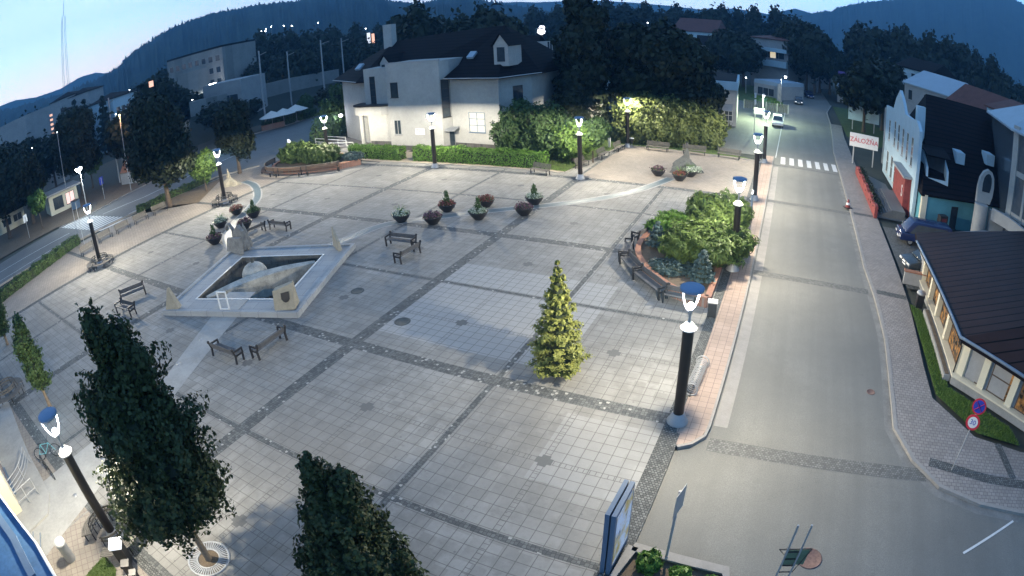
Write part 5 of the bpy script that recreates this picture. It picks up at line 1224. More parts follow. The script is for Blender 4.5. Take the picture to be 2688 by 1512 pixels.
# planter trough, low wall with red top, bin
t = thing('planter_trough', 'long low concrete trough between the roadside lawn and the restaurant', 'planter', (9.95, 28, 0)); MB().box(-0.22, 0.20, -3.8, 3.3, 0.0, 0.32).build('trough', 'concrete', t); MB().box(-0.14, 0.12, -3.7, 3.2, 0.322, 0.34).build('soil', 'dirt', t)
t = thing('low_wall', 'low wall with a red brick coping beside the parked dark car', 'wall', (9.95, 35.35, 0), R(-4)); MB().box(-1.0, 0.85, -0.16, 0.16, 0, 0.82).build('wall', 'render_grey', t); MB().box(-1.04, 0.85, -0.2, 0.2, 0.822, 0.90).build('coping', 'brick_top', t)
t = thing('wheelie_bin', 'black bin with a grey domed lid at the corner of the low wall', 'litter bin', (9.55, 32.05, 0))
MB().prism([(-.24, -.24), (.24, -.24), (.24, .24), (-.24, .24)], 0.05, 0.85).build('body', 'black_metal', t); MB().lathe([(0.30, 0.85), (0.33, 0.9), (0.28, 1.0), (0.0, 1.06)], seg=14).build('lid', 'grey_metal', t)
for s_ in (-1, 1): MB().box(s_*.2-.03, s_*.2+.03, -.08, .08, 0, .07).build('wheel', 'rubber', t)

# ---------------------------------------------------------------- white gabled shop front and the red entrance
S_ = Bld('gabled_shop', 'white shop building with a stepped gable facade, tall dark windows and a red entrance', 'shop', (13, 57))
xf = 12.25
prof = [(49.9, 0), (49.9, 7.9), (51.4, 8.6), (53.6, 8.4), (57.0, 8.4), (58.2, 9.3), (60.4, 10.4), (62.6, 9.3), (64, 8.0), (68.8, 7.8), (68.8, 0)]
mb = MB(); mb.plate([(xf-S_.o.x, y-S_.o.y, z) for y, z in prof], (0.32, 0, 0)); mb.build('facade', 'render_blue', S_.t)
for y_, h_ in ((52.0, 2.6), (54.4, 2.6), (56.8, 2.6), (59.3, 2.6), (61.6, 2.6), (65.2, 2.2)):
    S_.window((xf, y_+1.0), (xf, y_), 0, 4.3, 0.9, h_, 'frame_white', 'glass', 1, 3)
for y_ in (59.6, 62.0, 65.0): S_.window((xf, y_+1.3), (xf, y_), 0, 0.7, 1.2, 2.3, 'frame_white', 'glass', 2, 2)
S_.block([(11.55, 51.4), (xf-0.01, 51.4), (xf-0.01, 57.2), (11.55, 57.2)], 0, 3.3, 'red_paint', 'red_porch'); S_.block([(11.3, 51.1), (xf-0.01, 51.1), (xf-0.01, 57.5), (11.3, 57.5)], 3.31, 3.5, 'grey_metal', 'porch_canopy')
text_part('S', 1.5, (11.5-13, 52.2-57, 1.9), (R(90), 0, R(-90)), 'sign_white', S_.t, 'letter')
mb = MB(); mb.plate([(xf-0.03-13, 50.4-57, 0), (xf-0.03-13, 51.2-57, 0), (xf-0.03-13, 52.8-57, 3.4), (xf-0.03-13, 52.1-57, 3.4)], (-0.05, 0, 0)); mb.build('red_stripe', 'red_paint', S_.t)
S_.block([(12.9, 68.9), (12.9, 73.8), (20, 73.8), (20, 68.9)], 0, 7.0, 'render_grey', 'rear_wall')
x, y = S_.L((13.6, 55.5)); MB().box(x-.45, x+.45, y-.45, y+.45, 6.2, 9.6).build('chimney', 'render_blue', S_.t)
t = thing('red_wall', 'red painted low wall with a ragged top along the shop steps', 'wall', (8.45, 56.7, 0), R(0.5)); mb = MB()
for k in range(14): mb.box(-0.14, 0.14, -8.2+1.15*k, -7.05+1.15*k-0.002, 0, 0.75 + (0.30 if k % 3 == 0 else 0.1 if k % 3 == 1 else 0.2))
mb.build('wall', 'red_paint', t)
P, d = blob_points([(0.35, -7+1.4*k, 0.75, 0.45, 0.8, 0.4) for k in range(11)], 1800, 0.5, 0.3, 3); leaf_mesh('hanging_plants', P, d, 0.12, 'leaf_dark', parent=t)
t = thing('shop_steps', 'dark steps leading to the red shop entrance', 'steps', (10.2, 53.2, 0)); mb = MB()
for k in range(6): mb.box(-1.3+0.25*k, 1.35, -3.8, 3.6, 0.02+0.12*k, 0.13+0.12*k)
mb.build('treads', 'asphalt_old', t)
t = thing('traffic_cone', 'small red and white cone lying on the footway edge by the shop', 'cone', c('31', 600, 120) + Vector((0, 0, 0.01)), R(30)); MB().box(-.35, .35, -.3, .3, 0, 0.08).build('base', 'black_metal', t); MB().lathe([(0.25, 0.08), (0.16, 0.4), (0.05, 0.75)], seg=12).build('cone', 'red_paint', t); MB().lathe([(0.205, 0.3), (0.145, 0.48)], seg=12, cap=False).build('band', 'sign_white', t)
# house with the tall dark roof behind the van
K_ = Bld('dark_roofed_house', 'house with a huge dark roof and a turquoise ground floor wall behind the blue van', 'house', (17, 52))
K_.block([(13.35, 48.5), (17.9, 50.3), (20.5, 51.0), (27, 53), (27, 68), (12.7, 68), (12.7, 50)], 0, 2.9, 'turquoise', 'wall')
K_.roof([(12.62, 48.2), (18.3, 49.7), (28.5, 52.5), (28.5, 70), (12.62, 70)], [(15.5, 61, 10.6), (26, 62, 10.6)], 2.95, 9.2, 'roof_dark')
for px_ in (13.35, 15.55):
    x, y = K_.L((px_, 50.1)); MB().plate([(x, y, 3.4), (x, y+2.9, 4.9), (x, y+2.7, 6.0), (x, y+0.3, 4.9)], (0.22, 0, 0)).build('loggia_cheek', 'render_blue', K_.t)
x, y = K_.L((13.58, 50.15)); MB().box(x, x+1.96, y, y+0.15, 3.3, 4.05).build('loggia_parapet', 'render_blue', K_.t); MB().box(x, x+1.96, y+1.2, y+1.3, 4.3, 6.1).build('loggia_door', 'glass', K_.t); MB().plate([(x-.3, y+.1, 5.9), (x+2.3, y+.1, 5.9), (x+2.3, y+3.2, 6.3), (x-.3, y+3.2, 6.3)], (0, 0, .1)).build('loggia_roof', 'roof_dark', K_.t)
for px_, py_, zz in ((17.8, 53.3, 5.7), (21.7, 54.0, 6.2)):
    x, y = K_.L((px_, py_)); MB().box(x-0.5, x+0.5, y-.3, y+1.6, zz-0.3, zz+0.75).build('dormer', 'render_blue', K_.t)
K_.block([(12.75, 48.3), (13.3, 48.3), (13.3, 48.85), (12.75, 48.85)], 0, 2.9, 'render_cream', 'corner_column'); K_.window((13.35, 48.5), (17.9, 50.3), 3.2, 0.2, 0.9, 1.9, 'black_metal', 'glass', 1, name='door')
t = thing('black_cabinet', 'black cabinet standing before the turquoise wall', 'cabinet', (14.9, 47.6, 0), R(20)); MB().box(-.45, .45, -.3, .3, 0, 1.7).build('body', 'black_metal', t); MB().box(-.3, .3, -.315, -.30, 1.2, 1.5).build('label_plate', 'red_paint', t)
# salon building with white curved parapet and glass front at the right edge
G_ = Bld('glass_front_building', 'tall glass fronted building with white round column and curved white parapets at the right edge', 'building', (21, 47))
G_.block([(21.5, 46.3), (24.5, 39.0), (34, 34), (40, 50), (24, 60)], 0, 10.5, 'glass_pale', 'glass_wall')
G_.roof([(20.9, 46.6), (24.2, 38.4), (34.5, 33.2), (41, 50), (23.6, 61)], [(28, 52, 14)], 10.6, 14, 'roof_blue')
for z_ in (3.4, 6.9): G_.block([(21.42, 46.28), (24.42, 38.96), (33.9, 33.9), (34, 34.3), (24.6, 39.2), (21.6, 46.4)], z_, z_+0.45, 'render_white', 'floor_band')
for i, (a_, b_) in enumerate((((21.5, 46.3), (24.5, 39.0)), ((24.5, 39.0), (34, 34)))):
    a_, b_ = Vector(a_), Vector(b_); L_ = (b_-a_).length; d_ = (b_-a_)/L_; n_ = Vector((d_.y, -d_.x)) * (1 if i >= 0 else 1)
    k = 0.0
    while k <= L_ + 0.01:
        p = a_ + d_*k; x, y = G_.L(p); m4 = Matrix.Translation((x, y, 0)) @ Matrix.Rotation(math.atan2(d_.y, d_.x), 4, 'Z')
        hw = 0.38 if k == 0 else 0.15; MB().box(-hw, hw, -0.16, 0.16, 0, 10.3 if k else 11.0, m4).build('mullion', 'render_white' if k < 4 else 'grey_metal', G_.t); k += 1.9
cx, cy = G_.L((18.35, 46.4)); MB().lathe([(0.72, 0), (0.72, 3.7)], cx, cy, 20).build('round_column', 'render_white', G_.t)
G_.block([(19.4, 46.3), (21.0, 46.0), (21.2, 46.6), (19.4, 46.9)], 0, 3.4, 'render_white', 'pier')
mb = MB(); x, y = G_.L((18.6, 46.7))
arch = [(-0.75, 3.72), (0.75, 3.72), (0.95, 4.4), (1.0, 5.2), (0.9, 6.0), (0.62, 6.45), (0.25, 6.6), (-0.25, 6.35), (-0.6, 5.8), (-0.75, 5.0)]
mb.plate([(x + u, y, z) for u, z in arch], (0, 0.45, 0)); ar = mb.build('arched_gable', 'render_white', G_.t)
mb = MB(); mb.plate([(x + u*0.55 + 0.12, y - 0.03, 4.7 + (z-3.72)*0.55) for u, z in arch], (0, 0.02, 0)); mb.build('arch_window', 'glass', ar)
cv = smooth_path([(19.5, 46.0), (20.8, 44.0), (21.6, 41.2), (23.5, 38.2), (26.5, 35.2)], 5)
mb = MB(); kerbline([G_.L(p) for p in cv], 0.35, 2.7, 3.7, mb); mb.build('curved_parapet', 'render_white', G_.t)
t = thing('hanging_lamp', 'small warm lamp glowing behind the glass at the right edge', 'lamp', (23.2, 41.8, 7.6)); MB().lathe([(0.05, -0.3), (0.28, -0.1), (0.25, 0.2), (0.05, 0.3)], seg=10).build('shade', glow('warm_lamp', (1, 0.8, 0.55), 2.0), t); MB().tube([(0, 0, 0.3), (0, 0, 0.9)], 0.03, 5).build('rod', 'grey_metal', t)

# ---------------------------------------------------------------- blue roof and shop front in the bottom left corner
bl = Bld('corner_building', 'building corner with a blue flat roof and pale wall in the bottom left corner', 'building', (-22, -4))
e0, e1 = g(0, 1335), g(150, 1512)
A1 = g(-60, 1255, 4.2); A2_ = g(0, 1300, 4.2); A3 = g(95, 1425, 4.2); A4 = g(155, 1530, 4.2)
bl.block([tuple(p[:2]) for p in (A1, A2_, A3, A4)] + [(A4.x-6, A4.y-7), (A1.x-8, A1.y-7)], 3.7, 4.2, 'blue_roof_felt', 'roof')
def inset(p): return (p.x-0.7, p.y-0.35)
bl.block([inset(A1), inset(A2_), inset(A3), inset(A4), (A4.x-6.5, A4.y-7.5), (A1.x-8.5, A1.y-7.5)], 0, 3.69, 'render_cream', 'wall')
mb = MB(); kerbline([bl.L(p) for p in (A1, A2_, A3, A4)], 0.08, 4.0, 4.28, mb); mb.build('roof_edge', 'white_metal', bl.t)
mb = MB(); kerbline([bl.L((p.x-0.9, p.y-0.7)) for p in (A1, A2_, A3, A4)], 0.3, 4.2, 4.26, mb); mb.build('roof_seam', 'blue_metal', bl.t)
# long pale wall / terrace at the left edge with railings
sf = Bld('shop_building', 'shop wall with a dark display window at the left edge above the blue roof', 'shop', (-30, 0))
wa, wb = Vector(g(-30, 1130)[:2]), Vector(g(62, 1345)[:2])
dW = (wb-wa).normalized(); nW = Vector((-dW.y, dW.x))
if nW.dot(wa) < 0: nW = -nW
sf.block([tuple(wa), tuple(wb), tuple(wb + nW*6), tuple(wa + nW*6)], 0, 3.2, 'render_cream', 'wall')
sf.window(*((tuple(wa), tuple(wb)) if Vector((dW.y, -dW.x)).dot(nW) < 0 else (tuple(wb), tuple(wa))), 1.4, 0.3, 2.6, 2.3, 'blue_metal', 'warm_window', 2, 1)
ter = thing('entrance_terrace', 'smooth pale curved terrace ramp in front of the shop front', 'ramp', (-26, 2, 0))
tp_ = [g(-40, 1045), g(25, 1060), g(75, 1190), g(105, 1245), g(132, 1300), g(128, 1352), g(60, 1420), g(-40, 1330)]
MB().prism([(p.x+26, p.y-2) for p in tp_], 0, 0.10).build('slab', 'concrete_path', ter)
def rail(lab, p0, p1, n, hs, bend=0):
    t = thing('railing', lab, 'railing', (p0.x, p0.y, 0.1), 0, 'railings by the corner building'); L_ = Vector((p1.x-p0.x, p1.y-p0.y)); q = Vector((-L_.y, L_.x)).normalized()
    pt = lambda k, z: (L_.x*k + q.x*bend*math.sin(math.pi*k), L_.y*k + q.y*bend*math.sin(math.pi*k), z)
    for h_ in hs: MB().tube([pt(k/10, h_) for k in range(11)], 0.025, 6).build('bar', 'grey_metal', t)
    for k in range(n): MB().tube([pt(k/(n-1), 0), pt(k/(n-1), hs[-1])], 0.025, 6).build('post', 'grey_metal', t)
rail('curved grey railing of the terrace ramp', g(82, 1220), g(40, 1320), 3, (0.3, 0.5, 0.7, 0.95), 0.35)
rail('straight grey railing at the near side of the terrace ramp', g(105, 1302), g(60, 1345), 3, (0.4, 0.9))
t = thing('entrance_stairs', 'white stairs with dark treads edges at the corner building', 'steps', (-20.0, -0.9, 0), R(-28)); mb = MB()
for k in range(5): MB().box(-1.1, 0.7, -0.34*k-0.34, -0.34*k, 0, 0.15*(k+1)).build('step', 'concrete_path', t)
for k in range(5): MB().box(-1.1, 0.7, -0.34*k-0.04, -0.34*k+0.0, 0.15*(k+1)+0.002, 0.15*(k+1)+0.02).build('nosing', 'blue_metal', t)
q = c('02', 535, 1320)
t = thing('round_bin', 'tall grey cylindrical bin with a pale lid at the stairs in the bottom left corner', 'litter bin', (q.x, q.y, 0)); MB().lathe([(0.26, 0), (0.26, 0.85)], seg=18).build('body', 'grey_metal', t); MB().lathe([(0.28, 0.85), (0.28, 0.95), (0.1, 1.0), (0, 1.0)], seg=18).build('lid', 'white_metal', t)
# lit menu boxes near the ring bench
q = g(305, 1450)
for i, (px_, py_, s_, lab) in enumerate(((300, 1425, 0.55, 'bright white lit box by the near ring bench'), (326, 1478, 0.36, 'smaller box top next to the bright lit box'), (346, 1502, 0.3, 'dark and white striped box at the bottom edge'))):
    p = g(px_, py_, 1.0); t = thing('display_box', lab, 'display box', (p.x, p.y, 0), R(-38)); MB().box(-s_/2, s_/2, -s_/2, s_/2, 0.9, 1.0).build('lid', 'screen' if i == 0 else 'black_metal', t)
    MB().box(-s_*0.42, s_*0.42, -s_*0.42, s_*0.42, 0.0, 0.898).build('body', 'black_metal', t)
# ---------------------------------------------------------------- near trees
def col_blobs(H0, H1, r, lean, n=8, seed=0, taper=0.55, mid=0.38):
    rr = random.Random(seed); out = []
    for i in range(n):
        f = (i+0.5)/n; z = H0 + (H1-H0)*f; q = r*(1 - taper*abs(f-mid)**1.2*1.5)*(1 if f < .8 else 0.8)
        out.append((lean[0]*f + rr.uniform(-.25, .25)*r, lean[1]*f + rr.uniform(-.25, .25)*r, z, q*rr.uniform(.85, 1.1), q*rr.uniform(.85, 1.1), (H1-H0)/n*1.15))
    return out
p = c('02', 1575, 1320)
def near_tree(lab, base, H, r, H0, n, leaf, mat, seed, group='young linden trees by the camera', tr=0.11, corek=0.8, cat='tree', name='linden_tree', rz=0, nb=8, taper=0.55, mid=0.38, extra=()):
    return make_tree(name, lab, cat, base, col_blobs(H0, H, r, (0, 0), nb, seed, taper, mid) + list(extra), n, leaf, mat, H*0.8, tr, group, seed, rz, 'bark_light', 1.35, 0.5, 0.28, True, (0, 0), corek)
near_tree('big dark young linden in the lower left, its trunk in a round grate', (p.x, p.y, 0), 8.9, 1.7, 2.2, 60000, 0.105, 'leaf_near', 3, extra=[(0.9, 0.5, 3.6, 0.9, 0.8, 0.9), (-0.75, 0.6, 5.6, 0.6, 0.6, 0.7), (0.75, 0.5, 6.1, 0.5, 0.5, 0.6)], nb=10, taper=0.68, corek=0.72, mid=0.2)
q = g(848, 1262, 4.6); q = (q.x, q.y)
near_tree('dark young tree rising from the bottom edge left of centre', (*q, 0), 5.0, 1.25, 0.8, 46000, 0.10, 'leaf_near', 12, extra=[(0.95, 0.15, 1.7, 0.85, 0.8, 0.75), (0.6, -0.5, 2.3, 0.8, 0.7, 0.8), (1.5, -0.1, 1.0, 0.7, 0.7, 0.6)], taper=0.62, corek=0.72, mid=0.15, nb=9)
near_tree('slim green columnar tree at the left edge above the lamp head', (*g(135, 1075)[:2], 0), 5.2, 0.7, 1.5, 8500, 0.12, 'leaf_mid', 8, 'columnar trees at the left edge')
near_tree('second columnar tree at the very left edge', (*g(20, 905)[:2], 0), 4.9, 0.85, 1.1, 8500, 0.12, 'leaf_mid', 9, 'columnar trees at the left edge')
t = thing('tree_grate', 'round pale slotted iron grate round the trunk of the big linden', 'tree grate', (p.x, p.y, 0))
mb = MB(); mb.lathe([(0.82, 0.004), (0.82, 0.03), (0.74, 0.03), (0.74, 0.004)], seg=32, cap=False); mb.lathe([(0.46, 0.004), (0.46, 0.03), (0.40, 0.03), (0.40, 0.004)], seg=32, cap=False)
for k in range(48): a = 2*math.pi*k/48; mb.bar((0.45*math.cos(a), 0.45*math.sin(a), 0.02), (0.75*math.cos(a), 0.75*math.sin(a), 0.02), 0.045, 0.02)
mb.build('ring', 'grey_metal', t); MB().lathe([(0.75, 0.005), (0, 0.008)], seg=28).build('soil', 'dirt', t)
# trees along the left road
def road_tree(name, lab, base, H, rx, n, leaf, mat, seed, tr=0.25, th=None, group=None, H0=None, ry=None, sub=0.5):
    H0 = H0 if H0 is not None else H*0.22; zc = (H+H0)/2
    return make_tree(name, lab, 'tree', (base[0], base[1], 0), round_blobs(rx, (H-H0)/2, zc, 12, seed, ry, sub), n, leaf, mat, H*0.6, tr, group, seed)
b = c('00', 1280, 1540) 
b = g(446, 543)
road_tree('broad_tree', 'big dark round tree by the left road behind the bench row', b, hz(b, 425, 235), 4.1, 14000, 0.30, 'leaf_dark', 31, 0.3, H0=1.7)
b = g(630, 455)
road_tree('broad_tree', 'dark tree right of the small lit maple at the left corner of the square', b, hz(b, 605, 262), 2.6, 10000, 0.26, 'leaf_dark', 32, 0.22, H0=1.6)
b = g(543, 502)
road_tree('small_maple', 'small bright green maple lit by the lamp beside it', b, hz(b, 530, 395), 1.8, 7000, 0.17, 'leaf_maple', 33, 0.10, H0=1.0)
for i, (bx, by, tx, ty, rx, lab) in enumerate(((222, 525, 215, 276, 4.8, 'dark round tree behind the glaring road lamp on the left'), (30, 640, 20, 372, 6.0, 'dark tree at the left picture edge beyond the road'), (92, 600, 88, 385, 3.6, 'dark tree left of the orange kiosk'))):
    b = g(bx, by); b = (b.x*1.06, b.y*1.06); road_tree('broad_tree', lab, b, hz(b, tx, ty), rx, 11000, 0.38, 'leaf_dark', 40+i, 0.3, group='dark trees beyond the left road', H0=2.6)
b = g(112, 600); road_tree('young_tree', 'slender young tree with lit leaves beyond the left road', b, 5.2, 1.6, 2200, 0.28, 'leaf_maple', 47, 0.08, H0=2.2)
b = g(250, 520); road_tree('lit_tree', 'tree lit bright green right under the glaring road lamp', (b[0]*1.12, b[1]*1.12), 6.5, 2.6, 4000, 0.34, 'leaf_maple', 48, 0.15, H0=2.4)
b = g(806, 300); road_tree('young_tree', 'young green tree beside the cream parasols', b, hz(b, 806, 244), 1.7, 3000, 0.3, 'leaf_mid', 49, 0.1, H0=0.6)
b = g(885, 340)
make_tree('bush_row', 'dark bushes against the left wall of the white house', 'shrub', (-60.2, 61.0, 0), [(0, 0, 1.6, 2.2, 2.0, 2.0), (1.2, -2.6, 1.2, 1.4, 1.5, 1.5), (-1.0, 2.5, 2.5, 2.2, 2.5, 3.0), (-1.5, 6.0, 3.5, 2.5, 2.8, 4.0)], 5200, 0.3, 'leaf_mid', 1.0, 0.1, seed=50)
# park on the terrace: lit hedge trees, tall dark trees, cypress
lit = [(-17.2, 66.3, 6.2, 3.0), (-14.6, 66.6, 6.0, 2.9), (-12.0, 66.9, 5.4, 2.7), (-9.7, 67.4, 4.8, 2.3)]
for i, (x, y, h_, r_) in enumerate(lit):
    make_tree('beech_hedge', ['lit beech hedge mass directly behind the corner lamp', 'second lit beech hedge mass right of the corner lamp', 'third beech hedge mass behind the rock', 'right end of the lit beech hedge beside the open yard'][i], 'hedge', (x, y, 0),
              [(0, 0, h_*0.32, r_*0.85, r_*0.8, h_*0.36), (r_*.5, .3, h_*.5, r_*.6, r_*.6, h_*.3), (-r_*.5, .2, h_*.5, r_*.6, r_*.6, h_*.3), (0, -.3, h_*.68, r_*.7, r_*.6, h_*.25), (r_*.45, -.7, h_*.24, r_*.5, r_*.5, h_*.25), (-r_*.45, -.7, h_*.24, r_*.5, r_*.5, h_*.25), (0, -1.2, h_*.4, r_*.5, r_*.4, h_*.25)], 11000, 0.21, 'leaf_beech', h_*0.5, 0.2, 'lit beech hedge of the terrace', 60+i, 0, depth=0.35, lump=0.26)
ta = (-16.6, 71.8); road_tree('tall_linden', 'huge dark tree towering behind the lit beech hedge', ta, hz(ta, 1760, 55), 7.4, 15000, 0.5, 'leaf_dark', 70, 0.5, H0=3.0, ry=5.0, sub=0.42)
ta = (-12.6, 74.2); road_tree('tall_linden', 'lower dark tree to the right behind the beech hedge', ta, hz(ta, 1830, 200), 4.6, 8000, 0.45, 'leaf_dark', 71, 0.4, H0=2.0)
b = (-24.6, 63.0)
make_tree('cypress', 'tall narrow dark poplar-like tree between the white house and the park trees', 'tree', (-23.9, 66.8, 0), col_blobs(1.2, hz((-23.9, 66.8), 1500, 0), 3.3, (0, 0), 10, 77, 0.5), 14000, 0.5, 'leaf_dark', 14, 0.4, seed=77, corek=0.8)
for i, (x, y, h_, r_, mat, lab) in enumerate([(-26.9, 54.6, 6.3, 2.9, 'leaf_mid', 'large dark bush at the right corner of the white house'), (-23.8, 54.4, 6.5, 2.9, 'leaf_mid', 'dark bush between the house corner and the lit bush'),
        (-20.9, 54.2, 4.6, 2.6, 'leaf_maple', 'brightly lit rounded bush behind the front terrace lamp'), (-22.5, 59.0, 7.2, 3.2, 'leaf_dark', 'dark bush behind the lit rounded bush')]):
    make_tree('big_bush', lab, 'shrub', (x, y, 0), round_blobs(r_, h_*0.46, h_*0.48, 9, 80+i), 11000, 0.19, mat, 1.8, 0.15, 'bushes between the white house and the terrace', 80+i, lump=0.2)
b = c('20', 612, 1225); road_tree('small_tree', 'small round-headed tree with a thin pale trunk on the terrace lawn', (b.x, b.y), 4.6, 1.7, 3800, 0.24, 'leaf_mid', 85, 0.07, H0=1.6)
t = thing('info_post', 'small white post on the terrace lawn by the thin trunked tree', 'post', (*c('20', 735, 1110)[:2], 0)); MB().box(-.12, .12, -.1, .1, 0, 1.0).build('post', 'white_metal', t); MB().box(-.14, .14, -.12, .12, 1.002, 1.06).build('cap', 'grey_metal', t)

# ---------------------------------------------------------------- belts of background trees (shared meshes, each tree its own object)
def proto(kind, seed):
    if kind == 'round': bl = round_blobs(4.2, 4.6, 7.2, 11, seed); n, lf = 2600, 0.62
    elif kind == 'oval': bl = col_blobs(1.5, 13, 3.2, (0, 0), 6, seed, 0.6); n, lf = 2400, 0.60
    else: bl = None
    if bl: return make_tree('background_tree', 'x', 'tree', (0, 0, 0), bl, n, lf, 'leaf_dark', 5, 0.28, 'background trees', seed, depth=0.4, lump=0.25)
    return conifer('background_spruce', 'x', (0, 0, 0), 13, 3.0, 'leaf_dark', 1700, 0.6, seed, 'background spruces')
protos = {'round': [proto('round', 101), proto('round', 102), proto('round', 103)], 'oval': [proto('oval', 104), proto('oval', 105)], 'spruce': [proto('spruce', 106)]}
used = set()
def plant(kind, x, y, h, lab, rz=None, wd=1.0):
    pr = protos[kind][int(rng.integers(len(protos[kind])))]; H0 = {'round': 11.8, 'oval': 13.5, 'spruce': 13.0}[kind]; s_ = h/H0
    rz = rng.uniform(0, 6.28) if rz is None else rz
    if pr.name not in used:
        used.add(pr.name); pr.location = (x, y, 0); pr.rotation_euler = (0, 0, rz); pr.scale = (s_*wd, s_*wd, s_); pr['label'] = lab; return pr
    return dup(pr, (x, y, 0), rz, lab, scale=(s_*wd, s_*wd, s_))
# each row: (start px, end px along the picture, distance, skyline y as seen, kind)
ORD = ['leftmost', 'second', 'third', 'fourth', 'fifth', 'sixth', 'seventh', 'eighth', 'ninth', 'tenth', 'eleventh', 'twelfth', 'thirteenth', 'fourteenth', 'fifteenth', 'sixteenth', 'seventeenth', 'eighteenth', 'nineteenth', 'twentieth']
def ordl(i): return ORD[i] if i < len(ORD) else 'twenty-' + ['first', 'second', 'third', 'fourth', 'fifth', 'sixth'][i-20]
def belt(x0, x1, dist, ytop, n, kinds, lab, jit=8, dj=12, wd=1.15):
    for i in range(n):
        f = (i+0.5)/n; px = x0 + (x1-x0)*f + rng.uniform(-1, 1)*(x1-x0)/n*0.35; yt = (ytop(px) if callable(ytop) else ytop) + rng.uniform(-jit, jit)
        dd_ = dist + rng.uniform(-dj, dj); P_ = far(px, yt, dd_); h_ = max(5.0, P_.z); k_ = kinds[int(rng.integers(len(kinds)))]
        what = {'round': 'round-crowned', 'oval': 'narrow-crowned', 'spruce': 'pointed'}[k_]
        plant(k_, P_.x, P_.y, h_, (f'{ordl(i)} tree from the left {lab}, {what}' if i else f'{what} leftmost tree {lab}') if n > 1 else f'{what} tree {lab}', wd=wd*min(1.3, max(0.8, 12/h_)))
I = lambda pts: (lambda x: float(np.interp(x, [p[0] for p in pts], [p[1] for p in pts])))
belt(1060, 1340, 110, I([(1050, 60), (1090, 22), (1200, 40), (1250, 14), (1350, 50)]), 8, ['round', 'round', 'oval'], 'behind the roof of the white house')
belt(1330, 2120, 215, I([(1330, 70), (1400, 30), (1480, 12), (1560, 10), (1620, 4), (1650, 20), (1750, 22), (1900, 22), (2000, 30), (2100, 45)]), 20, ['round', 'oval'], 'on the skyline beyond the terrace', wd=1.2)
belt(1480, 1620, 120, I([(1480, 70), (1620, 90)]), 3, ['round'], 'just right of the narrow tall tree')
belt(1890, 1960, 138, I([(1890, 70), (1960, 80)]), 3, ['round'], 'left of the balcony building')
belt(2085, 2185, 152, I([(2085, 50), (2120, 60), (2185, 118)]), 5, ['round'], 'between the balcony building and the far street')
belt(2225, 2700, 168, I([(2215, 110), (2230, 75), (2290, 65), (2330, 85), (2420, 88), (2480, 112), (2560, 148), (2688, 230)]), 12, ['round', 'round', 'oval'], 'in the row right of the far street')
belt(2250, 2345, 108, I([(2250, 150), (2345, 160)]), 3, ['round'], 'behind the blank billboard')
belt(2350, 2700, 175, I([(2350, 80), (2500, 105), (2600, 150), (2700, 250)]), 8, ['oval', 'round'], 'behind the roofs on the right')
belt(560, 1060, 185, I([(560, 150), (700, 95), (860, 80), (1000, 70), (1060, 60)]), 16, ['round', 'oval'], 'on the slope beyond the railway wall')
belt(640, 1010, 150, I([(640, 160), (800, 125), (900, 110), (1010, 110)]), 9, ['round'], 'close behind the railway wall')
belt(0, 470, 190, I([(0, 330), (90, 290), (200, 275), (300, 250), (400, 190), (470, 170)]), 13, ['spruce', 'round', 'round'], 'on the rise at the far left')
belt(60, 280, 155, I([(60, 335), (100, 290), (130, 280), (170, 258), (280, 250)]), 6, ['spruce'], 'among the spruces of the far left skyline')
belt(545, 660, 112, I([(545, 268), (660, 262)]), 3, ['round'], 'before the low garages left of the double lamp')
belt(395, 640, 130, I([(395, 190), (440, 225), (640, 262)]), 5, ['round'], 'in front of the grey apartment block')
belt(300, 400, 100, I([(300, 270), (400, 262)]), 2, ['round'], 'behind the left road near the orange roof')
belt(0, 140, 115, I([(0, 375), (140, 345)]), 3, ['round'], 'at the left edge far behind the road')
belt(862, 892, 96, 232, 1, ['round'], 'against the left eaves of the white house')
for o in bpy.data.objects:
    if o.get('label') == 'x': print('UNUSED', o.name)
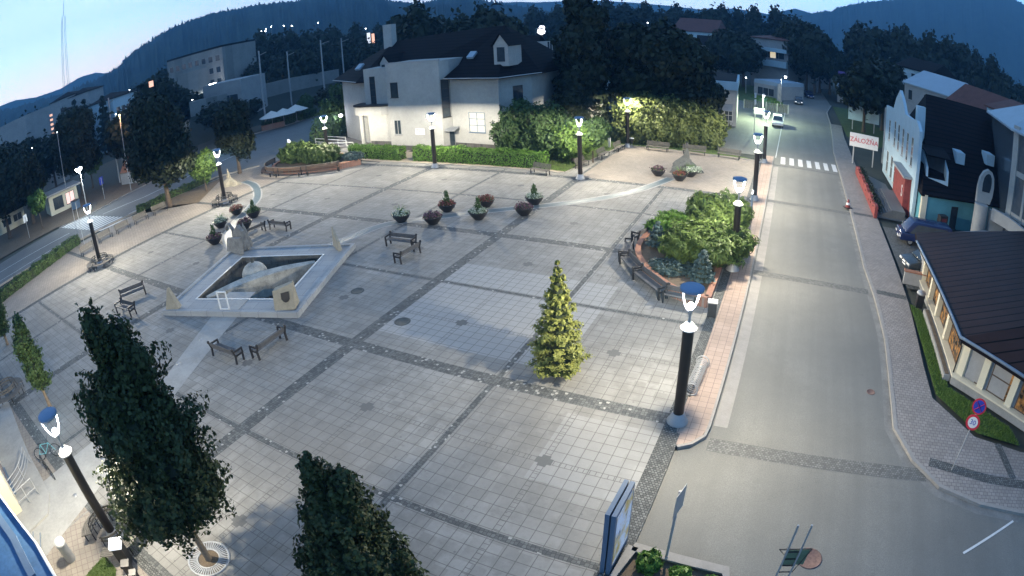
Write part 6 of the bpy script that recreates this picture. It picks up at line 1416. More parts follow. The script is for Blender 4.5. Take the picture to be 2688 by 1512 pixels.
# ---------------------------------------------------------------- vehicles
def car(name, lab, loc, rz, paint, L=4.3, W=1.75, H=1.45, van=False, lights=False, group=None):
    """front towards +X"""
    t = thing(name, lab, 'van' if van else 'car', loc, rz, group)
    h = L/2; n = 9
    if van: low = [(-h, .35), (-h, .95), (h-.05, .95), (h, .75), (h, .35)]; up = [(-h+.03, .95), (-h+.10, H-.05), (-h+.35, H), (h-1.35, H), (h-1.05, H-.06), (h-.35, .98)]
    else: low = [(-h, .32), (-h, .80), (-h+.12, .92), (h-.9, .86), (h-.12, .70), (h, .55), (h, .32)]; up = [(-h+.15, .90), (-h+.5, H-.08), (-h+.9, H), (h-2.05, H), (h-1.75, H-.07), (h-1.0, .87)]
    def ext(pr, w0, w1, zt):
        mb = MB(); m = len(pr); zl = min(z for _, z in pr); f = lambda z: w0 + (w1-w0)*(z-zl)/(zt-zl+1e-6)
        vs = [(x, -f(z)/2, z) for x, z in pr] + [(x, f(z)/2, z) for x, z in pr]
        mb.add(vs, [tuple(range(m))[::-1], tuple(range(m, 2*m))] + [(i, (i+1)%m, m+(i+1)%m, m+i) for i in range(m)]); return mb
    def bev(o, w_=0.05):
        md = o.modifiers.new('bevel', 'BEVEL'); md.width = w_; md.segments = 3; md.limit_method = 'ANGLE'; md.angle_limit = R(35)
        for p_ in o.data.polygons: p_.use_smooth = True
        return o
    body = bev(ext(low, W, W*1.0, 1).build('body', paint, t), 0.07); cab = bev(ext(up, W*0.97, W*0.80, H).build('cabin', paint, t), 0.08)
    # glazing: slightly proud panels
    def side(sgn):
        zt = H-.18; zb = .97; wf = lambda z: (W*0.97 + (W*0.80-W*0.97)*(z-.9)/(H-.9))/2 + 0.012
        xs = [(-h+.35, zb), (-h+.55, zt), (h-(1.45 if van else 2.1), zt), (h-(.75 if van else 1.35), zb)]
        MB().plate([(x, sgn*wf(z), z) for x, z in xs], (0, sgn*0.006, 0)).build('side_window', 'glass', cab)
    side(1); side(-1)
    fx = (h-.42, h-1.12) if van else (h-1.08, h-1.78); MB().plate([(fx[0]+.02, -W*.42, .97), (fx[0]+.02, W*.42, .97), (fx[1]+.06, W*.36, H-.12), (fx[1]+.06, -W*.36, H-.12)], (0.02, 0, 0.012)).build('windscreen', 'glass', cab)
    bx = (-h+.0, -h+.08) if van else (-h+.16, -h+.5); MB().plate([(bx[0], -W*.40, .98), (bx[0], W*.40, .98), (bx[1]-.02, W*.35, H-.14), (bx[1]-.02, -W*.35, H-.14)], (-0.02, 0, 0.01)).build('rear_window', 'glass', cab)
    for sx in (-1, 1):
        for sy in (-1, 1):
            m4 = Matrix.Translation((sx*L*.31, sy*(W/2-.12), .32)) @ Matrix.Rotation(R(90), 4, 'X'); wh = MB(); wh.lathe([(0.20, -.11), (0.30, -.10), (0.32, -.06), (0.32, .06), (0.30, .10), (0.20, .11)], seg=16, cap=False)
            wh.v = [tuple(m4 @ Vector(v)) for v in wh.v]; wo = wh.build('wheel', 'rubber', t); rm = MB(); rm.lathe([(0.2, -.09), (0.2, .09)], seg=12); rm.v = [tuple(m4 @ Vector(v)) for v in rm.v]; rm.build('rim', 'rim', wo)
        MB().box(h-.03, h+.015, sx*W*.36-.16, sx*W*.36+.16, .56, .70).build('headlight', 'screen' if lights else 'white_metal', t)
        MB().box(-h-.012, -h+.03, sx*W*.40-.1, sx*W*.40+.1, .62, .82).build('tail_light', 'red_paint', t)
    MB().box(h-.01, h+.02, -.26, .26, .38, .49).build('number_plate', 'sign_white', t); MB().box(-h-.02, -h+.01, -.26, .26, .42, .53).build('number_plate', 'sign_white', t)
    return t
car('white_car', 'white estate car parked at the kerb beyond the street-side lamps', (-1.6, 90.2, RZ), R(-88), 'car_white', H=1.6)
car('blue_van', 'dark blue people carrier parked on the cobbled drive beside the restaurant', (12.3, 44.0, 0.02), R(184), 'car_blue', L=4.9, W=1.9, H=1.85, van=True)
car('dark_car', 'dark car with gleaming headlights in the restaurant drive behind the low wall', (11.4, 38.4, 0.02), R(197), 'car_dark')
car('dark_hatchback', 'dark car with a bright number plate coming down the far street', (2.2, 123.0, RZ), R(-90), 'car_dark', lights=True)
car('dark_saloon', 'second dark car behind the oncoming one on the far street', (5.0, 139.0, RZ), R(-80), 'car_blue')
car('pale_car', 'pale car far up the street near the trees', (9.4, 174, RZ), R(-75), 'car_white')
car('red_lit_car', 'car with red tail lights at the far end of the street', (24, 300, RZ), R(70), 'car_dark')
car('parked_car', 'blue-white car parked behind the parasols on the left', (*g(835, 248)[:2], GZ+0.02), R(40), 'car_blue')
car('red_car', 'small car with a red glow among the trees on the left', (*g(545, 330)[:2], GZ+0.02), R(60), 'red_paint')
tl = glow('red_signal_glow', (1, 0.05, 0.06), 6)
t = thing('red_signal', 'red light glowing over the far end of the street', 'light', (*far(2196, 168, 280)[:2], 0)); MB().tube([(0, 0, 0), (0, 0, far(2196, 168, 280).z)], 0.12, 6).build('post', 'black_metal', t); MB().box(-1.2, 1.2, -.2, .2, far(2196, 168, 280).z-.4, far(2196, 168, 280).z+.4).build('lens', tl, t)
# bicycles at the bottom left
def bicycle(lab, a, b_, col='blue_metal'):
    d_ = b_ - a; t = thing('bicycle', lab, 'bicycle', (a.x, a.y, 0), math.atan2(d_.y, d_.x), 'bicycles by the near lamp'); L_ = min(1.1, d_.length)
    for x in (0, L_):
        wo = MB().tube([(x + 0.34*math.cos(q), 0, 0.34 + 0.34*math.sin(q)) for q in np.linspace(0, 2*math.pi, 21)[:-1]], 0.022, 6, closed=True).build('wheel', 'rubber', t)
        mb = MB(); [mb.tube([(x, 0, .34), (x+.32*math.cos(q), 0, .34+.32*math.sin(q))], 0.004, 3) for q in np.linspace(0, 2*math.pi, 13)[:-1]]; mb.build('spokes', 'grey_metal', wo)
    mb = MB(); A, B_, C_, D_ = (0, 0, .34), (.42, 0, .30), (.32, 0, .82), (.86, 0, .80)
    for p_, q_ in ((A, B_), (A, C_), (B_, C_), (B_, D_), (C_, D_)): mb.tube([p_, q_], 0.02, 6)
    mb.tube([D_, (L_, 0, .34)], 0.018, 6); mb.build('frame', col, t)
    MB().tube([(.84, -.28, .98), (.88, -.1, 1.0), (.85, 0, .96), (.88, .1, 1.0), (.84, .28, .98)], 0.015, 6).build('handlebar', 'black_metal', t); MB().prism([(.18, -.06), (.42, -.02), (.42, .02), (.18, .06)], .86, .91).build('saddle', 'black_metal', t)
bicycle('teal bicycle parked beside the near lamp head in the lower left', g(112, 1208) , g(168, 1192), 'turquoise')
bicycle('dark bicycle leaning low next to the teal one', g(122, 1232), g(145, 1260), 'black_metal')
# ---------------------------------------------------------------- signs and posts
q = g(2498, 1234)
t = thing('speed_sign', 'post with a round no-stopping sign above a round 30 speed limit sign', 'road sign', (q.x, q.y, 0.012), R(-22))
MB().tube([(0, 0, 0), (0, 0, 3.35)], 0.03, 8).build('post', 'grey_metal', t)
def disc(par, z, r, mat, y, name, th=0.012):
    mb = MB(); mb.plate([(r*math.cos(a), y, z + r*math.sin(a)) for a in np.linspace(0, 2*math.pi, 29)[:-1]], (0, -th, 0)); return mb.build(name, mat, par)
d1 = disc(t, 2.32, 0.34, 'sign_red', -0.035, 'speed_disc'); disc(d1, 2.32, 0.24, 'sign_white', -0.049, 'disc_face', 0.004); text_part('30', 0.30, (0, -0.056, 2.32), (R(90), 0, 0), 'sign_blue', d1, 'number', 0.003)
d2 = disc(t, 3.02, 0.34, 'sign_red', -0.035, 'no_stopping_disc'); disc(d2, 3.02, 0.27, 'sign_blue', -0.049, 'disc_face', 0.004); mb = MB(); mb.bar((-.19, -.058, 2.83), (.19, -.058, 3.21), .05, .008); mb.bar((-.19, -.060, 3.21), (.19, -.060, 2.83), .05, .008); mb.build('red_cross', 'sign_red', d2)
def post_sign(lab, b_, h, plates, rz, name='road_sign', r=0.035, mat='grey_metal'):
    t = thing(name, lab, 'road sign', (b_.x, b_.y, 0), rz); MB().tube([(0, 0, 0), (0, 0, h)], r, 8).build('post', mat, t)
    for (kind, z, s_, mt) in plates:
        if kind == 'disc': disc(t, z, s_, mt, -r-.005, 'sign_disc')
        else: MB().box(-s_, s_, -r-.02, -r-.005, z-s_*1.1, z+s_*1.1).build('sign_plate', mt, t)
    return t
X5 = lambda x, y: g(1840 + x/5.75, 160 + y/5.75)
z8 = lambda x, y: g(x/4.83, 440 + y/4.83)
post_sign('tall thin pole with a pale panel left of the white parked car', X5(800, 1090), hz(X5(800, 1090), 1982, 275), [('plate', 5.2, .32, 'sign_white'), ('plate', 4.3, .32, 'sign_white')], R(70), r=0.06)
q = X5(930, 890); road_lamp_later = (q, hz(q, 2003, 248))
post_sign('post with two round signs on the verge of the far street', g(2062, 257), hz(g(2062, 257), 2062, 222), [('disc', hz(g(2062, 257), 2062, 227), .55, 'sign_white'), ('disc', hz(g(2062, 257), 2062, 235), .55, 'sign_white')], 0)
post_sign('twin post with a box near the end of the left hedge', z8(1005, 920), 4.2, [('plate', 1.0, .25, 'grey_metal')], R(30))
post_sign('thin post beside the first street bench', z8(1075, 985), 4.6, [], 0)
post_sign('post with a square sign left of the kiosks beyond the left road', z8(375, 890), hz(z8(375, 890), 66, 570), [('plate', hz(z8(375, 890), 67, 573), .45, 'sign_white')], R(-60))
post_sign('blue and white square crossing sign at the far end of the left crossing', z8(1330, 400), hz(z8(1330, 400), 268, 465), [('plate', hz(z8(1330, 400), 267, 474), .5, 'sign_blue')], R(-60))
# billboards
def billboard(lab, b_, w_, z0, z1, rz, face, words=None, wmat='red_paint', size=1.0, posts=2, name='billboard', arch=False):
    t = thing(name, lab, 'billboard', (b_[0], b_[1], 0), rz); pb = MB().box(-w_/2, w_/2, -.08, .08, z0, z1).build('board', face, t)
    for x in ((-w_*.35, w_*.35) if posts == 2 else (0,)): MB().box(x-.08, x+.08, -.06+.15, .06+.15, 0, z1-.1).build('post', 'grey_metal', t)
    if words: text_part(words, size, (0, -.10, (z0+z1)/2), (R(90), 0, 0), wmat, pb, 'lettering', 0.01, sx=1.0)
    return t, pb
b_ = (g(2246, 437) + g(2275, 432))/2
billboard('white billboard reading ZALOZNA in red letters on two posts by the footway', (9.7, 69.6), 3.7, 2.1, 3.7, R(-8), 'sign_white', 'ZÁLOŽŇA', 'sign_red', 0.78)
t, pb = billboard('blank pale blue billboard with cut-out shapes along its top', (g(2265, 345).x, g(2265, 345).y), 5.6, 1.6, 4.2, R(-8), 'render_blue')
mb = MB(); mb.plate([(-1.8+0.9*math.cos(a), -.05, 4.2+0.9*math.sin(a)) for a in np.linspace(0, math.pi, 10)], (0, .1, 0)); mb.plate([(0.1, -.05, 4.2), (2.6, -.05, 4.2), (2.5, -.05, 4.5), (1.6, -.05, 4.6), (1.0, -.05, 4.85), (0.4, -.05, 4.5)], (0, .1, 0)); mb.build('top_shapes', 'sign_white', pb)
mb = MB(); mb.plate([(-1.75+0.5*math.cos(a), -.09, 4.15+0.5*math.sin(a)) for a in np.linspace(0, math.pi, 10)], (0, .02, 0)); mb.build('ring_hole', 'black_metal', pb)
t, pb = billboard('blue board with a purple strip on top up the street', (14.9, 134), 4.2, 1.0, 6.6, R(-5), 'render_blue', name='billboard', posts=1)
MB().box(-3.2, 2.2, -.1, .1, 6.61, 7.6).build('purple_strip', plain('purple_sign', (0.16, 0.10, 0.30)), pb)
# small pavilion behind it
pv_ = Bld('flat_pavilion', 'low pavilion with a pale flat roof behind the purple topped board', 'building', (20, 142)); pv_.block([(12, 139), (27, 136), (29, 145), (14, 148)], 0, 3.8, 'render_grey', 'wall'); pv_.block([(11, 138), (28, 135), (30, 146), (13, 149)], 3.81, 4.3, 'roof_blue', 'roof')
# street lamps of the roads
def road_lamp(lab, base, ztop, arm, watts, rz, head=0.35, col=(0.9, 0.95, 1.0), em='opal', pole='grey_metal', spot=True, group='road lamps'):
    t = thing('road_lamp', lab, 'street lamp', (base[0], base[1], 0), rz, group)
    MB().tube([(0, 0, 0), (0, 0, ztop-.3), (arm*.15, 0, ztop), (arm, 0, ztop+.1)] if arm else [(0, 0, 0), (0, 0, ztop)], [0.09, 0.06, 0.05, 0.04] if arm else 0.07, 8).build('pole', pole, t)
    hd = MB().box(arm-head*.6, arm+head, -.16, .16, ztop+.02, ztop+.16).build('head', 'grey_metal', t)
    MB().lathe([(0.0, ztop-.30-head*.3), (head*.45, ztop-.2), (head*.5, ztop+.01)], arm+head*.2, 0, 12).build('lens', em, hd)
    if watts:
        l = lamp_light(t, ztop-.36-head*.3, watts, col, 0.15); l.location.x = arm+head*.2
    return t
BR = None or glow('glaring_lens', (0.95, 0.97, 1.0), 30.0); mk('opal_bright', BR)
rl = [((232, 562), (222, 433), 4.0, 0, 1200, 'glaring road lamp on a pale pole at the left crossing', 1.8),
      ((568, 318), (572, 216), 3.0, 0, 2500, 'brightest double lamp on a tall pole before the grey apartment block', 3.2),
      ((484, 282), (477, 240), 2.0, 0, 1000, 'greenish lit pole lamp left of the double lamp', 2.0),
      ((724, 210), (726, 165), 2.0, 0, 900, 'lamp on a thin pole on the railway wall', 2.2),
      ((958, 172), (963, 120), 1.0, 0, 500, 'small lamp glowing left of the white house chimney', 1.2),
      ((2049, 282), (2060, 200), 1.6, 0, 500, 'road lamp on the concrete pole on the right verge of the side yard', 0.7)]
for (bx, by), (tx, ty), arm, rz, wt, lab, hd in rl:
    b_ = g(bx, by); z_ = hz(b_, tx, ty); road_lamp(lab, b_, z_, 0.9, wt, R(-30), hd*0.6, (0.92, 1.0, 0.95), 'opal_bright')  # lens drawn oversize, putting the lamp's glare into its shape
q, z_ = road_lamp_later; road_lamp('curved pale lamp pole throwing greenish light over the yard and the white car', q, z_, 0.5, 2600, R(-80), 0.5, (0.80, 1.0, 0.66), 'opal')
for i, (x, y, s_) in enumerate(((588, 323, 1.0), (575, 333, 0.9), (583, 345, 0.6))):
    P_ = g(x, y); t = thing('shop_sign', ['upper white lit sign among the trees behind the small maple', 'lower left white lit sign among the trees behind the maple', 'small greenish white sign lowest behind the maple'][i], 'sign', (P_.x, P_.y, 0), R(-45)); MB().box(-s_*.9, s_*.9, -.1, .1, 1.4, 1.4+s_).build('panel', 'screen', t); MB().box(-.1, .1, -.05, .05, 0, 1.398).build('post', 'grey_metal', t)
# single far lights seen as bright dots (each a small lamp on its pole)
far_l = [(712, 70, 420), (698, 76, 420), (745, 68, 400), (697, 82, 380), (766, 68, 420), (686, 82, 400), (941, 72, 300), (960, 75, 300), (218, 262, 160), (372, 263, 120), (304, 300, 100), (258, 268, 170), (84, 388, 110), (128, 290, 150), (2200, 150, 330), (2222, 166, 300), (2236, 192, 220), (1958, 204, 130), (1647, 73, 200), (2645, 342, 60), (150, 348, 90), (340, 236, 150), (505, 262, 120), (612, 172, 210), (650, 150, 240), (800, 92, 260), (392, 300, 88), (835, 60, 380), (2110, 170, 200), (1700, 60, 190)]
far_n = ['third of the lights on the hill foot', 'second of the lights on the hill foot', 'rightmost but one of the hill foot lights', 'lower second light of the hill foot', 'rightmost of the hill foot lights', 'leftmost of the hill foot lights', 'left one of two lights above the railway masts', 'right one of two lights above the railway masts', 'light below the dim blocks at the far left', 'light beside the big round tree at the left', 'light just behind the left tree row', 'light between two dim blocks at the left', 'light in the tree at the left edge', 'light on the tower block roof', 'upper light at the far street end', 'right light at the far street end', 'lower light at the far street end', 'light left of the balcony building', 'light above the dark park trees', 'light at the glass building on the right', 'light right of the orange stair windows', 'light between the mast foot and the pale blue block', 'light in front of the apartment block gable', 'light right of the apartment block', 'small light above the railway masts', 'faint light on the wooded slope', 'light beside the big round tree crown', 'lone light high on the hill foot', 'light in the trees left of the far street', 'light over the park skyline']
for i, (x, y, d_) in enumerate(far_l):
    P_ = far(x, y, d_); t = thing('distant_lamp', 'tiny white lamp, ' + far_n[i], 'street lamp', (P_.x, P_.y, -3), 0, 'far street lamps seen as dots')
    hh = max(1.5, P_.z) + 3; MB().tube([(0, 0, 0), (0, 0, hh)], 0.07, 5).build('pole', 'grey_metal', t); s_ = 0.0008*d_; MB().lathe([(0, hh-s_), (s_*.9, hh-.3*s_), (s_*.9, hh+.4*s_), (0, hh+s_)], seg=8).build('lens', 'opal_bright', t)
# bright hanging lights behind the white house
for (x, y, d_, s_, lab) in ((1423, 72, 95, 0.55, 'upper bright white lamp between the dark trees behind the house'), (1421, 82, 93, 0.75, 'lower blazing lamp just under the upper one behind the house'), (1463, 232, 85, 1.1, 'large glowing pink-white lit sign among the trees right of the house'), (1455, 208, 88, 0.8, 'yellowish lit window above the glowing sign right of the house')):
    P_ = far(x, y, d_); t = thing('bright_light', lab, 'light', (P_.x, P_.y, 0), R(-20)); MB().tube([(0, 0, 0), (0, 0, P_.z)], 0.08, 6).build('pole', 'black_metal', t); MB().lathe([(0, P_.z-s_*.8), (s_*.7, P_.z-s_*.45), (s_*.85, P_.z), (s_*.6, P_.z+s_*.5), (0, P_.z+s_*.6)], seg=12).build('lit_globe', 'opal', t); MB().lathe([(s_*.9, P_.z+s_*.5), (0.1, P_.z+s_*.8)], seg=12).build('hood', 'black_metal', t)
    ld = bpy.data.lights.new('glow_light', 'POINT'); ld.energy = 260; ld.shadow_soft_size = 0.5; lo = bpy.data.objects.new('glow_light', ld); COL.objects.link(lo); lo.parent = t; lo.location = (0, -0.7, P_.z)
# ---------------------------------------------------------------- kiosk and yard right of the beech hedge
kb = Bld('white_kiosk', 'white two-storey corner building with a blue awning beside the side yard', 'building', (-10, 88))
kb.block([(-7.5, 83.6), (-8.5, 97.5), (-20, 98), (-20, 80.2)], 0, 5.2, 'render_white', 'wall'); kb.block([(-7.3, 83.3), (-8.3, 97.8), (-20.2, 98.3), (-20.2, 79.8)], 5.21, 6.4, 'render_blue', 'parapet')
kb.block([(-7.6, 83.8), (-8.6, 97.2), (-19.8, 97.8), (-19.8, 80.4)], 6.401, 6.5, 'roof_dark', 'roof'); kb.window((-20, 80.2), (-7.5, 83.6), 9.6, 0.8, 1.3, 1.5, 'frame_white', 'glass', 2, 2); kb.window((-20, 80.2), (-7.5, 83.6), 11.2, 0.8, 1.2, 1.5, 'frame_white', 'glass', 2, 2)
kb.window((-20, 80.2), (-7.5, 83.6), 8.2, 0.8, 1.2, 1.5, 'frame_white', 'glass', 2, 2)
mb = MB(); x, y = kb.L((-11.6, 81.2)); mb.plate([(x-1.6, y+1.2, 4.3), (x+2.2, y+1.6, 4.2), (x+2.0, y-0.2, 3.5), (x-1.8, y-0.6, 3.6)], (0, 0, .08)); mb.build('awning', 'blue_metal', kb.t)
mb = MB(); mb.plate([(x-1.6, y-.5, 2.4), (x+3.6, y+0.8, 2.3), (x+3.6, y+2.2, 3.1), (x-1.6, y+1.2, 3.1)], (0, 0, .08)); mb.build('lower_canopy', 'concrete_path', kb.t)
sg = kb.L((-12.4, 81.9)); o = text_part('PIZZERIA', 0.8, (sg[0], sg[1]-0.12, 5.8), (R(90), 0, R(15)), 'red_paint', kb.t, 'lettering', 0.02)
t = thing('yard_fence', 'dark fence along the side yard behind the white parked car', 'fence', (-8, 104, 0)); mb = MB()
for k in range(16): mb.box(-0.05+k*.5, 0.35+k*.5, -.03, .03, 0.1, 1.6)
mb.build('boards', 'wood_dark', t); [MB().box(k*2.0-.06, k*2.0+.06, -.06, .06, 0, 1.7).build('post', 'grey_metal', t) for k in range(5)]
t = thing('yard_board', 'low pale board standing by the kerb near the white parked car', 'sign', (*X5(880, 850)[:2], 0)); MB().box(-.9, .9, -.06, .06, .5, 1.5).build('panel', 'sign_white', t)
for x in (-.7, .7): MB().box(x-.05, x+.05, -.05, .05, 0, .5).build('leg', 'grey_metal', t)
t = thing('concrete_pillar', 'mossy concrete pillar at the verge below the road lamp', 'pillar', (*g(2045, 268)[:2], 0)); MB().lathe([(0.55, 0), (0.5, 3.4), (0.35, 3.7), (0, 3.8)], seg=10).build('shaft', 'concrete', t); MB().lathe([(0.7, 0), (0.65, 0.3)], seg=10).build('foot', 'concrete', t)

# ---------------------------------------------------------------- background buildings
def simple_house(lab, pts, z1, wall, roof=None, zr=None, ridge=None, name='house', cat='house', wins=None, eave=0.6, base=-1, z0=0.0):
    cx = sum(p[0] for p in pts)/len(pts); cy = sum(p[1] for p in pts)/len(pts); b_ = Bld(name, lab, cat, (cx, cy)); b_.block(pts, z0-1, z1, wall, 'wall')
    if roof:
        ev_ = [(cx + (p[0]-cx)*(1+eave/10), cy + (p[1]-cy)*(1+eave/10)) for p in pts]; b_.roof(ev_, ridge or [(cx, cy)], z1, zr, roof)
    for w_ in (wins or []): b_.window(*w_)
    return b_
def at_px(x0, x1, dist, dist2=None, depth=12):
    a, b_ = far(x0, 300, dist), far(x1, 300, dist2 or dist); d_ = Vector((b_.x-a.x, b_.y-a.y)); n_ = Vector((-d_.y, d_.x)).normalized()
    if n_.dot(Vector((a.x, a.y))) < 0: n_ = -n_
    return [(a.x, a.y), (b_.x, b_.y), (b_.x + n_.x*depth, b_.y + n_.y*depth), (a.x + n_.x*depth, a.y + n_.y*depth)]
def zat(x, y, d_): return far(x, y, d_).z
def wins_row(pts, z, n, w_, h, frame='grey_metal', pane='glass', m=1.0, i=0, cols=1):
    a, b_ = pts[i], pts[(i+1) % len(pts)]; L_ = math.dist(a, b_); return [(a, b_, m + k*(L_-2*m-w_)/max(1, n-1), z, w_, h, frame, pane, cols) for k in range(n)]
# grey apartment block
P1 = at_px(452, 600, 165, 150, 14); b_ = simple_house('large grey concrete apartment block with a gabled end, left of the double lamp', P1, zat(560, 130, 155), 'render_panel', name='apartment_block', cat='building')
for z in (6, 9, 12, 15): [b_.window(*w_) for w_ in wins_row(P1, z, 8, 1.6, 1.5, 'render_grey')]
b_.block([(p_[0], p_[1]) for p_ in P1], zat(560, 130, 155)+.01, zat(560, 130, 155)+.5, 'roof_dark', 'roof_edge')
P2 = at_px(600, 632, 152, 160, 14); simple_house('lower stair wing of the grey apartment block', P2, zat(615, 160, 155), 'render_panel', name='apartment_wing', cat='building')
P3 = at_px(540, 640, 128, 120, 8); b_ = simple_house('flat roofed garage block in front of the grey apartment block', P3, zat(590, 215, 125), 'render_grey', name='garage_block', cat='building'); [b_.window(*w_) for w_ in wins_row(P3, 5.4, 4, 2.4, 1.8, 'render_white', 'glass') + wins_row(P3, 1.5, 4, 2.4, 1.8, 'render_white', 'glass')]
P4 = at_px(66, 160, 120, 128, 12); b_ = simple_house('dark blue tower block at the far left with a column of orange lit stair windows', P4, zat(110, 285, 125), 'render_grey', name='tower_block', cat='building')
wg = glow('orange_stair_light', (1.0, 0.42, 0.12), 1.2)
a_, c_ = P4[0], P4[1]; zt = zat(110, 305, 122)
for k in range(13): b_.window(a_, c_, math.dist(a_, c_)*0.66, zt - 0.75 - k*zt/15.5, 1.1, 0.5, 'grey_metal', wg, 1, name='stair_window')
for (x0, x1, yt, d_, wl, lab) in ((200, 232, 238, 190, 'render_grey', 'narrow dim block left of the mast foot'), (238, 278, 228, 185, 'render_grey', 'dim block among trees right of the mast foot'), (300, 365, 245, 150, 'render_blue', 'pale blue dim block behind the tree row'), (140, 190, 290, 150, 'render_grey', 'small dim block behind the tower block')):
    Pn = at_px(x0, x1, d_, d_+6, 12); b_ = simple_house(lab, Pn, zat((x0+x1)/2, yt, d_), wl, 'roof_dark', zat((x0+x1)/2, yt, d_)+1.5, name='dim_block', cat='building'); [b_.window(*w_) for w_ in wins_row(Pn, 5, 4, 1.4, 1.5) + wins_row(Pn, 9, 4, 1.4, 1.5)]
# railway retaining wall with catenary masts
wallp = [far(500, 300, 118), far(640, 300, 125), far(760, 300, 132), far(900, 300, 142)]
t = thing('railway_wall', 'long pale retaining wall of the railway embankment with greyish panels', 'wall', (wallp[0].x, wallp[0].y, 0)); ztop = [zat(500, 268, 118), zat(640, 236, 125), zat(760, 206, 132), zat(900, 180, 142)]
mb = MB(); vs = []
for p_, z_ in zip(wallp, ztop):
    x, y = p_.x-wallp[0].x, p_.y-wallp[0].y; vs += [(x, y, z_-3.2), (x, y, z_), (x-1, y+1, z_), (x-1, y+1, z_-3.2)]
mb.add(vs, [(4*i+k, 4*i+(k+1)%4, 4*i+4+(k+1)%4, 4*i+4+k) for i in range(3) for k in range(4)]); mb.build('panels', 'render_panel', t)
mb = MB(); vs = []
for p_, z_ in zip(wallp, ztop):
    x, y = p_.x-wallp[0].x, p_.y-wallp[0].y; vs += [(x+6, y-6, -.2), (x, y, z_-3.0), (x-12, y+12, z_-3.0), (x-12, y+12, -.2)]
mb.add(vs, [(4*i+k, 4*i+(k+1)%4, 4*i+4+(k+1)%4, 4*i+4+k) for i in range(3) for k in range(4)]); tag(mb.build('railway_embankment', 'ground'), kind='structure').location = (wallp[0].x, wallp[0].y, 0)
for i, (bx, by, tx, ty, d_) in enumerate(((690, 250, 683, 133, 112), (759, 202, 755, 135, 128), (850, 212, 842, 105, 118), (901, 172, 895, 100, 135), (294, 340, 290, 255, 95))):
    P_ = far(bx, by, d_); zt_ = zat(tx, ty, d_); t = thing('railway_mast', ['leftmost bare railway mast before the wall', 'faint railway mast behind the wall', 'tall bare mast at the right part of the wall', 'bare mast nearest the white house roof', 'pale leaning mast near the orange roof on the left'][i], 'mast', (P_.x, P_.y, 0), 0, 'bare masts of the railway'); MB().tube([(0, 0, 0), (0, 0, zt_)], [0.2, 0.13], 8).build('shaft', 'grey_metal', t); MB().bar((0, 0, zt_-.9), (2.2, 0, zt_-.5), .08).build('arm', 'grey_metal', t)
# lattice mast
P_ = far(175, 240, 330); zt_ = zat(172, 40, 330); t = thing('lattice_mast', 'very tall slender lattice radio mast against the pale dawn sky', 'mast', (P_.x, P_.y, 0)); mb = MB(); H_ = zt_; wdt = lambda z: 4.2*(1-0.55*z/H_)
for sx, sy in ((-1, -1), (1, -1), (1, 1), (-1, 1)): mb.bar((sx*wdt(0)/2, sy*wdt(0)/2, 0), (sx*wdt(H_)/2, sy*wdt(H_)/2, H_), 0.14)
mb.build('legs', 'grey_metal', t); mb = MB(); z = 0
while z < H_-3:
    for sx, sy, ex, ey in ((-1, -1, 1, -1), (1, -1, 1, 1)): mb.bar((sx*wdt(z)/2, sy*wdt(z)/2, z), (ex*wdt(z+3)/2, ey*wdt(z+3)/2, z+3), 0.06)
    z += 3
mb.build('bracing', 'grey_metal', t); MB().tube([(0, 0, H_), (0, 0, H_+9)], 0.14, 6).build('antenna', 'blue_metal', t)
# houses behind the trees
def gable_house(lab, x0, x1, d0, d1, yt, ye, wl, rf, dep=12, wn_=3):
    Pn = at_px(x0, x1, d0, d1, dep); xm = (x0+x1)/2; dm = (d0+d1)/2; ze, zr_ = zat(xm, ye, dm), zat(xm, yt, dm)
    m1 = ((Pn[0][0]+Pn[3][0])/2, (Pn[0][1]+Pn[3][1])/2, zr_); m2 = ((Pn[1][0]+Pn[2][0])/2, (Pn[1][1]+Pn[2][1])/2, zr_)
    b_ = simple_house(lab, Pn, ze, wl, rf, zr_, [m1, m2]); [b_.window(*w_) for w_ in wins_row(Pn, max(1, ze-2.4), wn_, 1.1, 1.5)]; return b_
gb = Bld('pale_gabled_house', 'pale blue house with a steep gable seen right of the white house', 'house', (far(1425, 150, 92).x, far(1425, 150, 92).y))
Pn = at_px(1398, 1462, 88, 90, 12); ze, zr_ = zat(1420, 148, 89), zat(1420, 100, 89); gb.block(Pn, 0, ze, 'render_blue', 'wall')
a_, c_ = Vector(gb.L(Pn[0])), Vector(gb.L(Pn[1])); m_ = (a_+c_)/2; d3 = Vector(gb.L(Pn[3])) - a_
MB().plate([(a_.x, a_.y, ze), (c_.x, c_.y, ze), (m_.x + (c_-a_).x*.22, m_.y + (c_-a_).y*.22, zr_-.5), (m_.x - (c_-a_).x*.22, m_.y - (c_-a_).y*.22, zr_-.5)], (d3.x*.02, d3.y*.02, 0)).build('gable', 'render_white', gb.t)
mb = MB(); mb.add([(a_.x, a_.y, ze), (m_.x, m_.y, zr_+.4), (m_.x+d3.x, m_.y+d3.y, zr_+.4), (a_.x+d3.x, a_.y+d3.y, ze), (c_.x, c_.y, ze), (c_.x+d3.x, c_.y+d3.y, ze)], [(0, 1, 2, 3), (1, 4, 5, 2)]); mb.build('roof', 'roof_dark', gb.t)
gb.window(Pn[0], Pn[1], 1.4, ze-3.4, .9, 1.5); gb.window(Pn[0], Pn[1], 2.9, ze+1.0, .9, 1.3)
gable_house('long dark roofed house with a row of small windows seen between the park trees', 1570, 1690, 112, 118, 82, 112, 'render_blue', 'roof_red', 12, 6)
gable_house('house with a bluish white gable high above the tall linden', 1770, 1880, 180, 176, 48, 82, 'render_blue', 'roof_red', 14, 2)
b_ = gable_house('low house with small pale attic windows right of the tall linden', 1830, 1920, 140, 140, 96, 118, 'render_grey', 'roof_dark', 10, 3)
Pf = at_px(1970, 2066, 150, 146, 16)
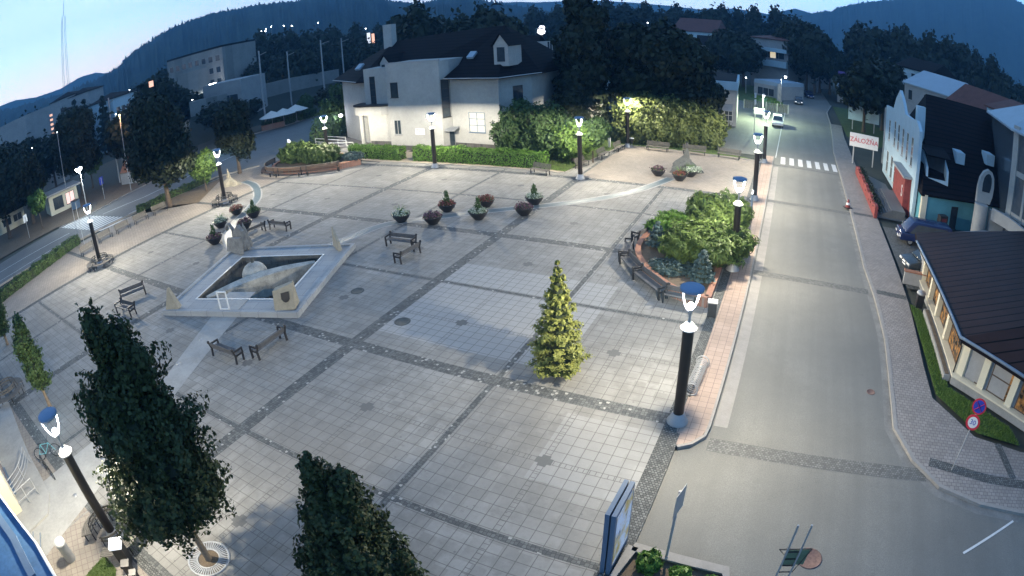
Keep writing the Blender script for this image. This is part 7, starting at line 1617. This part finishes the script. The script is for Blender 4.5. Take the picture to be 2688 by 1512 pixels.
b_ = simple_house('three-storey building with pale balcony bands and one lit window by the far street', Pf, zat(2010, 100, 148), 'render_grey', 'roof_red', zat(2010, 92, 148)+0.5, name='office_building', cat='building')
for yb, ye_ in ((124, 134), (156, 172)):
    q_ = [b_.L(p_) for p_ in Pf[:2]]; n_ = Vector((Pf[0][0]-Pf[3][0], Pf[0][1]-Pf[3][1])).normalized(); MB().prism([(q_[0][0], q_[0][1]), (q_[1][0], q_[1][1]), (q_[1][0]+n_.x*1.2, q_[1][1]+n_.y*1.2), (q_[0][0]+n_.x*1.2, q_[0][1]+n_.y*1.2)], zat(2010, ye_, 148), zat(2010, yb, 148)).build('balcony_band', 'render_blue', b_.t)
for w_ in wins_row(Pf, zat(2010, 150, 148), 5, 2.2, 1.8): b_.window(*w_)
lw_ = glow('warm_window_light', (1, .78, .4), .7); b_.window(Pf[0], Pf[1], math.dist(Pf[0], Pf[1])*.52, zat(2010, 150, 148)+.05, 1.6, 1.6, 'grey_metal', lw_, 2, proud=.06, name='lit_window')
Pn = at_px(1978, 2040, 128, 124, 10); b_ = simple_house('dark house with a pale blue flat roof below the balcony building', Pn, zat(2010, 240, 126)+1.5, 'render_grey', name='low_building', cat='building'); b_.block([(p_[0], p_[1]) for p_ in Pn], zat(2010, 240, 126)+1.51, zat(2010, 212, 126), 'roof_blue', 'blue_upper_wall'); [b_.window(*w_) for w_ in wins_row(Pn, 0.5, 3, 1.6, 1.6)]
gable_house('distant house with a pale roof slope over the trees, left of the far street', 2062, 2120, 170, 165, 92, 118, 'render_grey', 'roof_blue', 12, 2)
gable_house('low dark house on the slope right of the apartment block', 650, 720, 205, 200, 128, 150, 'render_grey', 'roof_dark', 10, 4)
gable_house('dim house on the slope above the railway wall', 745, 800, 195, 195, 112, 135, 'render_grey', 'roof_red', 10, 3)
gable_house('dim pale house beyond the railway wall near the chimney', 830, 885, 180, 178, 118, 142, 'render_blue', 'roof_dark', 10, 3)
# roofs on the right behind the shop
gable_house('house with pale blue metal roof behind the white gabled shop', 2372, 2490, 92, 84, 188, 232, 'render_grey', 'roof_blue', 9, 3)
gable_house('second house with pale roof slope further right', 2470, 2600, 80, 72, 222, 300, 'render_grey', 'roof_red', 10, 3)
gable_house('pale walled house at the right edge behind the dark roofed house', 2590, 2700, 70, 60, 260, 300, 'render_blue', 'roof_red', 8, 2)
gable_house('small house with three pale chimney-like dormers above the shop roof', 2350, 2440, 118, 112, 150, 180, 'render_blue', 'roof_dark', 10, 3)
# ---------------------------------------------------------------- cafe on the left, parasols, flags, kiosks
for i, (x, y) in enumerate(((712, 291), (742, 284), (775, 274))):
    P_ = g(x, y, 3.3); P_.z = 0; ztp = 3.3; t = thing('parasol', ['left cream parasol of the cafe terrace', 'middle cream parasol of the cafe terrace', 'right cream parasol of the cafe terrace'][i], 'parasol', (P_.x, P_.y, 0), 0.3*i, 'cream parasols of the cafe')
    MB().tube([(0, 0, 0), (0, 0, ztp)], 0.06, 8).build('pole', 'grey_metal', t); mb = MB(); n = 8; mb.add([(0, 0, ztp)] + [(2.5*math.cos(a), 2.5*math.sin(a), ztp-1.1) for a in np.linspace(0, 2*math.pi, 9)[:-1]], [(0, 1+k, 1+(k+1)%8) for k in range(8)]); mb.build('canopy', 'parasol', t); MB().lathe([(0.4, 0), (0.35, 0.12)], seg=12).build('base', 'concrete', t)
hedge('brick planter hedge edging the cafe terrace on the left', [tuple(g(690, 340)[:2]), tuple(g(750, 325)[:2]), tuple(g(800, 312)[:2]), tuple(g(826, 303)[:2])], 1.2, 1.3, 3200, 9, 0.2, 'leaf_mid', 'terrace_hedge', 0.15)
pp = [tuple(g(688, 345)[:2]), tuple(g(748, 331)[:2])]; t = thing('brick_planter', 'low red brick planter in front of the cafe terrace', 'planter', (*pp[0], 0)); MB().wall((0, 0), (pp[1][0]-pp[0][0], pp[1][1]-pp[0][1]), 0, 0.9, 0.3).build('wall', 'brick', t); MB().wall((0, 0), (pp[1][0]-pp[0][0], pp[1][1]-pp[0][1]), 0.9, 0.96, 0.34).build('coping', 'brick_top', t)
P_ = g(862, 320); t = thing('beach_flag', 'yellow-green feather flag with a red tip pattern near the house bushes', 'flag', (P_.x, P_.y, 0), R(-30)); zt_ = hz(P_, 860, 258); MB().tube([(0, 0, 0), (0, 0, zt_)], 0.04, 6).build('pole', 'grey_metal', t)
MB().plate([(0.04, 0, 1.6), (0.9, 0, 2.2), (1.25, 0, zt_-1.2), (1.0, 0, zt_-.2), (.3, 0, zt_), (0.04, 0, zt_-.1)], (0, .02, 0)).build('cloth', 'flag', t); MB().plate([(0.5, -.01, 1.0), (1.2, -.01, 1.1), (1.1, -.01, 2.0), (.45, -.01, 1.9)], (0, -.02, 0)).build('red_panel', 'red_paint', t)
P_ = g(763, 408); t = thing('lit_totem', 'small bright lit panel at the left end of the crescent bed', 'display', (P_.x, P_.y, 0), R(-35)); MB().box(-.8, .8, -.12, .12, .4, 2.1).build('panel', 'screen', t); MB().box(-.7, .7, -.1, .1, 0, .398).build('foot', 'grey_metal', t)
b_ = Bld('cafe_building', 'dark low cafe building with an arched turquoise sign behind the parasols', 'cafe', (g(745, 285).x-4, g(745, 285).y+6)); Pn = at_px(640, 790, 128, 134, 8); b_.block(Pn, 0, 3.4, 'render_grey', 'wall'); b_.roof([(p_[0], p_[1]) for p_ in Pn], [((Pn[0][0]+Pn[2][0])/2, (Pn[0][1]+Pn[2][1])/2)], 3.42, 5.0, 'roof_dark'); [b_.window(*w_) for w_ in wins_row(Pn, .8, 5, 2.0, 1.8)]
# newspaper kiosk and shelters beyond the left road
P_ = z8(850, 540); kk = Bld('orange_kiosk', 'small kiosk with a flat roof and warm lit orange posters at the left crossing', 'kiosk', (P_.x-2.5, P_.y))
Pn = [(P_.x-1.2, P_.y-2.6), (P_.x-.4, P_.y+2.6), (P_.x-5, P_.y+3.4), (P_.x-6, P_.y-2)]; kk.block(Pn, 0, 2.9, 'render_cream', 'wall'); kk.block([(p_[0]*1.0+(.9 if i < 2 else -.4), p_[1]+(-.6 if i in (0, 3) else .6)) for i, p_ in enumerate(Pn)], 2.91, 3.15, 'concrete', 'roof')
op = glow('orange_poster_light', (1, .35, .12), .55); kk.window(Pn[1], Pn[0], 0.6, .7, 1.6, 1.7, 'black_metal', op, 2, name='lit_poster'); kk.window(Pn[1], Pn[0], 2.7, .7, 1.8, 1.7, 'black_metal', 'glass', 2)
t = thing('dark_bin', 'dark blue box bin by the glaring road lamp', 'litter bin', (*z8(970, 520)[:2], 0), R(30)); MB().box(-.6, .6, -.5, .5, .05, 1.2).build('body', 'blue_metal', t); MB().box(-.65, .65, -.55, .55, 1.202, 1.3).build('lid', 'black_metal', t)
for i, (x, y, lab) in enumerate(((100, 810, 'cream lit cabin at the left edge beyond the road'), (230, 740, 'second low cabin among the trees beyond the road'))):
    P_ = z8(x, y); b_ = Bld('cabin', lab, 'kiosk', (P_.x-2, P_.y)); b_.block([(P_.x, P_.y-1.6), (P_.x+.3, P_.y+1.6), (P_.x-4, P_.y+2), (P_.x-4.2, P_.y-1.5)], 0, 2.5, 'render_cream', 'wall'); b_.block([(P_.x+.3, P_.y-1.9), (P_.x+.6, P_.y+1.9), (P_.x-4.2, P_.y+2.3), (P_.x-4.5, P_.y-1.8)], 2.51, 2.7, 'roof_dark', 'roof'); b_.window((P_.x+.3, P_.y+1.6), (P_.x, P_.y-1.6), .5, .9, 1.8, 1.1)
P_ = g(2236/1.0, 0+440)
b_ = Bld('orange_roof_shed', 'shed with an orange lit gable roof among the left trees', 'shed', (far(322, 355, 92).x, far(322, 355, 92).y)); Pn = at_px(292, 350, 92, 88, 6); b_.block(Pn, 0, 1.8, 'render_grey', 'wall'); b_.roof(Pn, [((Pn[0][0]+Pn[3][0])/2, (Pn[0][1]+Pn[3][1])/2), ((Pn[1][0]+Pn[2][0])/2, (Pn[1][1]+Pn[2][1])/2)], 1.82, 5.2, 'brick_top')
ld = bpy.data.lights.new('yard_light', 'POINT'); ld.energy = 900; ld.color = (1, .55, .25); ld.shadow_soft_size = .3; lo = bpy.data.objects.new('yard_light', ld); COL.objects.link(lo)
P_ = far(316, 320, 84); t = thing('yard_lamp', 'small sodium lamp lighting the orange roof', 'lamp', (P_.x, P_.y, 0)); MB().tube([(0, 0, 0), (0, 0, P_.z+1)], 0.06, 6).build('pole', 'grey_metal', t); MB().lathe([(0, P_.z+.8), (.2, P_.z+.95), (.1, P_.z+1.1)], seg=8).build('lens', wg, t); lo.parent = t; lo.location = (0.3, -.6, P_.z+.7)
P_ = far(397, 222, 100); t = thing('orange_lantern', 'orange glowing lantern above the big round tree', 'light', (P_.x, P_.y, 0)); MB().tube([(0, 0, 0), (0, 0, P_.z)], 0.08, 6).build('pole', 'black_metal', t); MB().box(-.3, .3, -.3, .3, P_.z-.4, P_.z+.6).build('lantern', wg, t)
P_ = far(975, 103, 170); t = thing('fuel_sign', 'tall lit sign with red and orange stripes left of the chimney', 'sign', (P_.x, P_.y, 0)); MB().box(-1.4, -.5, -.2, .2, P_.z-2, P_.z+2).build('white_stripe', 'screen', t); MB().box(.3, 1.0, -.2, .2, P_.z-1.6, P_.z+1.6).build('orange_stripe', wg, t); MB().tube([(0, 0, 0), (0, 0, P_.z)], 0.2, 6).build('pole', 'black_metal', t)
# ---------------------------------------------------------------- valley air
hm = bpy.data.materials.new('valley_air'); hm.use_nodes = True; ht = hm.node_tree
ht.nodes.remove(ht.nodes['Principled BSDF'])
pv = ht.nodes.new('ShaderNodeVolumePrincipled'); pv.inputs['Color'].default_value = (0.26, 0.60, 1.0, 1)
pv.inputs['Density'].default_value = 0.00054; pv.inputs['Anisotropy'].default_value = 0.0
ht.links.new(pv.outputs[0], ht.nodes['Material Output'].inputs['Volume'])
mb = MB().box(-2050, 2050, -2050, 2050, -9, 330); o = mb.build('haze', hm); tag(o, kind='stuff')
